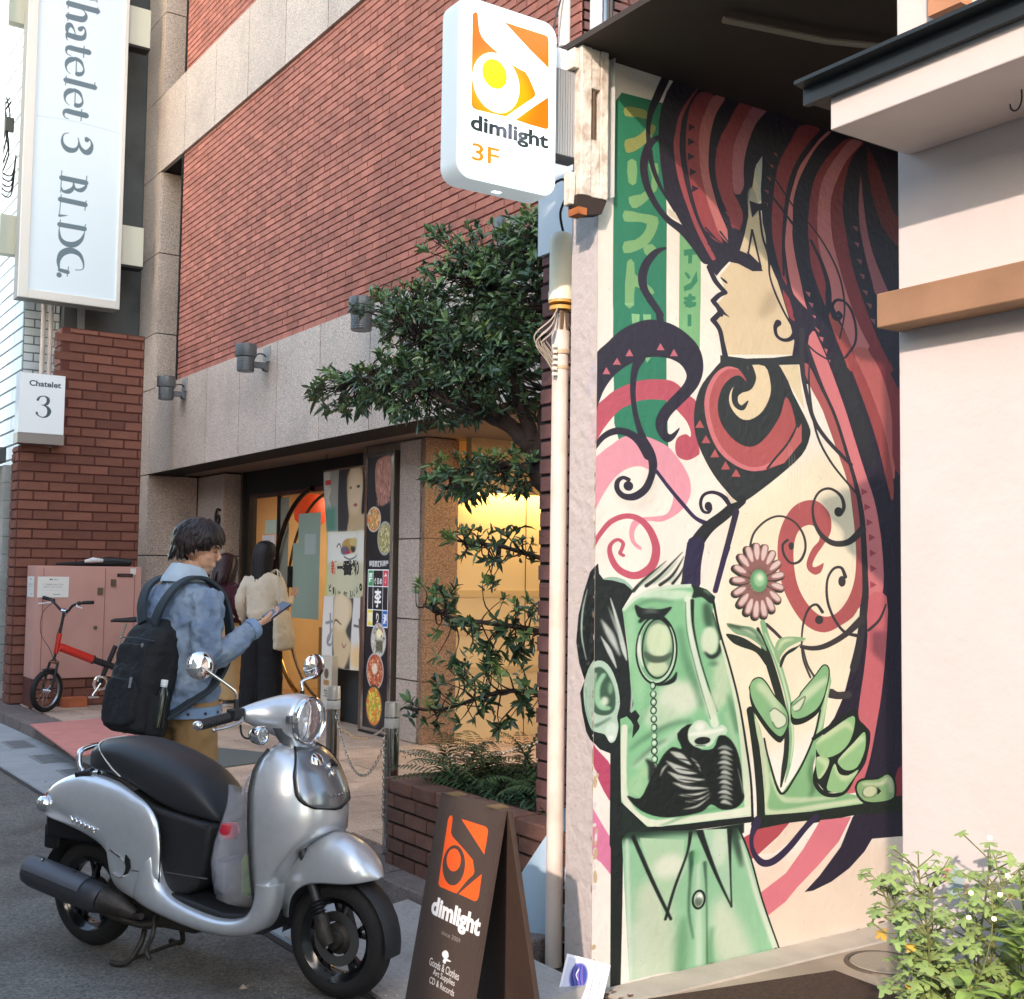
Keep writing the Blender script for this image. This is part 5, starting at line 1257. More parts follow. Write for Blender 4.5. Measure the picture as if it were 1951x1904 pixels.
# --- small box sign on the brick wall
ss = thing('small_box_sign', 'small white box sign with a large 3 on the stepped brick wall', 'sign')
m_ss = mat('small sign side', (216, 224, 224), .4)
P = Paint(440, 600, (222, 228, 228)); D3 = (60, 76, 82)
print_text(P, 'Chatelet', 88, 68, 400, 128, D3, .03)
P.stroke([(176, 262), (196, 232), (240, 222), (276, 246), (272, 290), (238, 312), (214, 312)], [26, 14, 10, 30, 30, 12, 6], D3); P.stroke([(226, 312), (270, 330), (292, 372), (272, 420), (226, 436), (182, 418), (170, 396)], [6, 22, 40, 24, 10, 12, 24], D3)
MB().box(2.56, 3.0, 12.70, 12.89, 2.86, 3.47).build('case', m_ss, ss, bevel=.003)
panel('face', P, [(2.562, 12.698, 2.862), (2.998, 12.698, 2.862), (2.998, 12.698, 3.468), (2.562, 12.698, 3.468)], mat('small sign face', image=P.image('small sign face'), rough=.4, emit='image', estr=.05), ss)
MB().box(2.555, 3.005, 12.695, 12.89, 2.755, 2.858).build('base_strip', mat('bronze strip', (140, 130, 122), .4, metal=.3), ss)
pp = thing('twin_pipes', 'two white pipes standing behind the small box sign', 'pipes')
for x in (3.10, 3.18): MB().tube([(x, 14.25, 2.5), (x, 14.25, 6.5)], .027, 12).build('pipe', m_pole, pp, smooth=40)
# far left details
fl_ = thing('red_shutter_post', 'weathered red steel post at the far left edge', 'post')
MB().box(2.50, 2.575, 14.1, 14.2, .1, 2.5).build('post', mat('faded red', (176, 92, 74), .6, vary=.2, vscale=2), fl_)
fb = thing('concrete_block_pillar', 'pale concrete block pillar left of the brick wall', 'pillar')
for k in range(13): MB().box(2.60, 2.70, 13.5, 13.8, .12+k*.19, .12+k*.19+.185).build('block', mat('pale block', (178, 182, 176), .8, vary=.1, rnd=.06), fb)
ea = thing('dark_awning', 'dark grey awning edge at the far left', 'awning')
MB().box(1.9, 2.63, 13.6, 14.6, 2.62, 2.78).build('awning', mat('awning grey', (84, 92, 90), .6), ea)
for k in range(3): MB().box(2.0, 2.47, 14.15, 14.18, .3+k*.75, .3+k*.75+.7).build('panel', mat('far red panel', (150, 72, 60), .6, vary=.2), ea)

# --- A-board
AB = Paint(443, 1018, (70, 58, 50)); play(AB, ABOARD)
print_text(AB, 'dimlight', 75, 384, 427, 474, (236, 236, 232), .045)
print_text(AB, 'since 2009', 176, 490, 311, 506, (150, 146, 138), 0)
print_text(AB, 'Goods & Clothes', 127, 603, 343, 632, (206, 206, 200), .01)
print_text(AB, 'Art Supplies', 164, 636, 322, 664, (206, 206, 200), .01); print_text(AB, 'CD & Records', 148, 668, 329, 692, (206, 206, 200), .01)
abm = mat('board print', image=AB.image('board print'), rough=.6, bump=.15, bscale=40, vary=.08, vscale=7)
m_bd = mat('dark stained board', (66, 52, 44), .6, vary=.12, vscale=6, bump=.2, bscale=40)
ab = thing('sandwich_board', 'dark brown A-frame board with orange eye logo reading dimlight', 'signboard', (1.99, 3.155, 0))
def slab(xt, xb, t, name, m):
    b = MB(); y0, y1 = -.177, .177
    b.v = [(xb, y0, 0), (xb, y1, 0), (xt, y1, .8), (xt, y0, .8), (xb+t, y0, 0), (xb+t, y1, 0), (xt+t, y1, .8), (xt+t, y0, .8)]
    b.f = [(0, 3, 2, 1), (4, 5, 6, 7), (0, 1, 5, 4), (1, 2, 6, 5), (2, 3, 7, 6), (3, 0, 4, 7)]; return b.build(name, m, ab, bevel=.002)
fr_ = slab(.0, -.15, .018, 'front_panel', m_bd); slab(.019, .17, .018, 'back_panel', m_bd)
b = MB(); e_ = -.0012; b.v = [(-.15+e_, .177, 0), (-.15+e_, -.177, 0), (0+e_, -.177, .8), (0+e_, .177, .8)]; b.f = [(0, 1, 2, 3)]
b.uv = [(0, 0), (1, 0), (1, 1), (0, 1)]
pf = b.build('print', abm, ab)
for yy in (-.12, .12):
    MB().box(-.006, .045, yy-.025, yy+.025, .8, .804).build('hinge', mat('hinge brass', (150, 130, 100), .4, metal=.8), ab)
for zz in (.1,): MB().box(-.12, .13, .15, .165, zz, zz+.012).build('spreader', m_bd, ab)
# ================================================================ SHOPFRONT AND STREET OBJECTS
m_steel = mat('polished steel', (200, 198, 192), .16, metal=1.0)
m_chrome = mat('chrome', (225, 225, 225), .05, metal=1.0)
m_glass = mat('clear glass', (255, 255, 255), .02, trans=1.0, ior=1.1)
# shop interior: lit room behind the glass door
sh = thing('shop_interior', 'warm lit restaurant interior behind the glass door', 'shop')
m_int = mat('ochre interior', (190, 158, 112), .7, vary=.12, vscale=2)
MB().box(8.2, 8.3, 9.7, 13.0, .12, 2.6).build('back_wall', m_int, sh); MB().box(5.2, 8.2, 9.6, 9.68, .12, 2.6).build('side_wall', m_int, sh)
MB().box(5.2, 8.2, 12.98, 13.02, .12, 2.6).build('far_wall', m_int, sh)
MB().box(5.18, 8.2, 9.7, 13.0, .121, .135).build('shop_floor', mat('shop floor', (150, 110, 66), .4), sh)
MB().box(5.18, 8.2, 9.6, 13.03, 2.5, 2.6).build('shop_ceiling', mat('shop ceiling', (232, 196, 130), .7), sh)
for i, (x, y0, y1, z0, z1, c) in enumerate(((8.1, 10.2, 12.6, 1.5, 1.56, (150, 100, 60)), (8.1, 10.2, 12.6, 1.0, 1.06, (150, 100, 60)), (8.1, 10.4, 12.4, 2.0, 2.05, (150, 100, 60)), (7.2, 10.0, 11.4, .14, 1.0, (168, 120, 70)))):
    MB().box(x-.25, x, y0, y1, z0, z1).build('shelf' if i < 3 else 'counter', mat('wood %d' % c[0], c, .5), sh)
rn = random.Random(8)
for k in range(16):
    y, z = 10.3+rn.random()*2.1, (1.56, 1.06, 2.05)[k % 3]; h = rn.uniform(.12, .3)
    MB().lathe([(0, 0), (.05, 0), (.05, h*.7), (.02, h*.85), (.02, h), (0, h)], 10, Matrix.Translation((7.95, y, z))).build('bottle', mat('bottle %d' % (k % 4), ((190, 60, 40), (230, 220, 190), (70, 90, 60), (210, 150, 60))[k % 4], .3), sh)
la = bpy.data.lights.new('shop_lamp', 'AREA'); la.energy = 20; la.size = 1.6; la.color = (1, .84, .58); lo = bpy.data.objects.new('shop_lamp', la); COL.objects.link(lo); lo.location = (6.6, 11.4, 2.47)
MB().box(6.3, 6.9, 11.1, 11.7, 2.485, 2.499).build('ceiling_lamp', mat('lamp glow', (255, 220, 160), .5, emit=(255, 214, 150), estr=2.0), sh)
ln = thing('red_lantern', 'red paper lantern glowing inside the shop door', 'lantern', (5.9, 12.9, 0))
MB().lathe([(0, 1.98), (.1, 1.99), (.17, 2.06), (.19, 2.16), (.17, 2.27), (.1, 2.34), (0, 2.35)], 20).build('shade', mat('lantern paper', (196, 76, 44), .6, emit=(214, 70, 34), estr=.12), ln, smooth=60); ln.location = (5.5, 12.1, 0)
# door
dr = thing('glass_door', 'glass shop door with frosted bands and a big curved bar handle', 'door')
MB().box(5.085, 5.093, 9.75, 12.79, .14, 2.34).build('glass_pane', m_glass, dr)
m_fro = mat('frosted film', (146, 164, 152), .5, emit=(120, 136, 118), estr=.06)
m_frb = mat('frosted film light', (176, 188, 172), .5, emit=(150, 160, 140), estr=.06)
MB().box(5.079, 5.082, 10.94, 11.60, 1.02, 1.79).box(5.079, 5.082, 10.94, 11.47, 1.7905, 2.09).build('frosted_panel', m_fro, dr)
MB().box(5.0755, 5.078, 11.03, 11.30, 1.67, 1.88).build('notice', mat('notice paper', (190, 202, 194), .6), dr)
MB().box(5.079, 5.082, 12.03, 12.36, 1.9, 2.05).build('frosted_strip', m_frb, dr); MB().box(5.079, 5.082, 11.72, 11.94, 1.2, 2.28).build('door_stile', mat('pale stile', (170, 170, 150), .4, metal=.2), dr)
MB().box(5.06, 5.10, 11.95, 12.0, .12, 2.34).build('door_post', m_black, dr)
MB().box(5.06, 5.10, 10.80, 12.8, 2.30, 2.345).build('door_head', mat('plum rail', (92, 62, 58), .5), dr)
MB().box(5.079, 5.082, 9.8, 10.92, .14, .95).build('lower_panel', mat('ochre panel', (170, 130, 66), .5), dr)
A_ = []
for i in range(25):
    t = radians(100+160*i/24); A_.append((5.03, 10.9+1.09*-cos(t)*1.0, 1.27+1.06*sin(t)))
A_ = [(5.03, 10.9+1.09*sin(radians(8+152*i/24)), 1.27+1.07*cos(radians(8+152*i/24))) for i in range(25)]
MB().tube(A_[:15], .026, 10).build('arc_handle', mat('dark bronze', (52, 36, 28), .3, metal=.6), dr, smooth=60)
MB().tube(A_[14:], .026, 10).build('arc_handle_foot', mat('brass', (186, 150, 84), .2, metal=1), dr, smooth=60)
B_ = [(5.12, 10.75+1.05*sin(radians(5+158*i/24)), 1.25+1.04*cos(radians(5+158*i/24))) for i in range(25)]
MB().tube(B_, .016, 8).build('handle_reflection', mat('reflected bronze', (96, 74, 50), .4, metal=.5), dr, smooth=60)  # reflection of the arc handle in the glass, modelled as a dim tube
MB().box(5.05, 5.075, 11.58, 11.66, 1.33, 1.55).build('lock', m_black, dr)
# poster on the glass
P = Paint(200, 330, (238, 234, 232)); P.ell(104, 90, 44, 50, (190, 184, 188), 8); P.stroke([(80, 80), (104, 60), (128, 82), (104, 100), (84, 124), (126, 130)], 8, (70, 70, 80), 1); P.rect(20, 150, 190, 180, (206, 150, 176)); print_text(P, '一番搾り', 40, 196, 168, 226, (60, 50, 50), .02)
P.rect(98, 240, 104, 290, (130, 120, 120))
wp = thing('door_poster', 'white and mauve poster stuck on the glass beside the curved handle', 'poster')
panel('print', P, [(5.055, 12.37, 1.42), (5.055, 12.03, 1.42), (5.055, 12.03, 1.885), (5.055, 12.37, 1.885)], mat('door poster print', image=P.image('door poster'), rough=.5), wp)
MB().box(5.0556, 5.058, 12.03, 12.37, 1.42, 1.885).build('card', mat('card', (220, 216, 210), .6), wp)
# wall number and intercom
ic = thing('wall_intercom', 'steel intercom panel on the granite wall behind the man', 'intercom')
MB().box(4.828, 4.849, 13.3, 13.62, 1.25, 1.5).build('plate', m_steel, ic, bevel=.003)
for i in range(3):
    for j in range(3): MB().box(4.822, 4.828, 13.36+i*.08, 13.40+i*.08, 1.28+j*.07, 1.31+j*.07).build('button', m_dark, ic)
on = thing('wall_numeral', 'dark metal numeral 6 fixed on the granite wall', 'numeral')
MB().tube(spline([(4.83, y_-.06, z_+.05) for y_, z_ in ((13.15, 2.13), (13.24, 2.14), (13.29, 2.05), (13.25, 1.97), (13.18, 1.98), (13.17, 2.05), (13.23, 2.07), (13.28, 2.03))], 5), .014, 8).build('digit', m_dark, on, smooth=60)
# banner
BW, BH = 300, 640
P = Paint(BW, BH, (190, 182, 168)); rn = np.random.RandomState(2)
P.rect(0, 0, 105, 200, (150, 146, 134)); P.stroke([(50, 60), (30, 90), (60, 120), (40, 160)], 14, (196, 188, 170), 4); P.rect(0, 0, 40, 200, (204, 198, 184), 6, .6); P.rect(100, 0, 300, 202, (60, 56, 54)); P.rect(10, 28, 50, 44, (180, 60, 54))
P.poly([(150, 10), (205, 0), (300, 0), (300, 200), (215, 200), (160, 200), (175, 150), (150, 100), (140, 50)], (198, 170, 130), 3, 5); P.ell(215, 70, 60, 80, (214, 190, 156), 10); P.rect(0, 120, 90, 200, (70, 130, 110), 10, .8); P.ell(195, 62, 10, 4, (60, 50, 44), 1); P.ell(245, 60, 10, 4, (60, 50, 44), 1); P.ell(225, 118, 13, 5, (160, 90, 80), 2)
P.stroke([(268, 0), (286, 60), (290, 140)], [10, 16, 20], (36, 32, 32), 3)
P.rect(0, 200, 300, 412, (206, 202, 168)); P.rect(30, 203, 300, 300, (226, 224, 212), 8); P.rect(0, 203, 26, 412, (208, 200, 110), 3)
P.ell(175, 248, 48, 24, (186, 150, 84), 3); P.ell(150, 262, 26, 14, (110, 100, 110), 3); P.ell(196, 256, 13, 12, (60, 56, 60), 2); P.ell(168, 268, 12, 5, (190, 50, 90), 1); P.stroke([(96, 250), (110, 240), (128, 262)], 4, (70, 66, 70)); P.stroke([(150, 282), (180, 290), (230, 276)], 4, (90, 86, 90)); P.ell(205, 236, 30, 14, (206, 184, 120), 3)
print_text(P, '新', 62, 294, 98, 340, (206, 78, 48), .03); print_text(P, '一番搾り', 104, 292, 268, 342, (44, 40, 38), .05)
for i, ch in enumerate('ビールはおいしい。'):
    t = i/8; x = 40+t*225; y = 372+24*sin(pi*t)-6*t; print_text(P, ch, x, y, x+18, y+24, (50, 60, 34), .04)
P.rect(0, 412, 300, 640, (226, 222, 214)); P.rect(78, 414, 210, 640, (70, 66, 62), 3); P.poly([(86, 414), (180, 414), (205, 470), (170, 520), (215, 560), (180, 640), (110, 640), (90, 540)], (216, 190, 150), 3, 6); P.ell(140, 460, 44, 60, (226, 206, 170), 10); P.stroke([(100, 500), (120, 486), (146, 500)], [3, 6, 3], (96, 78, 60), 1); P.stroke([(150, 560), (166, 572), (182, 560)], [3, 5, 3], (140, 86, 74), 1); P.ell(240, 600, 30, 40, (240, 196, 130), 12, .8)
P.stroke([(20, 500), (64, 492)], 9, (150, 144, 146), 2); P.stroke([(44, 470), (42, 540), (26, 560)], 9, (150, 144, 146), 2); P.stroke([(60, 520), (30, 545), (28, 570), (56, 566), (66, 540)], 9, (150, 144, 146), 2); P.stroke([(226, 500), (280, 505)], 8, (120, 110, 106), 2); P.stroke([(255, 480), (256, 540)], 8, (120, 110, 106), 2)
bn = thing('shop_banner', 'tall hanging beer banner with printed faces left of the food menu sign', 'banner')
b = MB(); ny, nz = 18, 30; b.uv = []
for j in range(nz+1):
    for i in range(ny+1):
        u, v = i/ny, j/nz; edge = .02*sin(v*9)*(1 if v > .65 else .3)
        b.v.append((4.86+.018*sin(u*9+v*4)+.012*sin(u*17-v*7), 10.37-.86*u+edge*(1-u), .62+1.82*v)); b.uv.append((u, v))
for j in range(nz):
    for i in range(ny): a = j*(ny+1)+i; b.f.append((a, a+1, a+ny+2, a+ny+1))
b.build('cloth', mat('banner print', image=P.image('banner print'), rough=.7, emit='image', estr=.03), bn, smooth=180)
MB().tube([(4.86, 10.40, 2.45), (4.86, 9.48, 2.45)], .012, 8).build('top_rod', m_steel, bn)
for yy in (10.36, 9.52): MB().tube([(4.86, yy, 2.45), (4.86, yy, 2.612)], .004, 6).build('hanging_cord', m_dark, bn)
ms_ = thing('small_floor_sign', 'narrow cream standing sign under the banner beside the first bollard', 'sign')
P = Paint(80, 320, (226, 216, 196)); P.ell(40, 90, 16, 26, (120, 100, 80), 3); P.rect(20, 124, 60, 150, (190, 140, 80)); print_text(P, '生', 22, 170, 58, 210, (70, 60, 50)); P.ell(26, 280, 8, 10, (190, 60, 50)); P.ell(50, 284, 8, 10, (190, 60, 50))
panel('print', P, [(4.80, 10.25, .16), (4.80, 10.02, .16), (4.80, 10.02, .72), (4.80, 10.25, .72)], mat('floor sign print', image=P.image('floor sign'), rough=.5), ms_)
MB().box(4.801, 4.86, 10.02, 10.25, .12, .725).build('case', mat('cream board', (216, 206, 186), .5), ms_)
lg = thing('dark_cabinet', 'dark low cabinet behind the banner foot', 'cabinet')
MB().box(4.95, 5.05, 9.62, 10.6, .12, .62).build('body', mat('dark cabinet', (52, 56, 58), .5), lg, bevel=.01)
# menu sign
P = Paint(250, 1180, (30, 30, 34)); rs = np.random.RandomState(11)
def dish(cx, cy, rx, ry, base, cols, rim=(196, 196, 190), n=160):
    P.ell(cx, cy, rx, ry, rim, 1); P.ell(cx, cy, rx*.9, ry*.9, base, 1.5)
    for k in range(n):
        a, r = rs.uniform(0, 2*pi), sqrt(rs.uniform(0, .66)); x, y = cx+cos(a)*r*rx, cy+sin(a)*r*ry
        c = np.array(cols[rs.randint(len(cols))])*rs.uniform(.8, 1.12); d = rs.uniform(0, pi); l = rs.uniform(3, 10)
        P.stroke([(x-cos(d)*l, y-sin(d)*l), (x+cos(d)*l, y+sin(d)*l)], rs.uniform(3, 7), tuple(c), .6, .9, 1)
P.poly([(80, 30), (150, 5), (245, 10), (250, 150), (210, 205), (130, 215), (80, 130)], (150, 106, 92), 3, 4)
for k in range(150):
    x, y = rs.uniform(85, 240), rs.uniform(15, 200); P.stroke([(x, y), (x+rs.uniform(-12, 12), y+rs.uniform(8, 26))], rs.uniform(2, 7), ((176, 130, 118), (120, 74, 64), (206, 170, 156), (98, 60, 54))[k % 4], 1, .7, 1)
dish(70, 275, 76, 56, (190, 120, 70), [(214, 170, 110), (190, 96, 60), (120, 150, 80), (230, 200, 150)])
dish(190, 360, 78, 74, (150, 140, 96), [(196, 186, 130), (150, 150, 90), (220, 210, 170), (110, 110, 70)], (150, 160, 160))
print_text(P, '韓国家庭料理屋', 30, 455, 232, 484, (226, 226, 226), .02)
P.rect(18, 494, 238, 744, (226, 230, 232)); 
for (x0, y0, x1, y1, c) in ((23, 499, 74, 566, (60, 150, 90)), (78, 499, 178, 566, (30, 30, 34)), (182, 499, 233, 566, (204, 56, 70)), (23, 570, 74, 668, (30, 30, 34)), (78, 570, 178, 668, (30, 30, 34)), (182, 570, 233, 668, (30, 30, 34)), (23, 672, 74, 739, (232, 210, 50)), (78, 672, 178, 739, (30, 30, 34)), (182, 672, 233, 739, (30, 100, 180))): P.rect(x0, y0, x1, y1, c)
for ch, x0, y0, x1, y1 in (('医', 30, 510, 68, 556), ('食', 188, 508, 228, 558), ('ぐるめ', 88, 530, 170, 560), ('李', 92, 578, 166, 660), ('り', 116, 682, 142, 726), ('同', 32, 684, 66, 728), ('源', 190, 684, 228, 730)): print_text(P, ch, x0, y0, x1, y1, (236, 236, 236), .03)
dish(145, 800, 82, 76, (188, 186, 176), [(206, 200, 186), (230, 226, 206), (90, 96, 70), (170, 80, 60)], (170, 172, 170), 90); P.ell(150, 770, 26, 20, (236, 226, 176), 3); P.rect(120, 800, 190, 850, (70, 74, 56), 6, .8)
dish(115, 935, 92, 80, (176, 84, 54), [(206, 110, 76), (226, 206, 176), (150, 60, 40), (200, 150, 110)], (176, 172, 168)); P.ell(110, 925, 30, 24, (226, 220, 196), 4, .8)
dish(110, 1085, 90, 92, (196, 110, 50), [(160, 206, 70), (206, 214, 80), (214, 120, 50), (120, 180, 60), (230, 226, 110)], (60, 60, 60), 220)
mn = thing('menu_sign', 'tall lit menu sign with dishes of food against the pillar', 'sign')
panel('face', P, [(4.80, 9.375, .17), (4.80, 8.945, .17), (4.80, 8.945, 2.50), (4.80, 9.375, 2.50)], mat('menu print', image=P.image('menu print'), rough=.3, emit='image', estr=.10), mn)
MB().box(4.802, 4.90, 8.90, 9.42, .14, 2.535).build('case', mat('menu case', (120, 112, 104), .35, metal=.6), mn)
MB().box(4.793, 4.8015, 9.378, 9.42, .14, 2.535).box(4.793, 4.8015, 8.90, 8.942, .14, 2.535).box(4.793, 4.8015, 8.9425, 9.3775, 2.503, 2.535).box(4.793, 4.8015, 8.9425, 9.3775, .14, .168).build('frame', m_steel, mn)
MB().box(4.78, 4.9, 8.88, 9.44, .12, .139).build('plinth', m_dark, mn)
lv = bpy.data.lights.new('vestibule_lamp', 'AREA'); lv.energy = 4.2; lv.shape = 'RECTANGLE'; lv.size = 1.5; lv.size_y = .08; lv.color = (1, .70, .30); lo = bpy.data.objects.new('vestibule_lamp', lv); COL.objects.link(lo); lo.location = (6.0, 8.40, 2.22)
lf = thing('cove_lamp', 'warm strip lamp behind the beam over the yellow lit entrance wall', 'lamp')
MB().box(5.3, 6.8, 8.37, 8.43, 2.23, 2.26).build('tube', mat('cove glow', (255, 214, 130), .5, emit=(255, 200, 110), estr=1.5), lf)
l2 = bpy.data.lights.new('entrance_lamp', 'AREA'); l2.energy = 6; l2.size = .5; l2.color = (1, .72, .40); lo = bpy.data.objects.new('entrance_lamp', l2); COL.objects.link(lo); lo.location = (5.4, 7.2, 2.58)
lf = thing('downlight', 'round ceiling downlight under the soffit of the entrance', 'lamp', (5.4, 7.2, 2.597)); MB().lathe([(0, 0), (.2, 0), (.2, .012), (0, .012)], 20).build('diffuser', mat('cove glow'), lf)
# spotlights on the granite band
m_sp = mat('spotlight grey', (112, 116, 118), .38, metal=.6)
sp = thing('wall_spotlight', 'grey spotlight leftmost of the row along the granite band', 'spotlight', (0, 0, 0), 0, 'grey cylindrical spotlights along the granite band')
MB().lathe([(0, .0), (.075, .0), (.078, .006), (.078, .13), (.096, .135), (.098, .14), (.098, .245), (.092, .25), (.09, .235), (0, .235)], 24, Matrix.Translation((-.21, 0, -.12))).build('lamp_body', m_sp, sp, smooth=35)
r_ = MB()
for k in range(7): r_.lathe([(.078, k*.016+.008), (.081, k*.016+.010), (.081, k*.016+.016), (.078, k*.016+.018)], 20, Matrix.Translation((-.21, 0, -.12)))
r_.build('cooling_ribs', m_sp, sp)
MB().box(-.15, -.0, -.024, .024, -.075, -.02).tube([(-.13, -.035, -.047), (-.13, .035, -.047)], .026, 12).tube([(-.012, -.03, -.06), (-.012, .03, -.06)], .04, 12).build('arm', m_sp, sp, bevel=.004)
MB().box(-.014, 0, -.075, .075, -.01, .13).build('wall_plate', mat('plate grey', (168, 166, 162), .5), sp)
MB().tube(spline([(-.13, 0, .0), (-.1, 0, .05), (-.05, 0, .06), (-.015, 0, .04)], 5), .006, 6).build('lead', m_black, sp)
names = ('grey spotlight leftmost of the row along the granite band', 'grey spotlight second from the left on the granite band', 'grey spotlight on the granite band half hidden by the left side of the tree', 'grey spotlight above the tree top beside the cream pole cap')
for k, yy in enumerate((12.66, 10.38, 8.05, 6.05)):
    o = sp if k == 0 else copy_tree(sp)
    o.location = (XF-.036, yy, 3.44+(.0 if k < 3 else .12)); o['label'] = names[k]
# planter
pt = thing('brick_planter', 'low red brown brick planter with a soldier course rim under the tree', 'planter')
brick_wall(pt, 'x', 2.79, 3.62, 5.17, .10, .447, .21, .0695, m_planter, m_joint, mort=.011, keep=200, core=False, proud=.014)
brick_wall(pt, 'y', 5.17, 2.79, 4.20, .10, .447, .21, .0695, m_planter, m_joint, mort=.011, keep=60, core=False, proud=.014, flipn=1)
MB().box(2.792, 2.90, 3.62, 5.168, .02, .446).box(2.90, 4.2, 5.05, 5.168, .02, .446).box(3.02, 3.1, 4.2, 5.05, .02, .40).build('planter_core', m_joint, pt)
yy = 3.64
while yy < 5.15:
    MB().box(2.775, 2.905, yy+.004, min(yy+.21, 5.185)-.004, .448, .515).build('rim_brick', m_planter, pt, bevel=.008); yy += .214
xx = 2.91
while xx < 4.2: MB().box(xx+.004, xx+.206, 5.055, 5.185, .448, .515).build('rim_brick', m_planter, pt, bevel=.008); xx += .214
MB().box(2.905, 4.2, 3.62, 5.053, .12, .465).build('soil', mat('soil', (58, 46, 36), .9, bump=.8, bscale=30), pt)
# bollards and chains
bo = thing('steel_bollard', 'polished steel bollard farther from the planter, near the scooter headlight', 'bollard', (2.975, 6.18, .12), 0, 'steel bollards at the pavement edge')
MB().lathe([(.038, 0), (.038, .70), (.0, .70)], 24).build('post', m_steel, bo, smooth=40)
MB().lathe([(.0385, .665), (.0385, .70), (.0365, .735), (.0, .738)], 24).build('cap', mat('bollard cap', (214, 208, 198), .3, metal=.6), bo, smooth=40)
MB().lathe([(.0384, .61), (.0392, .612), (.0392, .655), (.0384, .657)], 24).build('reflector_band', mat('frosted band', (190, 186, 178), .5), bo, smooth=40)
MB().tube([(0, -.038, .59), (0, -.05, .585), (0, -.052, .57)], .005, 6).build('eye_hook', m_steel, bo)
b2 = copy_tree(bo, (2.875, 5.30, .12), label='polished steel bollard at the planter corner')
m_chain = mat('chain steel', (190, 186, 176), .25, metal=1)
lk = MB(); pr = spline([(.0, .012, 0), (.0075, .007, 0), (.0075, -.007, 0), (0, -.012, 0), (-.0075, -.007, 0), (-.0075, .007, 0)], 2, True); pr.append(pr[0]); lk.tube(pr, .0022, 5, cap=False)
lkm = lk.mesh('link', m_chain, 60)
def chain(name, label, A, B, sag):
    t = thing(name, label, 'chain', A, 0, 'chains between the bollards'); A = Vector(A); B = Vector(B); n = int((B-A).length*1.05/.0185)
    pts = [A.lerp(B, i/n)-Vector((0, 0, sag*4*(i/n)*(1-i/n))) for i in range(n+1)]
    for i in range(n):
        d = (pts[i+1]-pts[i]); q = d.to_track_quat('Y', 'Z').to_matrix().to_4x4() @ Matrix.Rotation(radians(90*(i % 2)), 4, 'Y')
        o = bpy.data.objects.new('link', lkm); COL.objects.link(o); o.parent = t; o.matrix_local = Matrix.Translation((pts[i]+pts[i+1])/2-A) @ q
chain('steel_chain', 'sagging steel chain hanging between the two bollards', (2.975, 6.14, .70), (2.875, 5.34, .70), .27)
chain('steel_chain', 'thin chain running from the far bollard back towards the menu sign', (2.98, 6.20, .66), (4.70, 8.7, .30), .12)
chain('steel_chain', 'golden lit chain running behind the shrubs from the planter bollard', (2.90, 5.31, .62), (4.35, 5.66, .66), .12)
chain('steel_chain', 'short chain end hanging straight down from the planter bollard', (2.835, 5.30, .70), (2.834, 5.30, .28), 0)
# mats
mt = thing('pink_mat', 'salmon pink door mat with ragged edge on the pavement behind the man', 'mat')
MB().prism([(2.43, 11.1), (2.30, 9.05), (3.10, 9.5), (3.35, 11.3)], (.121, .132)).build('pile', mat('salmon mat', (204, 134, 122), .9, vary=.08, bump=.4, bscale=150), mt)
mt = thing('grey_mat', 'grey green rubber mat on the pavement beside the man', 'mat')
MB().prism([(2.28, 9.0), (2.35, 7.9), (3.75, 8.3), (3.12, 9.45)], (.122, .13)).build('rubber', mat('grey rubber mat', (96, 100, 96), .8, bump=.3, bscale=120), mt)
mt = thing('brown_mat', 'dark brown coir mat on the alcove floor below the mural', 'mat')
MB().prism([(2.80, 1.6), (2.80, 3.26), (3.60, 3.12), (3.55, 1.6)], (.013, .028)).build('coir', mat('coir', (72, 54, 40), .95, vary=.15, vscale=40, bump=.9, bscale=220, speck=400), mt)
dn = thing('drain_cover', 'round concrete drain cover set in the alcove floor', 'drain cover', (3.86, 3.10, .012))
MB().lathe([(0, .008), (.125, .008), (.13, .004), (.13, 0)], 32).build('lid', mat('lid concrete', (150, 140, 122), .8, bump=.4, bscale=80), dn)
MB().lathe([(.132, 0), (.135, .007), (.15, .007), (.153, 0)], 32).build('rim', mat('rim steel', (98, 90, 78), .6, metal=.4), dn)
# checker plate ramp in the gutter
cp = thing('checker_plate', 'worn pale steel checker plate ramp at the kerb beside the scooter wheel', 'ramp')
MB().add([(2.03, 3.35, .018), (2.60, 3.35, .085), (2.60, 4.62, .085), (2.03, 4.62, .018), (2.03, 3.35, .001), (2.6, 3.35, .0), (2.6, 4.62, 0), (2.03, 4.62, .001)], [(0, 1, 2, 3), (0, 4, 5, 1), (3, 2, 6, 7), (0, 3, 7, 4)]).build('plate', mat('worn checker steel', (176, 172, 166), .5, metal=.35, dirt=.5, dcol=(120, 104, 92), dscale=4), cp)
k = MB()
for i in range(19):
    for j in range(42):
        x, y = 2.045+i*.03, 3.365+j*.03; z = .0185+(x-2.03)*.1175; s_ = 1 if (i+j) % 2 else -1
        a, b_ = (.009, .0025*s_)
        d1, d2 = (cos(s_*.785)*.010, sin(s_*.785)*.012), (-sin(s_*.785)*.004, cos(s_*.785)*.004)
        k.add([(x-d1[0], y-d1[1], z), (x+d2[0], y+d2[1], z+.0004), (x+d1[0], y+d1[1], z), (x-d2[0], y-d2[1], z+.0004), (x, y, z+.0042)], [(0, 3, 4), (3, 2, 4), (2, 1, 4), (1, 0, 4)])
k.build('treads', mat('worn checker steel'), cp)['kind'] = 'stuff'
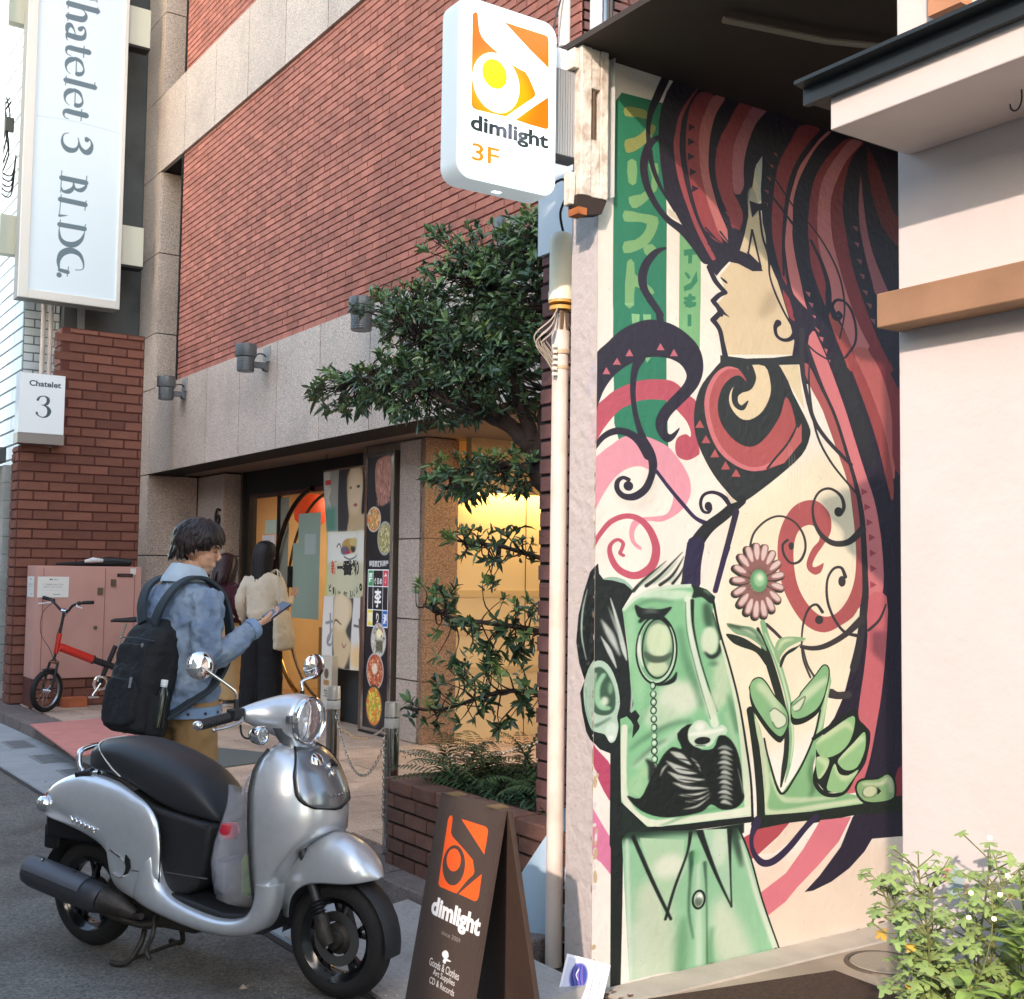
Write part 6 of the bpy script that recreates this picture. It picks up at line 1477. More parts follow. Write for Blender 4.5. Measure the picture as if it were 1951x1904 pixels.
# grit and small litter on the road
gr = MB(); rn = random.Random(77)
for k in range(700):
    x, y = rn.uniform(-.6, 2.6), rn.uniform(2.2, 9); s_ = rn.uniform(.003, .011) if k % 9 else rn.uniform(.012, .026); a = rn.uniform(0, 6.3)
    if x > gx(y)-.25 or rn.random() < .4: gr.add([(x+cos(a+j*1.57)*s_*rn.uniform(.5, 1), y+sin(a+j*1.57)*s_*rn.uniform(.5, 1), .001+(.017 if x > gx(y) else 0)) for j in range(4)]+[(x, y, .003+s_*.5+(.016 if x > gx(y) else 0))], [(0, 1, 4), (1, 2, 4), (2, 3, 4), (3, 0, 4)])
o = gr.build('grit', mat('grit', (128, 116, 98), .8, vary=.5, vscale=40)); o['kind'] = 'stuff'
# post-cards and clutter at the foot of the pole
cd = thing('leaning_cards', 'stack of glossy blue art cards leaning at the foot of the wall corner', 'cards', (2.545, 3.37, .03), radians(-35))
P = Paint(200, 280, (240, 240, 244)); P.rect(12, 12, 188, 268, (214, 214, 232)); P.ell(110, 120, 60, 90, (60, 70, 140), 10)
for k in range(9): P.stroke([(70+k*6, 40), (60+k*9, 110), (90+k*8, 180), (70+k*10, 250)], [3, 8, 6, 2], ((40, 50, 120), (90, 110, 190), (130, 90, 160))[k % 3], 1.5, .8)
P.stroke([(100, 70), (90, 110), (110, 140)], [4, 10, 4], (236, 236, 244), 1)
for k in range(3):
    x = .012*k; lean = .05
    card = MB(); card.box(-.05+x*2.2, .055+x*2.2, x*1.4, x*1.4+.003, 0, .15, Matrix.Rotation(radians(-16), 4, 'X') @ Matrix.Rotation(radians(14), 4, 'Y')); card.build('card', mat('card edge', (232, 232, 236), .3), cd)
pc = panel('print', P, [Matrix.Rotation(radians(-16), 4, 'X') @ Matrix.Rotation(radians(14), 4, 'Y') @ Vector(v) for v in ((-.048, -.0012, .003), (.053, -.0012, .003), (.053, -.0012, .147), (-.048, -.0012, .147))], mat('card print', image=P.image('card print'), rough=.12, spec=.6), cd)
sw = thing('wiper_pole', 'grey telescopic handle leaning in the gap behind the white pole', 'pole')
MB().tube([(2.86, 3.70, .12), (2.835, 3.66, .86)], .0165, 10).build('lower_tube', mat('blue grey tube', (136, 156, 170), .4), sw, smooth=60); MB().tube([(2.835, 3.66, .86), (2.815, 3.63, 1.24), (2.80, 3.60, 1.255)], .0115, 10).build('upper_tube', mat('grey tube', (172, 176, 180), .35), sw, smooth=60)
ws = thing('wood_lath', 'thin wooden lath standing behind the white pole', 'lath'); MB().tube([(2.86, 3.66, .12), (2.845, 3.70, 1.60)], .009, 4).build('stick', mat('lath wood', (166, 120, 84), .6), ws)
tp = thing('blue_tarp', 'pale blue plastic sheet draped behind the sandwich board', 'sheet')
b = MB()
b.v = [(2.66, 4.02, .10), (2.76, 3.84, .10), (2.787, 3.68, .10), (2.72, 3.92, .34), (2.77, 3.80, .38), (2.80, 3.66, .38), (2.80, 3.76, .60), (2.81, 3.70, .60), (2.82, 3.65, .64)]; b.f = [(0, 1, 4, 3), (1, 2, 5, 4), (3, 4, 7, 6), (4, 5, 8, 7)]
b.build('sheet', mat('pale blue plastic', (170, 196, 214), .4), tp, smooth=180)
bs = MB().box(2.60, 2.90, 3.445, 3.60, -.02, .02).box(2.60, 2.95, 3.6, 3.9, -.02, .02).build('soil_strip', mat('soil'), None); bs['kind'] = 'structure'
# dead leaves and grit on the strip
lt = MB(); rn = random.Random(9)
for k in range(160):
    x, y, z = rn.uniform(2.55, 2.78), rn.uniform(3.2, 3.9), .023; a = rn.uniform(0, 6.3); s_ = rn.uniform(.006, .02)
    c_, t_ = cos(a)*s_, sin(a)*s_; lt.add([(x-c_, y-t_, z), (x+t_*.4, y-c_*.4, z+s_*.3), (x+c_, y+t_, z+.002), (x-t_*.4, y+c_*.4, z+s_*.2)], [(0, 1, 2, 3)])
lt.build('dry_leaves', mat('dry leaf', (112, 84, 56), .8, vary=.3, vscale=30))['kind'] = 'stuff'

# ---------------------------------------------------------------- pink cabinet and things on it
pk = thing('pink_cabinet', 'tall salmon pink metal utility cabinet against the brown brick wall', 'cabinet')
m_pk = mat('salmon metal', (204, 156, 142), .5, vary=.04, vscale=3, dirt=.2, dcol=(150, 98, 86), dscale=2)
MB().box(2.73, 3.77, 12.45, 12.84, .40, 1.52).build('body', m_pk, pk, bevel=.006)
for x in (3.402, 2.80, 3.70): MB().box(x, x+.004, 12.444, 12.449, .42, 1.50).build('door_seam', mat('seam', (140, 86, 76), .6), pk)
for (x, z) in ((3.46, 1.32), (3.33, 1.235)): MB().box(x, x+.05, 12.43, 12.449, z, z+.07).build('latch', mat('latch', (98, 84, 66), .5), pk)
MB().lathe([(0, 0), (.02, 0), (.02, .01), (0, .01)], 12, Matrix.Translation((3.32, 12.449, .90)) @ Matrix.Rotation(radians(90), 4, 'X')).build('lock', mat('latch'), pk)
P = Paint(300, 210, (236, 234, 224)); P.ell(120, 28, 8, 7, (70, 70, 80)); P.ell(136, 28, 7, 7, (70, 70, 80)); print_text(P, 'お知らせ', 152, 20, 200, 38, (110, 110, 112))
print_text(P, 'ここに自転車をとめないで下さい', 50, 70, 250, 88, (120, 120, 120)); print_text(P, '通行のじゃまになります。', 60, 96, 240, 112, (130, 130, 130)); P.rect(40, 134, 260, 136, (190, 190, 186)); P.rect(150, 176, 220, 182, (140, 150, 150))
ntm = mat('notice print', image=P.image('notice print'), rough=.5)
panel('notice', P, [(2.745, 12.442, 1.205), (3.045, 12.442, 1.205), (3.045, 12.442, 1.412), (2.745, 12.442, 1.412)], ntm, pk)
panel('notice', P, [(2.727, 12.80, 1.205), (2.727, 12.50, 1.205), (2.727, 12.50, 1.412), (2.727, 12.80, 1.412)], ntm, pk)
P = Paint(120, 26, (50, 30, 30)); print_text(P, 'TOKYO DENRYOKU', 20, 8, 110, 18, (150, 120, 110)); panel('name_plate', P, [(3.52, 12.442, 1.415), (3.68, 12.442, 1.415), (3.68, 12.442, 1.45), (3.52, 12.442, 1.45)], mat('plate print', image=P.image('plate print'), rough=.5), pk)
MB().box(3.655, 3.71, 12.443, 12.447, 1.44, 1.505).build('sticker', mat('sticker', (232, 226, 220), .5), pk)
bb = thing('brick_plinth', 'low brick plinth under the pink cabinet', 'plinth')
brick_wall(bb, 'y', 12.47, 2.73, 3.78, .12, .395, .26, .09, m_brickd, m_mortar, mort=.012, keep=40, core=False, proud=.012)
MB().box(2.73, 3.78, 12.471, 12.84, .1, .395).build('core', m_mortar, bb)
lb_ = thing('loose_brick', 'loose orange brick lying at the cabinet foot behind the bicycle', 'brick', (3.12, 12.38, .40))
MB().box(-.12, .12, -.05, .06, 0, .10).build('brick_body', mat('orange brick', (176, 98, 62), .8, vary=.2, vscale=9), lb_, bevel=.006)
lb_.location.z = .12
ju = thing('folded_umbrellas', 'folded black umbrellas and a bag lying on top of the pink cabinet', 'umbrellas', (3.3, 12.6, 1.52))
MB().tube([(-.35, 0, .02), (.0, -.02, .03), (.4, .03, .035)], [.012, .028, .03], 8).build('umbrella', m_black, ju, smooth=60); MB().tube([(-.1, .08, .03), (.2, .06, .06), (.42, .02, .05)], [.02, .045, .03], 8).build('umbrella', m_dark, ju, smooth=60)
MB().tube([(-.08, -.05, .05), (.0, -.05, .065), (.10, -.05, .06)], [.015, .028, .018], 8).build('white_bag', mat('white bag', (214, 214, 212), .5), ju, smooth=60)
# ================================================================ TREE AND PLANTS
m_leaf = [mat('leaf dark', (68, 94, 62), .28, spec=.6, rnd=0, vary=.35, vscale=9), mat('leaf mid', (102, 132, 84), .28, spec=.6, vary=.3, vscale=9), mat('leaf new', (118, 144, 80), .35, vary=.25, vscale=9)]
m_bark = mat('bark', (62, 48, 40), .85, vary=.25, vscale=14, bump=.8, bscale=40)
def leaf(mb, p, d, up, L, W, fold=.25, droop=.2):
    """pointed leaf of six quads folded along its midrib"""
    d = d.normalized(); s = d.cross(up)
    if s.length < 1e-3: s = d.cross(Vector((1, 0, 0)))
    s.normalize(); n = s.cross(d)
    A = p; o = len(mb.v)
    P = [A]
    for t, w in ((.35, 1.0), (.7, .8)):
        c = A+d*L*t-Vector((0, 0, droop*L*t*t)); P += [c+s*W*w/2+n*W*fold*w, c, c-s*W*w/2+n*W*fold*w]
    P.append(A+d*L-Vector((0, 0, droop*L)))
    mb.v += [tuple(q) for q in P]
    mb.f += [(o, o+1, o+2), (o, o+2, o+3), (o+1, o+4, o+5, o+2), (o+2, o+5, o+6, o+3), (o+4, o+7, o+5), (o+5, o+7, o+6)]
def rosette(mb, p, ax, n, L, rn, spread=(.3, 1.45), W=.33):
    ax = ax.normalized(); u = ax.orthogonal().normalized(); v = ax.cross(u)
    for k in range(n):
        a = 2.4*k+rn.uniform(-.3, .3); th = rn.uniform(*spread); l = L*rn.uniform(.7, 1.15)
        d = ax*cos(th)+(u*cos(a)+v*sin(a))*sin(th); leaf(mb, p-ax*rn.uniform(0, L*.9), d, ax, l, l*W, droop=rn.uniform(-.1, .45))
def tree(root, limbs, blobs, seed, Lf=.062, n_leaf=9, tw=.012):
    """limbs: [(points, r0, r1)]; blobs: [(centre, radii, clusters)] clusters of leaves join the nearest limb with a twig"""
    rn = random.Random(seed); wood = MB(); LS = [MB(), MB(), MB()]; nodes = []
    for pts, r0, r1 in limbs:
        q = spline(pts, 6); rr = [r0+(r1-r0)*i/(len(q)-1) for i in range(len(q))]
        q = [tuple(np.array(p)+np.array([rn.uniform(-1, 1), rn.uniform(-1, 1), rn.uniform(-.5, .5)])*r*.35) for p, r in zip(q, rr)]
        wood.tube(q, [r*rn.uniform(.9, 1.12) for r in rr], 8); nodes += [Vector(p) for p in q[2:]]
    twigs = MB()
    for c, R, n in blobs:
        C = Vector(c)
        for k in range(int(n*1.6)):
            while True:
                q = Vector((rn.uniform(-1, 1), rn.uniform(-1, 1), rn.uniform(-1, 1)))
                if q.length < 1: break
            if q.length > .1 and rn.random() < .6: q = q.normalized()*rn.uniform(.75, 1.03)
            p = C+Vector((q.x*R[0], q.y*R[1], q.z*R[2])); near = min(nodes, key=lambda t: (t-p).length); d = p-near
            if d.length > .02:
                m_ = near.lerp(p, .5)+Vector((rn.uniform(-.04, .04), rn.uniform(-.04, .04), rn.uniform(-.05, .02)))
                twigs.tube(spline([near, m_, p], 3), [tw*.45, tw*.4, tw*.35, tw*.3, tw*.22, tw*.2, tw*.16][:7], 4, cap=False)
            ax = (d.normalized()*.6+Vector((q.x*.5, q.y*.5, q.z*.3+.45))).normalized() if d.length > 0 else Vector((0, 0, 1))
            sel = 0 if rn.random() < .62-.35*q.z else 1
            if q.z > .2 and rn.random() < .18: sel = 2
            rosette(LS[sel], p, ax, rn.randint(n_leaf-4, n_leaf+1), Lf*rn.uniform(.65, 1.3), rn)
    wood.build('trunk', m_bark, root, smooth=60)
    tb = twigs.build('twigs', m_bark, root, smooth=60); tb['kind'] = 'stuff'
    for i, l in enumerate(LS):
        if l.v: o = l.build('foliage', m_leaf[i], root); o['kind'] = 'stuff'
tr = thing('evergreen_tree', 'small evergreen tree with dark glossy leaves leaning out of the planter', 'tree')
tree(tr, [([(3.40, 4.25, .45), (3.38, 4.30, 1.2), (3.32, 4.45, 1.75), (3.28, 4.62, 1.98), (3.30, 4.72, 2.12)], .062, .046),
          ([(3.30, 4.70, 2.10), (3.25, 4.92, 2.25), (3.15, 5.2, 2.36), (3.1, 5.6, 2.52), (3.1, 6.2, 2.62)], .040, .012),
          ([(3.30, 4.70, 2.12), (3.35, 4.95, 2.45), (3.35, 5.1, 2.75), (3.4, 5.3, 3.1)], .038, .012),
          ([(3.30, 4.66, 2.05), (3.4, 4.75, 2.4), (3.45, 4.7, 2.8), (3.5, 4.75, 3.15)], .034, .010),
          ([(3.30, 4.85, 2.22), (3.2, 5.3, 2.55), (3.2, 5.7, 2.8), (3.25, 6.0, 2.95)], .026, .008),
          ([(3.28, 4.62, 1.98), (3.2, 4.95, 2.05), (3.15, 5.25, 2.0)], .022, .007),
          ([(3.36, 4.36, 1.5), (3.2, 4.75, 1.62), (3.15, 5.1, 1.66)], .016, .005),
          ([(3.38, 4.30, 1.2), (3.2, 4.7, 1.25), (3.1, 5.1, 1.28), (3.05, 5.3, 1.33)], .016, .005),
          ([(3.38, 4.28, .9), (3.2, 4.7, .95), (3.1, 5.2, .82), (3.05, 5.5, .8)], .014, .005)],
     [((3.35, 5.25, 2.85), (.42, .50, .40), 190), ((3.35, 5.75, 2.85), (.35, .42, .33), 130), ((3.45, 4.85, 2.95), (.38, .36, .38), 150), ((3.3, 4.95, 2.52), (.36, .45, .28), 130),
      ((3.25, 5.65, 2.5), (.32, .5, .24), 110), ((3.15, 6.35, 2.58), (.22, .48, .14), 60), ((3.45, 4.75, 3.2), (.3, .3, .18), 60), ((3.3, 5.3, 3.2), (.3, .3, .16), 50), ((3.3, 6.1, 3.05), (.25, .35, .15), 36),
      ((3.2, 5.15, 2.0), (.22, .32, .14), 40), ((3.2, 4.75, 2.0), (.2, .25, .12), 30),
      ((3.15, 4.85, 1.66), (.14, .38, .11), 20), ((3.15, 4.9, 1.27), (.2, .42, .24), 30), ((3.08, 5.24, 1.42), (.12, .16, .10), 8), ((3.12, 4.88, .93), (.2, .42, .24), 26), ((3.05, 5.36, .78), (.12, .24, .10), 8)], 21)
# ferns and ground cover in the planter
fn = thing('fern_clump', 'drooping fern clump in the brick planter below the tree', 'fern', (3.15, 4.75, .47))
rn = random.Random(31); L2 = MB()
for k in range(46):
    a = rn.uniform(0, 2*pi); el = rn.uniform(.5, 1.3); ln_ = rn.uniform(.4, .75); base = Vector((rn.uniform(-.2, .2), rn.uniform(-.2, .5), 0)); d = Vector((cos(a)*cos(el), sin(a)*cos(el), sin(el)))
    pts = [base+d*ln_*t-Vector((0, 0, ln_*.5*t*t)) for t in [i/9 for i in range(10)]]
    for i in range(1, 10):
        t_ = (pts[i]-pts[i-1]).normalized(); s_ = t_.cross(Vector((0, 0, 1))); w_ = .075*(1-(i/10)**1.6)+.014
        for sg in (-1, 1):
            for f_ in (0, .5): leaf(L2, pts[i-1].lerp(pts[i], f_), s_*sg+t_*.5, Vector((0, 0, 1)), w_, w_*.22, droop=.35)
L2.build('fronds', mat('fern green', (62, 84, 44), .5, vary=.35, vscale=12), fn)['kind'] = 'stuff'
gc = MB()
for k in range(2600):
    x, y = rn.uniform(2.9, 3.9), rn.uniform(3.7, 5.08); z = .47+rn.uniform(0, .05); a = rn.uniform(0, 6.3)
    leaf(gc, Vector((x, y, z)), Vector((cos(a), sin(a), rn.uniform(.2, 1.4))), Vector((0, 0, 1)), rn.uniform(.03, .065), .012)
o = gc.build('ground_cover', mat('ground cover', (52, 84, 50), .5, vary=.35, vscale=10)); tag(o, 'low dark green ground cover leaves filling the brick planter', 'ground cover', kind='stuff')
# potted plants bottom right
m_g1 = mat('geranium leaf', (128, 152, 88), .5, vary=.25, vscale=14); m_g2 = mat('shrub leaf', (124, 152, 74), .4, vary=.25, vscale=10); m_stem = mat('green stem', (110, 116, 70), .6)
def lobed(mb, p, n, r, rn):
    n = n.normalized(); u = n.orthogonal().normalized(); v = n.cross(u); a0 = rn.uniform(0, 6.3); o = len(mb.v); K = 5; ring = []
    for k in range(K*4):
        a = a0+2*pi*k/(K*4); q = r*(1.0, .78, .42, .78)[k % 4]*rn.uniform(.85, 1.1)
        if k in (0, 1, K*4-1): q *= .35
        ring.append(p+(u*cos(a)+v*sin(a))*q-n*q*.22)
    mb.v += [tuple(p)]+[tuple(q) for q in ring]; mb.f += [(o, o+1+k, o+1+(k+1) % (K*4)) for k in range(K*4)]
gp = thing('lacy_potted_plant', 'potted plant with lacy lobed leaves left of the glossy shrub at the bottom right corner', 'plant', (2.48, 1.79, 0))
rn = random.Random(12); st = MB(); lf_ = MB(); yl = MB()
for k in range(19):
    bx, by = rn.uniform(-.08, .06), rn.uniform(-.1, .1); tx, ty, tz = bx+rn.uniform(-.09, .08), by+rn.uniform(-.16, .16), rn.uniform(.42, .86)
    pts = spline([(bx, by, .25), (bx*.7+tx*.3, by*.7+ty*.3, .5*tz+.15), (tx, ty, tz)], 6); st.tube(pts, .0024, 5, cap=False)
    for i in range(3, len(pts)):
        P_ = Vector(pts[i])
        for j in range(4):
            d = Vector((rn.uniform(-1, 1), rn.uniform(-1, 1), rn.uniform(.0, .9))).normalized(); e_ = P_+d*rn.uniform(.04, .10); st.tube([P_, e_], .0016, 4, cap=False)
            lobed(yl if rn.random() < .02 and tz < .8 else lf_, e_, Vector((d.x*.4-.25, d.y*.4-.2, 1)), rn.uniform(.014, .028), rn)
st.build('stems', m_stem, gp)['kind'] = 'stuff'; lf_.build('leaves', m_g1, gp)['kind'] = 'stuff'; yl.build('yellow_leaves', mat('yellow leaf', (206, 160, 60), .5), gp)['kind'] = 'stuff'
MB().lathe([(.10, 0), (.15, .24), (.16, .26), (.15, .27), (.13, .25), (0, .25)], 24).build('pot', mat('terracotta', (140, 84, 60), .7), gp, smooth=40)
g2 = thing('glossy_shrub', 'potted shrub with broad bright green leaves at the bottom right corner', 'shrub', (2.43, 1.56, 0))
st = MB(); lf_ = MB()
for k in range(20):
    bx, by = rn.uniform(-.08, .06), rn.uniform(-.1, .1); tx, ty, tz = bx+rn.uniform(-.12, .08), by+rn.uniform(-.16, .16), rn.uniform(.5, .92)
    pts = spline([(bx, by, .25), (bx*.6+tx*.4, by*.6+ty*.4, .5*tz+.15), (tx, ty, tz)], 7); st.tube(pts, .0028, 5, cap=False)
    for i in range(3, len(pts), 1):
        for j in range(2):
            a = rn.uniform(0, 6.3); leaf(lf_, Vector(pts[i]), Vector((cos(a), sin(a), rn.uniform(.1, .6))), Vector((0, 0, 1)), rn.uniform(.06, .10), rn.uniform(.03, .045), fold=.15, droop=.3)
st.build('stems', m_stem, g2)['kind'] = 'stuff'; lf_.build('leaves', m_g2, g2)['kind'] = 'stuff'
MB().lathe([(.11, 0), (.16, .24), (.17, .26), (.16, .27), (.13, .25), (0, .25)], 24).build('pot', mat('dark pot', (60, 56, 52), .6), g2, smooth=40)
fl2 = thing('fairy_lights', 'string of small glowing fairy lights wound through the plants', 'lights'); rn = random.Random(6)
pts = [(2.33, 1.86, .62), (2.30, 1.72, .62), (2.30, 1.62, .62), (2.30, 1.57, .74), (2.30, 1.56, .86), (2.30, 1.50, .80)]
MB().tube(spline(pts, 6), .0015, 5).build('wire', m_stem, fl2)
for q in ((2.28, 1.556, 0.957), (2.28, 1.515, 0.887), (2.28, 1.609, 0.779), (2.28, 1.548, 0.791), (2.28, 1.603, 0.832), (2.28, 1.534, 0.844)): MB().lathe([(0, -.005), (.0042, -.003), (.005, 0), (.0042, .003), (0, .005)], 10, Matrix.Translation(q)).build('bulb', mat('bulb glow', (255, 250, 210), .3, emit=(255, 240, 150), estr=1.2), fl2, smooth=60)
# printed leaf pattern low on the white wall
P = Paint(420, 300, (204, 197, 193)); rs = np.random.RandomState(3)
for k in range(46):
    x, y = rs.uniform(20, 400), rs.uniform(20, 290); a = rs.uniform(0, 3.1); c = ((150, 180, 190), (120, 150, 166), (168, 196, 204), (214, 150, 110))[k % 4]
    P.ell(x, y, rs.uniform(14, 26), rs.uniform(8, 14), c, .8, .85, a)
o = panel('leaf_print', P, [(2.6885, 2.06, .0), (2.6885, .9, .0), (2.6885, .9, .84), (2.6885, 2.06, .84)], mat('leaf print', image=P.image('leaf print'), rough=.6), rw)
# ================================================================ SCOOTER  (local: x forward, y left, z up; origin at the rear tyre's contact)
sco = thing('scooter', 'silver retro motor scooter with black seat parked at the road edge', 'scooter', (1.362, 4.97, 0), atan2(-.8818, .4716))
m_sil = mat('silver metallic paint', (208, 211, 214), .33, metal=.66, coat=.8, vary=.03, vscale=30)
m_sil2 = mat('darker silver paint', (136, 140, 144), .3, metal=.8, coat=.6)
m_rub = mat('tyre rubber', (34, 33, 33), .75, vary=.15, vscale=14, bump=.25, bscale=120)
m_plas = mat('black plastic', (36, 36, 37), .5, bump=.12, bscale=300, vary=.1, vscale=9)
m_seat = mat('black vinyl', (40, 42, 45), .42, bump=.15, bscale=400)
m_mech = mat('engine metal', (62, 58, 54), .55, metal=.5, vary=.3, vscale=20, bump=.4, bscale=50)
m_rim = mat('gloss black rim', (20, 20, 21), .18, coat=.5)
m_lens = mat('lamp lens', (240, 244, 248), .04, trans=.85, ior=1.35)
RY = Matrix.Rotation(radians(90), 4, 'X')
def wheel(cx, parent_root, name):
    M = Matrix.Translation((cx, 0, .21)) @ RY
    t = MB(); pr = []
    for i in range(13):
        a = radians(-115+230*i/12); pr.append((.165+.045*cos(a), .046*sin(a)))
    t.lathe(pr, 56, M); o = t.build(name+'_tyre', m_rub, parent_root, smooth=60)
    g = MB()
    for k in range(44):
        for sg in (-1, 1):
            a = 2*pi*k/44+(.07 if sg > 0 else 0); Mr = M @ Matrix.Rotation(a, 4, 'Z'); g.box(.2085, .2112, -.004+.002*sg, .004, min(.004*sg, .03*sg), max(.004*sg, .03*sg), Mr @ Matrix.Rotation(radians(12*sg), 4, 'X'))
    r = MB(); r.lathe([(.146, -.040), (.150, -.042), (.147, -.036), (.128, -.022), (.124, 0), (.128, .022), (.147, .036), (.150, .042), (.146, .040), (.138, .03), (.120, .018), (.117, 0), (.120, -.018), (.138, -.03), (.146, -.040)], 48, M)
    r.build(name+'_rim', m_rim, parent_root, smooth=40)
    for k in range(5):
        s_ = MB(); Mr = M @ Matrix.Rotation(2*pi*k/5+.3, 4, 'Z')
        s_.prism([(.03, -.018), (.075, -.012), (.122, -.030), (.122, -.012), (.085, 0), (.122, .012), (.122, .030), (.075, .012), (.03, .018)], (-.012, .012), Mr); s_.build('spoke', m_rim, parent_root, bevel=.003)
    MB().lathe([(0, -.05), (.03, -.05), (.036, -.03), (.055, -.02), (.055, .02), (.036, .03), (.03, .05), (0, .05)], 24, M).build('hub', m_mech, parent_root, smooth=40)
wheel(0, sco, 'rear'); wheel(1.205, sco, 'front')
MB().lathe([(.06, .024), (.095, .024), (.095, .028), (.06, .028)], 36, Matrix.Translation((1.205, 0, .21)) @ RY, close=True).build('brake_disc', mat('disc steel', (130, 128, 124), .3, metal=.9), sco)
def shell(pts, cen, W, n=7, ex=.55):
    """rounded side shell between an edge loop (s,y,z) and a plateau around cen (s,z) with lateral W"""
    b = MB(); P = spline(pts, 4, True); rings = []
    for k in range(n+1):
        t = k/n*pi/2; c, s_ = cos(t)**1.0, sin(t)**ex
        rings.append([(cen[0]+(p[0]-cen[0])*(c*.92+.08*(1-k/n)), p[1]+(W-p[1])*s_*(1-.0*k), cen[1]+(p[2]-cen[1])*(c*.92+.08*(1-k/n))) for p in P])
    b.loft(rings, cap=False); b.f.append(tuple(len(b.v)-len(P)+i for i in range(len(P)))); return b
cowl = [(-.205, -.02, .565), (-.18, -.055, .615), (-.09, -.085, .665), (.03, -.10, .700), (.13, -.115, .700), (.24, -.125, .685), (.34, -.135, .650), (.42, -.145, .615), (.472, -.15, .56), (.492, -.155, .48), (.498, -.16, .40), (.50, -.165, .345), (.44, -.165, .262), (.36, -.16, .268), (.275, -.155, .30), (.262, -.155, .36), (.235, -.155, .415), (.17, -.15, .455), (.06, -.14, .485), (-.06, -.13, .508), (-.17, -.10, .525)]
for sg, nm in ((1, 'right'), (-1, 'left')):
    b = shell([(x, y*sg, z) for x, y, z in cowl], (.24, .50), -.190*sg, 9, .62); b.build('rear_cowl', m_sil, sco, smooth=70, fixn=True, subsurf=1)
    MB().tube(spline([(x, (y-.004)*sg, z) for x, y, z in cowl[4:12]], 4), .0028, 6).build('cowl_gap', m_black, sco, smooth=60)
    # side rail of the floor
    top = spline([(.47, .44), (.495, .36), (.525, .318), (.585, .29), (.68, .268), (.78, .256), (.86, .262), (.915, .285), (.945, .33), (.952, .40)], 4)
    bot = spline([(.40, .36), (.37, .285), (.41, .252), (.52, .224), (.66, .202), (.80, .196), (.92, .212), (1.0, .255), (1.035, .325), (1.045, .40)], 4)
    R_ = []
    for (a0, a1), (c0, c1) in zip(top, bot):
        R_.append([(a0+(c0-a0)*(1-cos(pi*k/8))/2, -sg*(.150+.042*sin(pi*k/8)**.6), a1+(c1-a1)*(1-cos(pi*k/8))/2) for k in range(9)]+[(c0, -sg*.12, c1), (a0, -sg*.13, a1)])
    MB().loft(R_).build('floor_rail', m_sil, sco, smooth=70, fixn=True)
# tail and centre spine of the body
MB().loft([[(s_, w*cos(t), z0+(z1-z0)*(.5+.5*sin(t))) for t in [2*pi*k/20 for k in range(20)]] for s_, z0, z1, w in ((-.215, .555, .59, .03), (-.19, .54, .625, .075), (-.10, .525, .672, .115), (.02, .52, .704, .13), (.15, .5, .705, .13), (.3, .5, .67, .13))]).build('tail_body', m_sil, sco, smooth=70)
# leg shield
def shield_row(z):
    Z = [.30, .36, .45, .55, .64, .72, .79, .835, .865, .88]
    sf = np.interp(z, Z, [1.10, 1.13, 1.16, 1.175, 1.178, 1.165, 1.13, 1.09, 1.05, 1.01]); se = np.interp(z, Z, [.965, .955, .950, .948, .944, .938, .938, .945, .955, .965])
    w = np.interp(z, Z, [.165, .178, .190, .198, .200, .193, .172, .142, .108, .06]); sc_ = np.interp(z, [.28, .36, .45, .52, .57, .62], [.985, 1.0, 1.04, 1.09, 1.15, 1.3]); return sf, se, w, sc_
def shield_pt(z, t, off=0):
    sf, se, w, sc_ = shield_row(z); c, s_ = cos(t), sin(t)
    x = se+(sf-se)*abs(c)**.85; y = (w+off)*np.sign(s_)*abs(s_)**.9; return (min(x+off*abs(c), sc_), y, z)
rows = []
for k in range(25):
    z = .29+.59*k/24; rows.append([shield_pt(z, -pi/2+pi*j/32) for j in range(33)])
b = MB(); b.loft(rows, cap=False, closed=False); b.f.append(tuple(len(b.v)-33+j for j in range(33))); sh_ = b.build('leg_shield', m_sil, sco, smooth=70)
so = sh_.modifiers.new('t', 'SOLIDIFY'); so.thickness = .006; so.offset = -1
rows = [[(shield_row(z)[1]-.004-.022*cos(j/16*pi-pi/2)**.5*(1 if z < .84 else .3), (shield_row(z)[2]-.006)*(j/8-1), z) for j in range(17)] for z in [.285+.585*k/14 for k in range(15)]]
MB().loft(rows, cap=False, closed=False).build('inner_shield', m_plas, sco, smooth=70)
for sg in (-1, 1): MB().tube([(shield_row(z)[1]-.003, sg*(shield_row(z)[2]-.001), z) for z in [.29+.57*k/16 for k in range(17)]], .0065, 8).build('edge_trim', m_plas, sco, smooth=60)
# front garnish panel
rows = []
for k in range(15):
    u = k/14; z = .655+.215*u; hw = radians(47)*sqrt(max(0, 1-(1-min(u/.34, 1))**2))*(1 if u < .6 else 1-.22*(u-.6)/.4); hw = max(hw, .06)
    rows.append([shield_pt(z, -hw+2*hw*j/16, .0075) for j in range(17)])
b = MB(); b.loft(rows, cap=False, closed=False); g_ = b.build('front_panel', m_sil2, sco, smooth=70); so = g_.modifiers.new('t', 'SOLIDIFY'); so.thickness = .010; so.offset = -1
for sg in (-1, 1):
    pass
edge = [rows[k][0] for k in range(14, -1, -1)]+[rows[0][j] for j in range(1, 17)]+[rows[k][16] for k in range(1, 15)]
MB().tube(edge, .0035, 6).build('panel_seam', m_black, sco, smooth=60)
def on_shield(z, t, off=.012): return Vector(shield_pt(z, t, off))
for z, t, r in ((.826, -.18, .026), (.800, .02, .012), (.776, .02, .012)):
    p = on_shield(z, t); n = Vector((1, sin(t)*1.3, .45)).normalized(); M = Matrix.Translation(p) @ n.to_track_quat('Z', 'Y').to_matrix().to_4x4(); MB().lathe([(r, -.004), (r, .002), (r*.8, .005), (0, .007)], 24, M).build('emblem', m_chrome, sco, smooth=50)
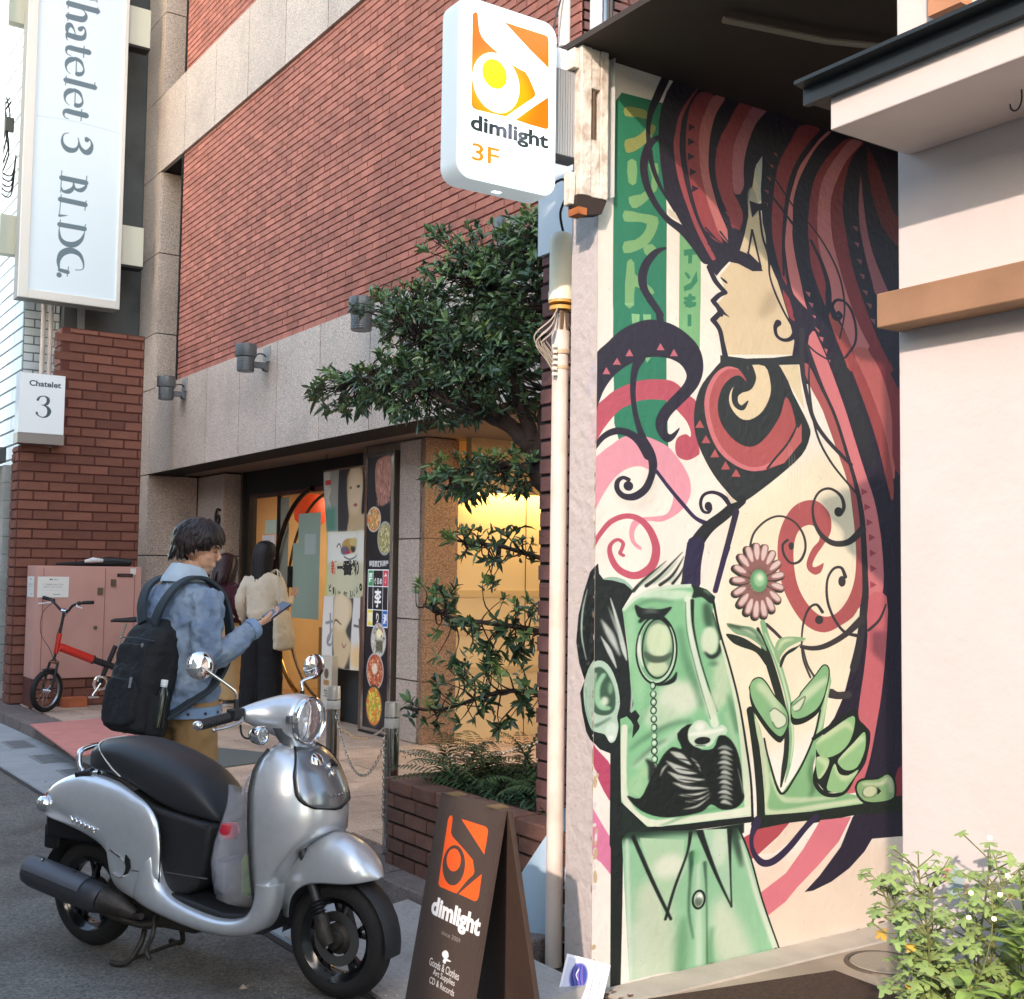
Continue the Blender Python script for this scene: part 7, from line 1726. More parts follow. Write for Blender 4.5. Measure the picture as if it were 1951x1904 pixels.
MB().tube([on_shield(.80, .12), on_shield(.815, .2), on_shield(.795, .28)], .006, 6).build('emblem_wing', m_black, sco)
for k in range(6): MB().lathe([(0, 0), (.004, .0), (.004, .003), (0, .004)], 8, Matrix.Translation(on_shield(.703+.002*(k % 2), -.16+.09*k)) @ Matrix.Rotation(radians(90), 4, 'Y')).build('front_lettering', m_chrome, sco)
# front fender
O = [(.962, .262), (.972, .36), (1.01, .45), (1.08, .53), (1.17, .570), (1.27, .548), (1.335, .492), (1.372, .437)]; E_ = [(1.01, .258), (1.04, .32), (1.07, .365), (1.12, .398), (1.19, .412), (1.26, .416), (1.32, .424), (1.369, .434)]; WW = [.045, .08, .092, .098, .098, .09, .07, .012]
O, E_ = spline([(a, b_, w) for (a, b_), w in zip(O, WW)], 4), spline(E_, 4)
b = MB(); b.loft([[(e_[0]+(o[0]-e_[0])*sin(pi*k/14)**.75, -o[2]*cos(pi*k/14)*(1+.04*sin(pi*k/14)), e_[1]+(o[1]-e_[1])*sin(pi*k/14)**.75) for k in range(15)] for o, e_ in zip(O, E_)], cap=False, closed=False)
fd = b.build('front_fender', m_sil, sco, smooth=80); so = fd.modifiers.new('t', 'SOLIDIFY'); so.thickness = .004; so.offset = -1; fd.modifiers.new('s', 'SUBSURF').render_levels = 1
MB().loft([[(1.205+r*cos(a), y, .21+r*sin(a)) for y, r in ((-.05, .222), (-.03, .232), (.03, .232), (.05, .222))] for a in [radians(-8+190*k/18) for k in range(19)]], cap=False, closed=False).build('mudguard', m_plas, sco, smooth=60)
# fork
for sg in (-1, 1):
    MB().tube([(1.075, sg*.07, .52), (1.165, sg*.07, .30)], .017, 10).build('fork_tube', mat('fork grey', (70, 70, 72), .4, metal=.6), sco, smooth=60)
    g = MB()
    for k in range(7): g.lathe([(.018, 0), (.027, .004), (.018, .010)], 14, Matrix.Translation((1.145+.0045*k, sg*.07, .345-.0115*k)) @ Vector((.35, 0, -.94)).to_track_quat('Z', 'Y').to_matrix().to_4x4())
    g.build('fork_gaiter', m_plas, sco, smooth=50); MB().tube([(1.165, sg*.07, .30), (1.185, sg*.07, .23), (1.205, sg*.068, .20)], [.026, .03, .024], 10).build('fork_leg', m_mech, sco, smooth=60)
# neck and head
MB().loft([[(s_+rx*cos(t), ry*sin(t), z) for t in [2*pi*k/24 for k in range(24)]] for s_, z, rx, ry in ((1.0, .855, .062, .075), (.99, .88, .058, .072), (.975, .91, .062, .085), (.965, .935, .066, .10))]).build('neck_cover', m_sil2, sco, smooth=70)
MB().loft([[(s_, ry*np.sign(cos(t))*abs(cos(t))**e_, cz+rz*np.sign(sin(t))*abs(sin(t))**e_) for t in [2*pi*k/32 for k in range(32)]] for s_, cz, ry, rz, e_ in ((1.042, .958, .082, .082, 1), (1.02, .960, .090, .089, 1), (.98, .963, .098, .090, 1), (.94, .968, .108, .082, .95), (.90, .974, .135, .066, .9), (.86, .98, .165, .046, .85), (.83, .984, .165, .026, .85), (.812, .986, .14, .010, .9))]).build('handlebar_cover', m_sil, sco, smooth=75, subsurf=1)
MH = Matrix.Translation((1.040, 0, .957)) @ Matrix.Rotation(radians(93), 4, 'Y')
MB().lathe([(.083, -.012), (.088, -.004), (.088, .012), (.082, .018), (.077, .014), (.076, .0)], 40, MH).build('headlight_ring', m_chrome, sco, smooth=50)
b = MB(); prf = [(0, -.045), (.03, -.04), (.055, -.025), (.070, -.004), (.076, .008)]; n_ = 36; b.lathe([(r*(1+.0), z) for r, z in prf], n_, MH)
b.v = [tuple(Vector(v)+Vector((.004*((i % n_) % 3-1), 0, 0))) for i, v in enumerate(b.v)]; b.build('headlight_reflector', m_chrome, sco)
MB().lathe([(.0, .024), (.03, .023), (.055, .019), (.076, .011)], 36, MH).build('headlight_lens', m_lens, sco, smooth=60)
MB().lathe([(0, -.01), (.012, -.008), (.013, .004), (0, .008)], 14, MH).build('bulb', mat('bulb white', (236, 236, 240), .2), sco, smooth=60)
MB().box(1.022, 1.045, -.112, -.088, .955, .985).build('bracket', m_sil2, sco, bevel=.004)
for sg in (-1, 1):
    M = Matrix.Translation((.955, sg*.165, .915)) @ Matrix.Rotation(radians(90), 4, 'Y')
    MB().lathe([(0, -.045), (.018, -.04), (.030, -.022), (.034, 0), (.034, .01), (.031, .014)], 24, M).build('indicator', m_chrome, sco, smooth=60); MB().lathe([(.031, .012), (.02, .02), (0, .023)], 24, M).build('indicator_lens', m_lens, sco, smooth=60); MB().lathe([(0, .004), (.029, .008)], 16, M).build('indicator_reflector', m_chrome, sco)
    MB().tube([(.95, sg*.165, .918), (.93, sg*.12, .935)], .008, 8).build('indicator_stalk', m_plas, sco)
    MB().tube([(.855, sg*.16, .982), (.845, sg*.21, .976)], .014, 10).build('handlebar', m_chrome, sco, smooth=60)
    MB().tube([(.850, sg*.205, .977), (.822, sg*.325, .960)], .0185, 14).build('grip', m_plas, sco, smooth=60)
    g = MB()
    for k in range(9): 
        u = k/9; g.lathe([(.0185, -.002), (.0198, 0), (.0185, .002)], 14, Matrix.Translation((.847-.022*u, sg*(.215+.1*u), .976-.014*u)) @ Vector((-.22, sg, -.13)).to_track_quat('Z', 'Y').to_matrix().to_4x4())
    g.build('grip_ribs', m_plas, sco)['kind'] = 'stuff'
    MB().lathe([(0, 0), (.0155, 0), (.017, .006), (.017, .018), (.012, .026), (0, .028)], 16, Matrix.Translation((.822, sg*.325, .960)) @ Vector((-.22, sg, -.13)).to_track_quat('Z', 'Y').to_matrix().to_4x4()).build('bar_end', m_chrome, sco, smooth=50)
    MB().box(-.022, .022, -.028, .028, -.02, .022, Matrix.Translation((.862, sg*.19, .985))).build('switch_box', m_plas, sco, bevel=.006)
    MB().tube(spline([(.885, sg*.185, .975), (.90, sg*.21, .965), (.893, sg*.26, .952), (.876, sg*.31, .945)], 5), [.007]*6+[.006]*6+[.0055]*4, 8).build('brake_lever', mat('lever alloy', (186, 186, 184), .25, metal=.9), sco, smooth=60)
    MB().lathe([(0, -.008), (.007, -.004), (.007, .004), (0, .008)], 10, Matrix.Translation((.874, sg*.316, .944))).build('lever_ball', mat('lever alloy'), sco, smooth=60)
    mp = Vector((.775 if sg < 0 else .845, sg*.285, 1.160 if sg < 0 else 1.125))
    MB().tube(spline([(.862, sg*.19, .995), (.862, sg*.19, 1.045), (.855, sg*.20, 1.075), mp+Vector((.03, -sg*.03, -.03)), mp+Vector((.008, 0, -.004))], 6), .0055, 8).build('mirror_stem', m_chrome, sco, smooth=60); MB().tube([(.862, sg*.19, .99), (.862, sg*.19, 1.04)], .009, 10).build('stem_boot', m_plas, sco, smooth=60)
    n = Vector((.86, -sg*.30, -.08)).normalized() if sg > 0 else Vector((.80, -.56, .1)).normalized(); M = Matrix.Translation(mp) @ n.to_track_quat('Z', 'Y').to_matrix().to_4x4()
    MB().lathe([(0, .011), (.025, .009), (.042, .004), (.050, -.002), (.048, -.005), (0, -.005)], 32, M).build('mirror', m_chrome, sco, smooth=50)
MB().tube(spline([(.885, -.19, .95), (.90, -.2, .92), (.92, -.19, .905), (.95, -.12, .905)], 5), .004, 6).build('brake_hose', m_black, sco, smooth=60)
# seat
b = MB(); b.loft([[(s_+.0, w*np.sign(cos(t))*abs(cos(t))**.75, (z0+z1)/2+(z1-z0)/2*np.sign(sin(t))*abs(sin(t))**(.8 if sin(t) > 0 else .35)) for t in [2*pi*k/28 for k in range(28)]] for s_, z0, z1, w in
    ((.022, .725, .765, .05), (.035, .71, .79, .085), (.07, .702, .818, .118), (.13, .70, .836, .135), (.22, .695, .840, .145), (.32, .665, .826, .147), (.42, .612, .804, .147), (.52, .582, .775, .143), (.60, .572, .735, .132), (.66, .567, .68, .118), (.70, .565, .62, .10), (.722, .565, .585, .07))])
b.build('seat', m_seat, sco, smooth=80, subsurf=1)
pi_ = [(.262, -.143, .705), (.215, -.144, .735), (.15, -.132, .780), (.105, -.108, .809), (.085, -.06, .822), (.08, 0, .824), (.085, .06, .822), (.105, .108, .809), (.15, .132, .780), (.215, .144, .735)]
MB().tube(spline(pi_, 5), .0028, 6).build('seat_piping', mat('white piping', (220, 218, 210), .5), sco, smooth=60)
MB().box(.60, .70, -.135, -.10, .548, .566).build('seat_hinge', m_black, sco, bevel=.005)
b = MB(); b.prism([(.30, .66), (.42, .61), (.71, .566), (.70, .50), (.678, .40), (.655, .335), (.60, .30), (.45, .28), (.30, .30)], (-.138, .138), Matrix(((1, 0, 0, 0), (0, 0, 1, 0), (0, 1, 0, 0), (0, 0, 0, 1)))); b.build('seat_body', m_plas, sco, bevel=.02, seg=4, smooth=40, fixn=True)
MB().box(.50, .70, -.1395, -.13, .374, .377).build('body_seam', mat('seam grey', (90, 90, 90), .5), sco)
b = MB(); b.prism([(.45, .315), (.60, .300), (.80, .270), (.93, .285), (.96, .36), (.98, .36), (.98, .22), (.80, .21), (.45, .25)], (-.158, .158), Matrix(((1, 0, 0, 0), (0, 0, 1, 0), (0, 1, 0, 0), (0, 0, 0, 1)))); b.build('floorboard', m_plas, sco, bevel=.012, seg=3, smooth=40, fixn=True)
# tail lamp, indicators, rail
MB().loft([[(s_, w*cos(t), cz+h*sin(t)) for t in [2*pi*k/20 for k in range(20)]] for s_, cz, w, h in ((-.245, .572, .03, .018), (-.235, .575, .06, .03), (-.21, .58, .075, .038), (-.185, .585, .07, .04))]).build('tail_light', mat('red lens', (190, 24, 34), .12, coat=.6, emit=(160, 10, 20), estr=.04), sco, smooth=70)
for sg in (-1, 1): MB().lathe([(0, -.034), (.02, -.03), (.031, -.014), (.033, .004), (.026, .022), (.012, .032), (0, .034)], 24, Matrix.Translation((-.15, sg*.135, .560)) @ Matrix.Rotation(radians(90), 4, 'Y')).build('rear_indicator', m_chrome, sco, smooth=60); MB().tube([(-.15, sg*.11, .56), (-.15, sg*.07, .56)], .01, 8).build('indicator_stalk', m_chrome, sco)
MB().tube(spline([(.13, -.125, .705), (.07, -.13, .700), (.035, -.128, .712), (.015, -.12, .745), (.0, -.10, .775), (-.01, -.05, .785), (-.013, 0, .787), (-.01, .05, .785), (.0, .10, .775), (.015, .12, .745), (.035, .128, .712), (.13, .125, .705)], 5), .0115, 12).build('grab_rail', m_chrome, sco, smooth=60)
MB().tube([(.10, -.13, .705), (.02, -.128, .69)], .017, 10).build('rail_socket', m_plas, sco, smooth=60)
# badge and U mark on the right cowl
bp = []
for k in range(40):
    u = k/39; bp.append((.058+.14*u+.006*sin(u*38), -.1925, .531-.030*u+.009*sin(u*38+1.3)*(1 if k % 7 else 1.5)))
MB().tube(bp, .0036, 6).build('badge', m_chrome, sco, smooth=60)
MB().tube([(.262, -.186, .440), (.325, -.191, .418), (.345, -.191, .405), (.350, -.191, .390)], .0045, 6).tube([(.345, -.191, .352), (.325, -.190, .345), (.285, -.186, .352)], .0045, 6).build('trim_mark', m_chrome, sco)
MB().prism([(.352, .432), (.372, .415), (.376, .385), (.362, .362), (.340, .352), (.352, .372), (.356, .395), (.348, .415)], (-.1925, -.186), Matrix(((1, 0, 0, 0), (0, 0, 1, 0), (0, 1, 0, 0), (0, 0, 0, 1)))).build('vent', m_black, sco)
for z in (.378,): MB().tube([(.385, -.192, z+.0), (.49, -.168, z-.004)], .0016, 5).build('panel_line', m_black, sco)
# inner rear fender, plate holder
MB().loft([[(0+r*cos(a)+.0, y, .21+r*sin(a)) for y, r in ((-.06, .24), (-.04, .255), (.04, .255), (.06, .24))] for a in [radians(-5+175*k/16) for k in range(17)]], cap=False, closed=False).build('rear_mudguard', m_plas, sco, smooth=60)
MB().box(-.19, .28, -.10, .10, .42, .53).build('underbody', m_black, sco, bevel=.02)
MB().box(-.21, -.13, -.085, .085, .37, .47, ).build('plate_holder', m_black, sco, bevel=.012)
# engine, stand, exhaust
MB().box(.02, .34, .06, .12, .13, .30).build('engine_case', m_mech, sco, bevel=.03, seg=3)
MB().tube([(.22, -.09, .26), (.22, .06, .26)], .07, 16).build('fan_housing', m_mech, sco, smooth=60, bevel=.008)
MB().box(.20, .46, -.10, .08, .15, .27).build('cylinder_block', m_mech, sco, bevel=.015)
g = MB()
for k in range(7): g.box(.40+.012*k, .406+.012*k, -.085, .065, .165, .25)
g.build('cooling_fins', m_mech, sco)['kind'] = 'stuff'
MB().tube(spline([(.44, -.05, .19), (.42, -.11, .165), (.34, -.135, .17), (.24, -.17, .20), (.17, -.19, .235)], 5), .016, 10).build('exhaust_pipe', m_mech, sco, smooth=60)
ax = Vector((-.40, 0, .062)).normalized(); ME = Matrix.Translation((.235, -.185, .248)) @ ax.to_track_quat('Z', 'Y').to_matrix().to_4x4()
MB().lathe([(0, 0), (.045, .0), (.056, .02), (.058, .06), (.058, .36), (.052, .40), (.044, .408), (0, .408)], 28, ME).build('silencer', mat('heat black', (58, 60, 64), .42, metal=.3, bump=.1, bscale=80), sco, smooth=45)
MB().loft([[ME @ Vector((.0625*cos(a), .0625*sin(a), h)) for a in [radians(20+150*k/12) for k in range(13)]] for h in (.08, .12, .36, .395)], cap=False, closed=False).build('heat_shield', mat('shield grey', (84, 86, 92), .4, metal=.3), sco, smooth=60)
for h in (.15, .33): MB().lathe([(0, 0), (.007, 0), (.007, .003), (0, .004)], 10, ME @ Matrix.Translation((.012, .064, h)) @ Matrix.Rotation(radians(-90), 4, 'X')).build('bolt', m_chrome, sco)
MB().tube([(.235, -.185, .248), (.30, -.17, .235), (.36, -.14, .20)], [.05, .04, .02], 14).build('exhaust_joint', m_mech, sco, smooth=60)
for sg in (-1, 1):
    MB().tube(spline([(.33, sg*.05, .19), (.36, sg*.10, .10), (.34, sg*.14, .03), (.30, sg*.155, .012), (.26, sg*.155, .014)], 5), .011, 8).build('stand_leg', m_mech, sco, smooth=60)
MB().tube([(.34, -.14, .03), (.34, .14, .03)], .008, 8).build('stand_bar', m_mech, sco)
MB().tube(spline([(.44, -.12, .20), (.47, -.16, .15), (.45, -.17, .09), (.47, -.17, .06)], 5), .009, 8).build('side_stand', m_mech, sco, smooth=60)
MB().tube(spline([(.30, -.10, .22), (.36, -.15, .20), (.42, -.17, .21)], 4), .012, 8).build('kick_arm', m_mech, sco, smooth=60)
MB().box(.44, .62, -.10, .10, .15, .205).build('fuel_tray', m_mech, sco, bevel=.02)
MB().tube([(.02, .09, .21), (.02, .11, .50)], .022, 10).build('shock', m_mech, sco, smooth=60)
# shopping bag in the footwell
bag = thing('plastic_shopping_bag', 'clear plastic shopping bag with red and green goods hanging in the scooter footwell', 'bag', sco.location, sco.rotation_euler.z)
m_bag = mat('thin clear plastic', (226, 226, 232), .18, alpha=.28, spec=.9, bump=1.0, bscale=30); rn = random.Random(14)
def ring(cx, cy, z, rx, ry, ph): return [(cx+rx*cos(a)*(1+.12*sin(5*a+ph)), cy+ry*sin(a)*(1+.16*sin(4*a+ph*2)), z+.008*sin(3*a+ph)) for a in [2*pi*k/36 for k in range(36)]]
MB().loft([ring(.80, -.04, z, rx*1.2, ry*1.12, ph) for z, rx, ry, ph in ((.285, .05, .05, 0), (.30, .085, .085, .4), (.36, .10, .105, 1), (.43, .10, .11, 1.5), (.50, .085, .10, 2), (.57, .065, .085, 2.6), (.63, .055, .065, 3), (.70, .06, .05, 3.6))], cap=False).build('film', m_bag, bag, smooth=180)
MB().tube(spline([(.80, -.07, .68), (.83, -.06, .75), (.90, -.03, .72)], 5), .005, 6).build('handle', mat('bag handle', (220, 220, 226), .3, alpha=.7), bag, smooth=60)
MB().lathe([(0, -.03), (.03, -.025), (.038, 0), (.03, .025), (0, .03)], 14, Matrix.Translation((.77, -.10, .55))).build('red_package', mat('red pack', (190, 40, 60), .4), bag, smooth=60)
MB().box(.82, .90, -.10, .0, .32, .47, ).build('green_package', mat('green pack', (96, 130, 60), .5, vary=.4, vscale=30), bag, bevel=.02); MB().box(.70, .77, -.11, .03, .31, .44).build('blue_package', mat('blue pack', (50, 62, 84), .5, vary=.3, vscale=30), bag, bevel=.02); MB().box(.79, .86, -.02, .05, .31, .42).build('white_package', mat('white pack', (214, 208, 200), .5), bag, bevel=.015)
# ================================================================ PEOPLE
def remesh(b, name, m, parent, vox, smooth=4, fold=0, fscale=.12, seed=0):
    """union of overlapping tubes and lofts turned into one continuous surface; fold = cloth wrinkles"""
    o = b.build(name, m, parent, fixn=True); o.modifiers.new('r', 'REMESH').voxel_size = vox; o.modifiers['r'].mode = 'VOXEL'; o.modifiers['r'].use_smooth_shade = True
    if smooth: q = o.modifiers.new('s', 'SMOOTH'); q.iterations = smooth; q.factor = .6
    if fold:
        for k, (sc_, f_) in enumerate(((fscale, fold), (fscale*.4, fold*.45))):
            t = bpy.data.textures.new(name+str(k), 'CLOUDS'); t.noise_scale = sc_; t.noise_depth = 2; t.noise_basis = 'IMPROVED_PERLIN'; d = o.modifiers.new('d%d' % k, 'DISPLACE'); d.texture = t; d.strength = f_; d.mid_level = .5; d.texture_coords = 'LOCAL'
    return o
def limb(b, pts, r, n=14): 
    q = spline([(*p, w) for p, w in zip(pts, r)], 4); b.tube([x[:3] for x in q], [x[3] for x in q], n)
def ball(b, c, r, n=14, M=None):
    rx, ry, rz = r if isinstance(r, tuple) else (r, r, r)
    T = Matrix.Translation(c) @ (M if M is not None else Matrix.Identity(4)) @ Matrix.Diagonal((rx, ry, rz, 1)); b.lathe([(max(sin(pi*k/8), 1e-4), -cos(pi*k/8)) for k in range(9)], n, T)
def torso(b, rows, n=22):
    """rows (x, y, z, rx, ry)"""
    b.loft([[(x+rx*cos(t)*abs(cos(t))**-.0, y+ry*np.sign(sin(t))*abs(sin(t))**.85, z) for t in [2*pi*k/n for k in range(n)]] for x, y, z, rx, ry in rows])
m_skin = mat('skin', (214, 164, 134), .5, vary=.06, vscale=12)
m_hair = mat('dark brown hair', (40, 28, 26), .35, vary=.3, vscale=40, bump=.5, bscale=160)
m_denim = mat('washed denim', (110, 128, 152), .88, vary=.2, vscale=4, col2=(142, 156, 172), bump=.25, bscale=300)
m_khaki = mat('khaki cotton', (156, 122, 78), .85, vary=.08, vscale=6, bump=.15, bscale=250)
def hand(b, W, d, side, curl, s=1.0, palm_n=None):
    """W wrist point, d forearm direction, palm_n palm normal; five separate fingers of unequal length, bent by curl"""
    d = Vector(d).normalized(); n = Vector(palm_n).normalized(); n = (n-d*n.dot(d)).normalized(); a = d.cross(n)*side
    W = Vector(W); K = W+d*.085*s
    for q in (-.028, -.010, .010, .027): limb(b, [W+a*q*.6*s, W+a*q*.9*s+d*.04*s, K+a*q*s], [.015*s, .014*s, .0105*s], 8)
    for q, l, c_ in ((-.030, .062, 1.0), (-.010, .076, .95), (.010, .080, .9), (.029, .074, .8)):
        p = K+a*q*s; dd = d.copy(); P = [p-d*.02*s, p]
        for k, f in enumerate((.45, .32, .23)):
            ang = curl*c_*(.6, 1.0, .8)[k]; dd = (dd*cos(ang)+n*sin(ang)).normalized(); p = p+dd*l*f*s; P.append(p)
        q_ = spline(P, 3); b.tube(q_, [(.0095-.0035*i/(len(q_)-1))*s for i in range(len(q_))], 8)
    T = [W+a*.014*s+d*.012*s, W+a*.034*s+d*.035*s+n*.008*s, W+a*.044*s+d*.065*s+n*.020*s, W+a*.040*s+d*.090*s+n*.030*s]
    q_ = spline(T, 3); b.tube(q_, [(.014-.006*i/(len(q_)-1))*s for i in range(len(q_))], 8)
def head(b, C, R, s=1.0):
    """skull, jaw, nose, lips, brow and ears; local +x is where the face looks"""
    def P(x, y, z): return C+R @ Vector((x*s, y*s, z*s))
    R4 = R.to_4x4()
    ball(b, P(-.012, 0, .028), (.092*s, .074*s, .092*s), 20, R4); ball(b, P(.030, 0, -.035), (.056*s, .054*s, .070*s), 16, R4); ball(b, P(.052, 0, -.088), (.024*s, .026*s, .020*s), 12, R4)
    ball(b, P(.030, 0, -.068), (.046*s, .044*s, .032*s), 12, R4); ball(b, P(.066, 0, .030), (.024*s, .048*s, .016*s), 12, R4)
    limb(b, [P(.084, 0, .018), P(.096, 0, -.006), P(.106, 0, -.020)], [.009*s, .011*s, .0125*s], 8); ball(b, P(.098, .010, -.026), .0085*s, 8); ball(b, P(.098, -.010, -.026), .0085*s, 8)
    for z, r in ((-.052, .0075), (-.062, .008)): limb(b, [P(.078, -.018, z), P(.089, 0, z), P(.078, .018, z)], [r*.6*s, r*s, r*.6*s], 8)
    for sg in (-1, 1):
        ball(b, P(.056, sg*.036, -.022), (.018*s, .018*s, .018*s), 10)
        b.loft([[P(-.012+.016*cos(t)*q, sg*(.075+.012*h), -.012+.030*sin(t)*q) for t in [2*pi*k/12 for k in range(12)]] for h, q in ((-.6, .6), (.3, .9), (1.0, 1.0), (1.2, .8))])
def face_bits(C, R, parent, s=1.0, lid=.4):
    def P(x, y, z): return C+R @ Vector((x*s, y*s, z*s))
    for sg in (-1, 1):
        b = MB(); limb(b, [P(.087, sg*.018, .008), P(.086, sg*.032, .010), P(.076, sg*.045, .006)], [.0016, .0026, .0016], 6); b.build('eyelid_line', m_hair, parent, smooth=60)
        b = MB(); limb(b, [P(.091, sg*.014, .028), P(.089, sg*.034, .033), P(.076, sg*.050, .027)], [.002, .0035, .0018], 6); b.build('eyebrow', m_hair, parent, smooth=60)
    b = MB(); limb(b, [P(.080, -.020, -.0572), P(.0878, 0, -.0572), P(.080, .020, -.0572)], [.001, .0018, .001], 6); b.build('mouth', mat('lip', (168, 96, 88), .5), parent, smooth=60)
def hair_cap(C, R, parent, strands, m, s=1.0, seed=1, shape=None):
    """thick hair of many overlapping locks: strands = list of (polar, azimuth range, length, drop)"""
    rn = random.Random(seed); b = MB()
    def P(v): return C+R @ (Vector(v)*s)
    for k in range(strands):
        az = rn.uniform(-pi, pi); pol = rn.uniform(.05, 2.3); f = shape(az)
        top = Vector((-.018+.020*cos(rn.uniform(0, 6)), .012*rn.uniform(-1, 1), .118+rn.uniform(-.004, .012)))
        def S(p_, a_, k_=1): return Vector((-.018+(.112+.008*k_)*sin(min(p_, 2.0))*cos(a_), (.096+.008*k_)*sin(min(p_, 2.0))*sin(a_), .024+(.108+.008*k_)*cos(min(p_, 1.9))-.075*max(p_-1.9, 0)))
        pe = min(pol+rn.uniform(.5, .9), f+rn.uniform(-.10, .05)); ps = max(pe-rn.uniform(.7, 1.1), .15)
        tw = rn.uniform(-.25, .25); pts = [S(ps+(pe-ps)*t, az+tw*t*t, rn.uniform(-.2, 1.2)) for t in (0, .25, .5, .75, 1)]
        q = spline([tuple(P(p)) for p in pts], 3); w_ = rn.uniform(.006, .010)*s; b.tube(q, [w_*(.6+.8*sin(pi*min(i/(len(q)-1)+.15, 1)))*(1 if i < len(q)-2 else .45) for i in range(len(q))], 5)
    return b
# ---------------------------------------------------------------- man in denim jacket
MAN = thing('person', 'young man in pale denim jacket with black backpack looking down at a phone', 'person', (1.968, 5.77, .008), radians(15))
C = Vector((.062, -.022, 1.594)); Rh = Euler((0, radians(16), radians(-47))).to_matrix()
b = MB(); head(b, C, Rh, 1.0); limb(b, [(0, 0, 1.36), (.012, 0, 1.44), (.03, 0, 1.53)], [.066, .056, .054], 16)
torso(b, [(0, 0, .86, .09, .13), (.0, 0, 1.0, .09, .13), (-.01, 0, 1.2, .10, .15), (0, 0, 1.38, .07, .14)])
SH, EL, WR = (-.005, -.185, 1.375), (-.055, -.262, 1.085), (.265, -.215, 1.222)
limb(b, [SH, (-.03, -.23, 1.23), EL], [.05, .045, .038]); limb(b, [EL, (.1, -.245, 1.145), WR], [.040, .036, .026])
hand(b, WR, (.80, .0, .30), 1, .55, 1.0, (-.35, .25, .9))
limb(b, [(0, .185, 1.375), (.0, .25, 1.22), (.0, .26, 1.10)], [.05, .045, .038]); limb(b, [(.0, .26, 1.10), (.12, .22, 1.05), (.24, .12, 1.10)], [.04, .034, .026]); hand(b, (.24, .12, 1.10), (.8, -.5, .2), -1, .5, 1.0, (0, -.3, 1))
for sy, sx in ((-.095, .05), (.10, -.06)): limb(b, [(0, sy, .90), (sx*.6, sy, .50), (sx, sy, .10), (sx+.02, sy, .06)], [.085, .06, .045, .04])
remesh(b, 'body', m_skin, MAN, .0045, 3)
face_bits(C, Rh, MAN)
def mshape(a):   # how far down the hair reaches at each azimuth (0 = face)
    a = abs(a); return float(np.interp(a, [0, .5, .9, 1.25, 1.6, 2.0, 2.6, 3.15], [1.30, 1.38, 1.58, 1.70, 2.15, 2.7, 2.95, 3.0]))
hb = hair_cap(C, Rh, MAN, 620, m_hair, 1.05, 4, mshape); ball(hb, C+Rh @ Vector((-.018, 0, .040)), (.097, .085, .090), 20, Rh.to_4x4())
hb.build('hair', m_hair, MAN, smooth=70)
# jacket
b = MB(); torso(b, [(-.005, 0, .80, .15, .195), (-.005, 0, .84, .152, .20), (-.01, 0, .95, .15, .20), (-.02, 0, 1.10, .148, .205), (-.03, 0, 1.25, .142, .218), (-.028, 0, 1.34, .128, .21), (-.02, 0, 1.40, .11, .17), (-.008, 0, 1.44, .085, .105), (0, 0, 1.46, .07, .08)])
limb(b, [(-.01, -.17, 1.375), (-.025, -.225, 1.27), (-.055, -.265, 1.14), (-.065, -.268, 1.08)], [.080, .080, .076, .070]); limb(b, [(-.07, -.268, 1.085), (.03, -.262, 1.10), (.15, -.24, 1.155), (.235, -.222, 1.205)], [.070, .067, .056, .044]); ball(b, (-.055, -.265, 1.085), .071)
limb(b, [(-.01, .17, 1.375), (-.01, .235, 1.25), (.0, .265, 1.10)], [.088, .09, .078]); limb(b, [(.0, .265, 1.09), (.11, .235, 1.05), (.22, .14, 1.09)], [.076, .066, .046])
remesh(b, 'jacket', m_denim, MAN, .0070, 5, .052, .095)
b = MB(); b.lathe([(.0, .0), (.053, 0), (.055, .03), (.05, .045), (.0, .045)], 20, Matrix.Translation((.215, -.224, 1.195)) @ Vector((.85, .05, .36)).to_track_quat('Z', 'Y').to_matrix().to_4x4()); b.build('cuff', mat('denim cuff', (128, 152, 180), .85, vary=.15, vscale=12), MAN, smooth=50)
hemr = lambda z, g: [(-.005+(.158+g)*cos(t), (.208+g)*np.sign(sin(t))*abs(sin(t))**.85, z) for t in [2*pi*k/36 for k in range(36)]]
MB().loft([hemr(.785, .0), hemr(.787, .006), hemr(.835, .008), hemr(.838, .0)]).build('hem_band', mat('denim cuff'), MAN, smooth=60)
colr = lambda z, r, g, xo: [(xo+(r*1.02)*cos(t), (r*1.06)*sin(t), z+g*cos(t)) for t in [2*pi*k/28 for k in range(28)]]
MB().loft([colr(1.425, .084, .0, .0), colr(1.49, .074, -.016, .010), colr(1.508, .078, -.018, .010), colr(1.455, .108, -.006, -.004), colr(1.432, .116, -.004, -.006)], cap=False).build('collar', mat('pale denim', (176, 190, 200), .85, vary=.12, vscale=14), MAN, smooth=60)
MB().loft([colr(1.45, .066, 0, .012), colr(1.497, .0645, -.01, .02), colr(1.50, .060, -.01, .02)], cap=False).build('neckline', m_black, MAN, smooth=60)
for k in range(5):
    t = radians(-150+28*k); MB().lathe([(0, .0), (.008, 0), (.007, .003), (0, .004)], 10, Matrix.Translation((-.005+.168*cos(t), .217*np.sign(sin(t))*abs(sin(t))**.85, .81)) @ Vector((cos(t), sin(t), 0)).to_track_quat('Z', 'Y').to_matrix().to_4x4()).build('button', mat('dark button', (60, 62, 74), .4, metal=.5), MAN)
b = MB(); torso(b, [(0, 0, .86, .11, .15), (0, 0, .80, .122, .165), (.0, 0, .74, .125, .17)])
for sy, sx in ((-.095, .05), (.10, -.06)): limb(b, [(0, sy, .86), (sx*.5, sy*1.02, .55), (sx, sy*1.05, .10), (sx, sy*1.05, .03)], [.115, .10, .085, .088])
remesh(b, 'trousers', m_khaki, MAN, .009, 4, .026, .12)
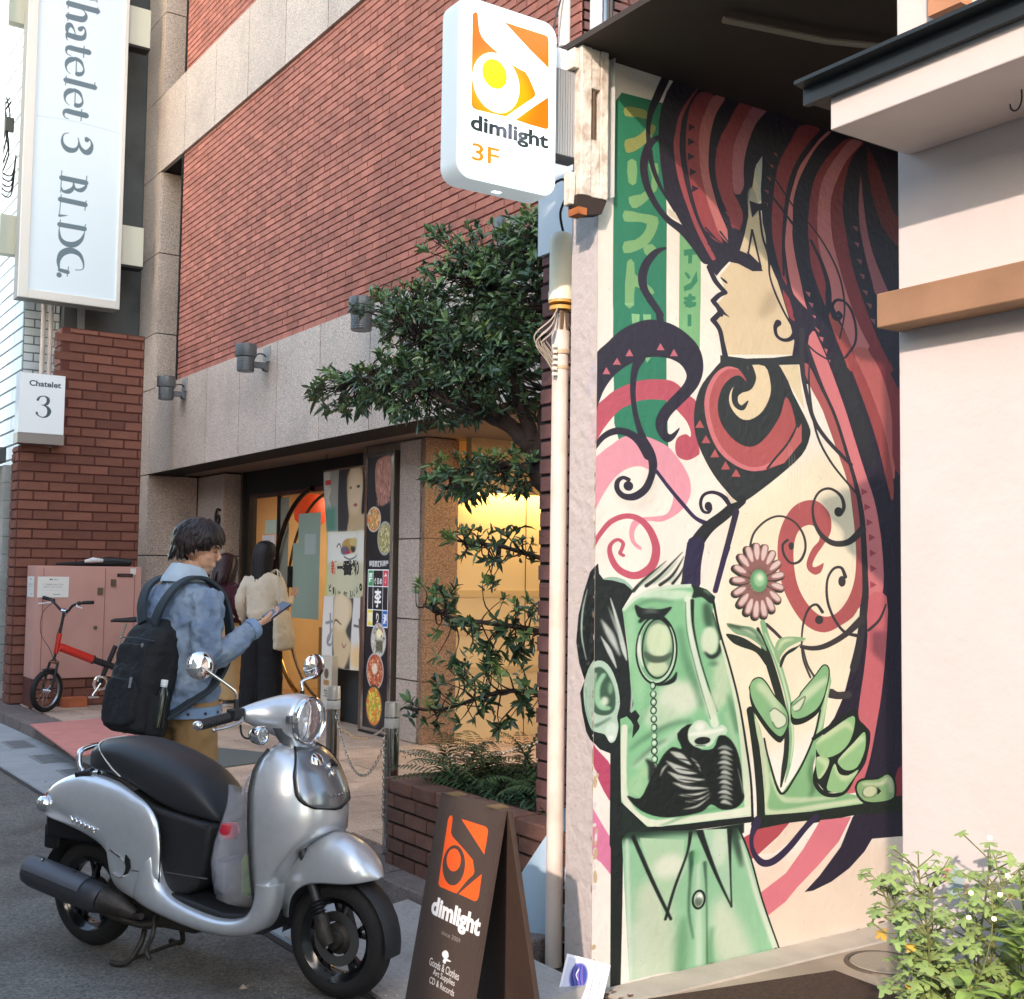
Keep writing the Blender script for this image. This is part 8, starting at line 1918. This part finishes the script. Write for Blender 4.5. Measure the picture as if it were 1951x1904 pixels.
for sy, sx in ((-.10, .05), (.105, -.06)):
    b = MB(); b.loft([[(sx+.03+(x0+lx*cos(t)), sy+ly*sin(t), z) for t in [2*pi*k/20 for k in range(20)]] for z, x0, lx, ly in ((0, .02, .135, .048), (.025, .02, .138, .05), (.05, .01, .125, .048), (.08, -.03, .08, .045), (.10, -.05, .055, .042))]); b.build('shoe', mat('dark shoe', (36, 36, 40), .6), MAN, smooth=50)
ph = thing('mobile_phone', 'dark mobile phone held in the right hand of the man in denim', 'phone', MAN.location, radians(15))
PM = Matrix.Translation((.385, -.222, 1.292)) @ Euler((radians(12), radians(-32), radians(-6))).to_matrix().to_4x4()
b = MB(); b.prism(rbox(-.072, .072, -.036, .036, .008, 3), (-.004, .004), PM); b.build('phone_case', mat('plum phone', (54, 40, 56), .3), ph, bevel=.0012)
b = MB(); b.prism(rbox(-.069, .069, -.033, .033, .006, 3), (.0041, .0046), PM); b.build('screen', mat('phone screen', (30, 34, 44), .08, emit=(120, 140, 170), estr=.1), ph)
# backpack
BP = thing('backpack', 'large black fabric backpack with side bottle pocket on the back of the man', 'backpack', MAN.location, radians(15))
m_pack = mat('black pack fabric', (26, 27, 29), .8, vary=.15, vscale=10, bump=.35, bscale=90)
TM = Matrix.Translation((-.155, .0, .70)) @ Matrix.Rotation(radians(9), 4, 'Y')
def prow(z, d, w, x0=0): return [TM @ Vector((x0-d*.5+d*.5*np.sign(cos(t))*abs(cos(t))**.55, w*np.sign(sin(t))*abs(sin(t))**.5, z)) for t in [2*pi*k/32 for k in range(32)]]
b = MB(); b.loft([prow(.0, .17, .13), prow(.02, .215, .155), (prow(.12, .225, .16)), prow(.28, .215, .16), prow(.40, .19, .155), prow(.49, .155, .14), prow(.545, .11, .11), prow(.565, .06, .07)]); remesh(b, 'main_bag', m_pack, BP, .008, 3, .022, .09)
b = MB(); b.loft([[TM @ Vector((-.185-h, y*w, z0+(z-.0)*1)) for y, z in [(np.sign(cos(t))*abs(cos(t))**.4, .11*np.sign(sin(t))*abs(sin(t))**.4) for t in [2*pi*k/24 for k in range(24)]]] for h, w, z0 in ((0, .135, .14), (.035, .13, .14), (.045, .11, .14))]); remesh(b, 'front_pocket', m_pack, BP, .007, 3, .012, .06)
b = MB(); b.loft([[TM @ Vector((-.17-h, y*w, z0+z)) for y, z in [(np.sign(cos(t))*abs(cos(t))**.4, .06*np.sign(sin(t))*abs(sin(t))**.4) for t in [2*pi*k/24 for k in range(24)]]] for h, w, z0 in ((0, .12, .36), (.03, .115, .355), (.036, .10, .355))]); remesh(b, 'upper_pocket', m_pack, BP, .007, 3, .010, .06)
b = MB(); b.tube([TM @ Vector(p) for p in ((-.175, -.15, .435), (-.215, -.06, .44), (-.215, .06, .44), (-.175, .15, .435))], .0035, 6); b.build('zip', mat('zip dark', (60, 62, 66), .4, metal=.3), BP, smooth=60)
for (x, y, z, h) in ((-.235, -.10, .26, .05), (-.225, .06, .10, .06), (-.20, -.09, .42, .05)): MB().box(-.003, .003, -.006, .006, -h, 0, TM @ Matrix.Translation((x, y, z))).build('zip_pull', mat('pull grey', (130, 134, 138), .4), BP)
b = MB(); b.loft([[TM @ Vector((-.10+.05*cos(t)*q, -.150-.03*sin(t)*q*(sin(t) > -9), z)) for t in [2*pi*k/20 for k in range(20)]] for z, q in ((.01, .9), (.04, 1.15), (.15, 1.2), (.19, 1.12))]); b.build('bottle_pocket', m_pack, BP, smooth=60)
b = MB(); b.lathe([(0, 0), (.03, .004), (.031, .15), (.028, .17), (.014, .195), (.014, .20)], 18, TM @ Matrix.Translation((-.10, -.168, .04))); b.build('bottle', mat('dark tea bottle', (26, 34, 28), .12, spec=.7), BP, smooth=60)
MB().lathe([(.0165, .198), (.0168, .222), (.015, .226), (0, .226)], 18, TM @ Matrix.Translation((-.10, -.168, .04))).build('bottle_cap', mat('white cap', (230, 230, 228), .35), BP, smooth=50)
MB().lathe([(.0155, .188), (.0158, .194), (.0155, .197)], 18, TM @ Matrix.Translation((-.10, -.168, .04))).build('cap_ring', mat('white cap'), BP)
def strap(name, pts, w, t, m, parent, up=(0, 0, 1)):
    q = spline(pts, 6); b = MB(); R_ = []
    for i, p in enumerate(q):
        d = (Vector(q[min(i+1, len(q)-1)])-Vector(q[max(i-1, 0)])).normalized(); s_ = d.cross(Vector(up)); s_ = Vector((0, 1, 0)) if s_.length < .05 else s_.normalized(); s_ = (Vector((0, 1, 0))-d*d.y).normalized(); n = d.cross(s_)
        p = Vector(p); R_.append([p+s_*w/2, p+s_*w/2*.9+n*t, p-s_*w/2*.9+n*t, p-s_*w/2, p-s_*w/2*.9-n*t*.5, p+s_*w/2*.9-n*t*.5])
    return b.loft(R_).build(name, m, parent, smooth=50)
m_strap = mat('strap webbing', (46, 54, 60), .7, bump=.2, bscale=300)
for sg in (-1, 1):
    strap('shoulder_strap', [(-.20, sg*.05, 1.235), (-.185, sg*.085, 1.32), (-.135, sg*.115, 1.405), (-.05, sg*.125, 1.452), (.04, sg*.128, 1.435), (.115, sg*.14, 1.36), (.14, sg*.165, 1.22), (.12, sg*.19, 1.08), (.02, sg*.222, .95), (-.10, sg*.185, .86), (-.19, sg*.15, .80)], .062, .011, m_strap, BP)
MB().tube(spline([TM @ Vector(p) for p in ((-.05, -.03, .555), (-.07, -.035, .60), (-.07, .0, .615), (-.07, .035, .60), (-.05, .03, .555))], 5), .009, 8).build('haul_loop', m_strap, BP, smooth=60)
# ---------------------------------------------------------------- woman in cream top with a tote bag
m_hairb = mat('black hair', (26, 23, 24), .35, vary=.3, vscale=40, bump=.5, bscale=160)
W1 = thing('person', 'woman in cream jumper with long dark hair and a tote bag at the shop door', 'person', (4.50, 10.95, .125), radians(35), 'people standing at the shop door')
C = Vector((.04, 0, 1.535)); Rw = Euler((0, radians(12), radians(-20))).to_matrix()
b = MB(); head(b, C, Rw, .94); limb(b, [(0, 0, 1.28), (.01, 0, 1.37), (.03, 0, 1.46)], [.06, .048, .046]); torso(b, [(0, 0, .82, .09, .12), (0, 0, 1.1, .09, .12), (0, 0, 1.3, .07, .13)])
limb(b, [(-.0, -.165, 1.30), (.02, -.215, 1.08), (.20, -.20, 1.12)], [.045, .036, .025]); hand(b, (.20, -.20, 1.12), (.7, .1, .5), 1, .6, .9, (-.5, .2, .8)); limb(b, [(0, .165, 1.30), (-.02, .23, 1.07), (.06, .25, .86)], [.045, .036, .025]); hand(b, (.06, .25, .86), (.2, .05, -1), -1, .5, .9, (.3, -1, 0))
for sy in (-.08, .09): limb(b, [(0, sy, .85), (.02, sy, .45), (0, sy, .06)], [.08, .055, .04])
remesh(b, 'body', m_skin, W1, .006, 2); face_bits(C, Rw, W1, .94)
b = MB(); torso(b, [(0, 0, .90, .12, .15), (-.005, 0, .96, .13, .16), (-.01, 0, 1.1, .12, .16), (-.015, 0, 1.22, .115, .17), (-.01, 0, 1.31, .10, .165), (0, 0, 1.355, .07, .09), (0, 0, 1.375, .055, .06)])
limb(b, [(-.005, -.15, 1.30), (.0, -.20, 1.18), (.02, -.225, 1.06), (.17, -.205, 1.11)], [.062, .058, .054, .04]); limb(b, [(-.005, .15, 1.30), (-.02, .215, 1.16), (-.02, .24, 1.05), (.05, .25, .90)], [.062, .058, .054, .042])
remesh(b, 'jumper', mat('cream knit', (216, 202, 178), .9, vary=.05, vscale=8, bump=.3, bscale=200), W1, .008, 4, .026, .09)
b = MB(); torso(b, [(0, 0, .98, .12, .16), (0, 0, .88, .125, .17), (0, 0, .80, .12, .168)])
for sy in (-.085, .095): limb(b, [(0, sy, .84), (.01, sy*1.1, .5), (.0, sy*1.15, .10), (0, sy*1.15, .06)], [.11, .115, .12, .12])
remesh(b, 'wide_trousers', mat('black cloth', (24, 24, 27), .85, vary=.1), W1, .01, 4, .022, .12)
rn = random.Random(8); b = MB(); ball(b, C+Rw @ Vector((-.016, 0, .03)), (.098, .085, .096), 18, Rw.to_4x4())
for k in range(170):
    a = rn.uniform(1.15, 2*pi-1.15); r = rn.uniform(.8, 1.06); l = rn.uniform(.34, .50) if abs(a-pi) < 1.4 else rn.uniform(.24, .40)
    pts = [C+Rw @ Vector((-.016, 0, .128)), C+Rw @ Vector((-.016+.075*cos(a)*r, .07*sin(a)*r, .098)), C+Rw @ Vector((-.016+.105*cos(a)*r, .092*sin(a)*r, .02)), C+Rw @ Vector((-.02+.10*cos(a)*r, .085*sin(a)*r, -.10)), C+Vector((-.03+.10*cos(a-.35)*r-.03, .075*sin(a-.35)*r, -.02-l))]
    q = spline([tuple(p) for p in pts], 4); b.tube(q, [.009*(.5+min(i/(len(q)-1)*2, 1)*.6)*(1 if i < len(q)-3 else .4) for i in range(len(q))], 5)
b.build('hair', m_hairb, W1, smooth=70)
for sy in (-.10, .11): MB().loft([[(.03+lx*cos(t), sy+ly*sin(t), z) for t in [2*pi*k/16 for k in range(16)]] for z, lx, ly in ((0, .12, .042), (.03, .12, .043), (.06, .07, .04))]).build('shoe', mat('grey shoe', (90, 90, 92), .6), W1, smooth=50)
TB = thing('tote_bag', 'cream cloth tote bag hanging from the shoulder of the woman at the shop door', 'bag', W1.location, radians(35))
b = MB(); b.loft([[(-.03+dx*cos(t)*1.0, -.245+dy*np.sign(sin(t))*abs(sin(t))**.8+oy, z) for t in [2*pi*k/24 for k in range(24)]] for z, dx, dy, oy in ((.62, .10, .03, -.02), (.64, .165, .05, -.02), (.75, .17, .055, -.015), (.88, .155, .045, 0), (.98, .13, .03, .01), (1.0, .125, .02, .012))]); remesh(b, 'cloth_bag', mat('cream canvas', (206, 194, 168), .9, vary=.06, vscale=6, bump=.2, bscale=200), TB, .008, 3, .02, .08)
for x in (-.11, .05): MB().tube(spline([(x, -.235, .99), (x*.8-.01, -.235, 1.15), (x*.3-.02, -.19, 1.34), (-.02, -.15, 1.385), (x*.3+.01, -.10, 1.36)], 5), .008, 6).build('strap', mat('cream canvas'), TB, smooth=60)
# ---------------------------------------------------------------- woman in maroon jumper
W2 = thing('person', 'person in maroon jumper and beige wide trousers half hidden at the shop door', 'person', (4.44, 11.85, .125), radians(30), 'people standing at the shop door')
C = Vector((.05, 0, 1.42)); Rw = Euler((0, radians(25), radians(10))).to_matrix()
b = MB(); head(b, C, Rw, .94); limb(b, [(0, 0, 1.2), (.02, 0, 1.28), (.04, 0, 1.36)], [.06, .048, .046]); torso(b, [(0, 0, .8, .09, .12), (0, 0, 1.05, .09, .12), (0, 0, 1.22, .07, .13)])
for sy, sg in ((-.165, 1), (.165, -1)): limb(b, [(-.0, sy, 1.22), (.0, sy*1.3, 1.02), (.16, sy*1.1, .98)], [.045, .036, .025]); hand(b, (.16, sy*1.1, .98), (.8, 0, -.1), sg, .6, .9, (0, sg*.5, .8))
for sy in (-.08, .09): limb(b, [(0, sy, .82), (.02, sy, .45), (0, sy, .06)], [.08, .055, .04])
remesh(b, 'body', m_skin, W2, .007, 2); face_bits(C, Rw, W2, .94)
b = MB(); torso(b, [(0, 0, .84, .14, .18), (-.01, 0, .95, .15, .19), (-.02, 0, 1.1, .14, .195), (-.01, 0, 1.22, .11, .17), (0, 0, 1.28, .07, .09), (.01, 0, 1.30, .055, .06)])
for sy in (-.15, .15): limb(b, [(-.005, sy, 1.21), (.0, sy*1.36, 1.10), (.0, sy*1.42, 1.0), (.14, sy*1.25, .98)], [.07, .074, .068, .046])
remesh(b, 'jumper', mat('maroon knit', (70, 32, 44), .9, vary=.1, vscale=8, bump=.3, bscale=200), W2, .009, 4, .024, .09)
b = MB(); torso(b, [(0, 0, .90, .12, .16), (0, 0, .80, .125, .17), (0, 0, .75, .12, .168)])
for sy in (-.09, .10): limb(b, [(0, sy, .8), (.01, sy*1.1, .5), (.0, sy*1.2, .12), (0, sy*1.2, .08)], [.11, .115, .12, .12])
remesh(b, 'wide_trousers', mat('beige cotton', (186, 158, 112), .85, vary=.05), W2, .01, 4, .024, .12)
b = MB(); ball(b, C+Rw @ Vector((-.016, 0, .03)), (.098, .085, .096), 18, Rw.to_4x4())
for k in range(130):
    a = rn.uniform(1.1, 2*pi-1.1); r = rn.uniform(.85, 1.1); l = rn.uniform(.16, .26)
    q = spline([tuple(C+Rw @ Vector(v)) for v in ((-.016, 0, .128), (-.016+.08*cos(a)*r, .07*sin(a)*r, .09), (-.016+.105*cos(a)*r, .092*sin(a)*r, .0), (-.02+.12*cos(a)*r, .1*sin(a)*r, -.02-l*.5), (-.03+.11*cos(a)*r, .095*sin(a)*r, -l))], 4); b.tube(q, [.010*(.5+.6*min(i/(len(q)-1)*2, 1))*(1 if i < len(q)-3 else .4) for i in range(len(q))], 5)
b.build('hair', mat('brown hair', (58, 36, 34), .4, vary=.3, vscale=40), W2, smooth=70)
for sy in (-.11, .12):
    MB().loft([[(.03+lx*cos(t), sy+ly*sin(t), z) for t in [2*pi*k/16 for k in range(16)]] for z, lx, ly in ((0, .13, .045), (.02, .13, .046), (.025, .128, .045))]).build('sole', mat('white sole', (206, 208, 206), .5), W2, smooth=50)
    MB().loft([[(.03+lx*cos(t), sy+ly*sin(t), z) for t in [2*pi*k/16 for k in range(16)]] for z, lx, ly in ((.026, .125, .043), (.055, .115, .043), (.09, .065, .04))]).build('shoe', mat('blue grey shoe', (84, 94, 110), .6), W2, smooth=50)
sb = thing('white_shoulder_strap', 'thin white bag strap across the back of the maroon jumper', 'bag strap', W2.location, radians(30))
MB().tube(spline([(-.10, .05, 1.26), (-.165, -.04, 1.16), (-.16, -.13, 1.02), (-.08, -.21, .90)], 5), .007, 6).build('cord', mat('cream canvas'), sb, smooth=60)

# ================================================================ BICYCLE
bk_ = thing('bicycle', 'small red folding bicycle leaning by the pink cabinet', 'bicycle', (2.78, 12.10, .12), radians(180))
m_red = mat('bike red', (206, 44, 34), .35, coat=.4); 
def bwheel(M, name):
    pr = [(.178+.028*cos(radians(-130+260*i/8)), .028*sin(radians(-130+260*i/8))) for i in range(9)]
    MB().lathe(pr, 40, M).build(name+'_tyre', m_rub, bk_, smooth=60); MB().lathe([(.158, -.012), (.166, -.012), (.164, 0), (.166, .012), (.158, .012), (.154, 0), (.158, -.012)], 36, M).build(name+'_rim', mat('alloy rim', (170, 170, 168), .3, metal=.8), bk_, smooth=40)
    for k in range(20):
        a = 2*pi*k/20; MB().tube([M @ Vector((.014*cos(a+.6), .014*sin(a+.6), .02*(-1)**k)), M @ Vector((.156*cos(a), .156*sin(a), 0))], .0013, 4, cap=False).build('spoke', m_chrome, bk_)
    MB().lathe([(0, -.04), (.012, -.04), (.02, -.025), (.012, 0), (.02, .025), (.012, .04), (0, .04)], 14, M).build('hub', m_chrome, bk_, smooth=50)
# local x forward (towards the street), lean towards the cabinet
LEAN = Matrix.Rotation(radians(-4), 4, 'X')
SM = LEAN @ Matrix.Translation((-.02, 0, 0)) @ Matrix.Rotation(radians(34), 4, 'Z')
bwheel(SM @ Matrix.Translation((.02, 0, .202)) @ RY, 'front'); bwheel(LEAN @ Matrix.Translation((-.98, 0, .202)) @ RY, 'rear')
def bt(name, pts, r, m, M=LEAN, n=10): return MB().tube([M @ Vector(p) for p in pts], r, n).build(name, m, bk_, smooth=60)
bt('fork', [(-.075, 0, .56), (-.06, 0, .50), (-.055, .05, .46), (.02, .055, .21)], .013, m_plas, SM); bt('fork', [(-.06, 0, .50), (-.055, -.05, .46), (.02, -.055, .21)], .013, m_plas, SM)
bt('fork_crown', [(-.06, -.05, .47), (-.06, .05, .47)], .016, mat('copper', (150, 104, 80), .35, metal=.7), SM)
bt('head_tube', [(-.075, 0, .55), (-.115, 0, .74)], .024, m_red, SM); bt('main_tube', [(-.11, 0, .62), (-.42, 0, .49)], .042, m_red); bt('hinge', [(-.42, 0, .49), (-.435, 0, .484)], .046, m_dark)
bt('rear_beam', [(-.435, 0, .484), (-.66, 0, .40)], .034, m_plas); bt('seat_tube', [(-.50, 0, .24), (-.64, 0, .62)], .024, m_plas); bt('seat_post', [(-.66, 0, .60), (-.73, 0, .84)], .014, m_chrome)
for sg in (-1, 1): bt('stay', [(-.60, sg*.02, .28), (-.98, sg*.06, .202)], .010, m_plas); bt('stay', [(-.66, sg*.02, .55), (-.98, sg*.06, .202)], .009, m_plas)
bt('steerer', [(-.115, 0, .74), (-.165, 0, .98)], .014, m_plas, SM); bt('bar', spline([(-.20, -.28, 1.06), (-.18, -.20, 1.05), (-.15, -.11, 1.02), (-.165, -.05, .965), (-.165, 0, .955), (-.165, .05, .965), (-.15, .11, 1.02), (-.18, .20, 1.05), (-.20, .28, 1.06)], 4), .0125, m_plas, SM)
for sg in (-1, 1):
    bt('grip', [(-.185, sg*.20, 1.052), (-.205, sg*.31, 1.063)], .018, m_rub, SM); bt('brake_lever', [(-.15, sg*.16, 1.03), (-.10, sg*.20, 1.02), (-.10, sg*.27, 1.01)], .006, mat('lever white', (220, 220, 220), .3), SM); bt('lever_clamp', [(-.18, sg*.15, 1.045), (-.175, sg*.175, 1.045)], .02, m_dark, SM)
    bt('brake_cable', spline([(-.15, sg*.14, 1.03), (-.02, sg*.14, .93), (.03, sg*.10, .75), (-.03, sg*.04, .60), (-.05, 0, .50)], 5), .0028, m_black, SM, 5)
bt('stem_clamp', [(-.165, -.03, .955), (-.165, .03, .955)], .022, m_chrome, SM)
b = MB(); b.loft([[LEAN @ Vector((x, w*cos(t), z+h*sin(t))) for t in [2*pi*k/16 for k in range(16)]] for x, w, z, h in ((-.58, .015, .865, .012), (-.62, .02, .872, .018), (-.70, .035, .872, .022), (-.78, .07, .875, .026), (-.84, .075, .88, .026), (-.86, .05, .885, .02))]); b.build('saddle', m_plas, bk_, smooth=70)
CW = LEAN @ Matrix.Translation((-.50, .045, .26)) @ RY; MB().lathe([(.05, -.002), (.075, -.002), (.078, 0), (.075, .002), (.05, .002), (.05, -.002)], 32, CW).build('chainring', m_chrome, bk_, smooth=40)
bt('crank', [(-.50, .055, .26), (-.42, .06, .14)], .009, m_chrome); bt('crank', [(-.50, -.055, .26), (-.58, -.06, .38)], .009, m_chrome)
MB().box(-.47, -.37, .06, .13, .13, .15, LEAN).build('pedal', m_chrome, bk_, bevel=.004); MB().box(-.69, -.59, -.13, -.06, .37, .39, LEAN).build('pedal', m_chrome, bk_, bevel=.004)
bt('chain', [(-.50, .046, .335), (-.98, .04, .24)], .004, m_dark); bt('chain', [(-.50, .046, .185), (-.98, .04, .165)], .004, m_dark); bt('kickstand', [(-.60, .03, .25), (-.66, .16, .01)], .008, m_chrome)
b = MB(); b.loft([[SM @ Vector((.02+r*cos(a), y, .202+r*sin(a))) for y, r in ((-.028, .212), (0, .222), (.028, .212))] for a in [radians(70+60*k/8) for k in range(9)]], cap=False, closed=False); b.build('mudguard', m_plas, bk_, smooth=60)
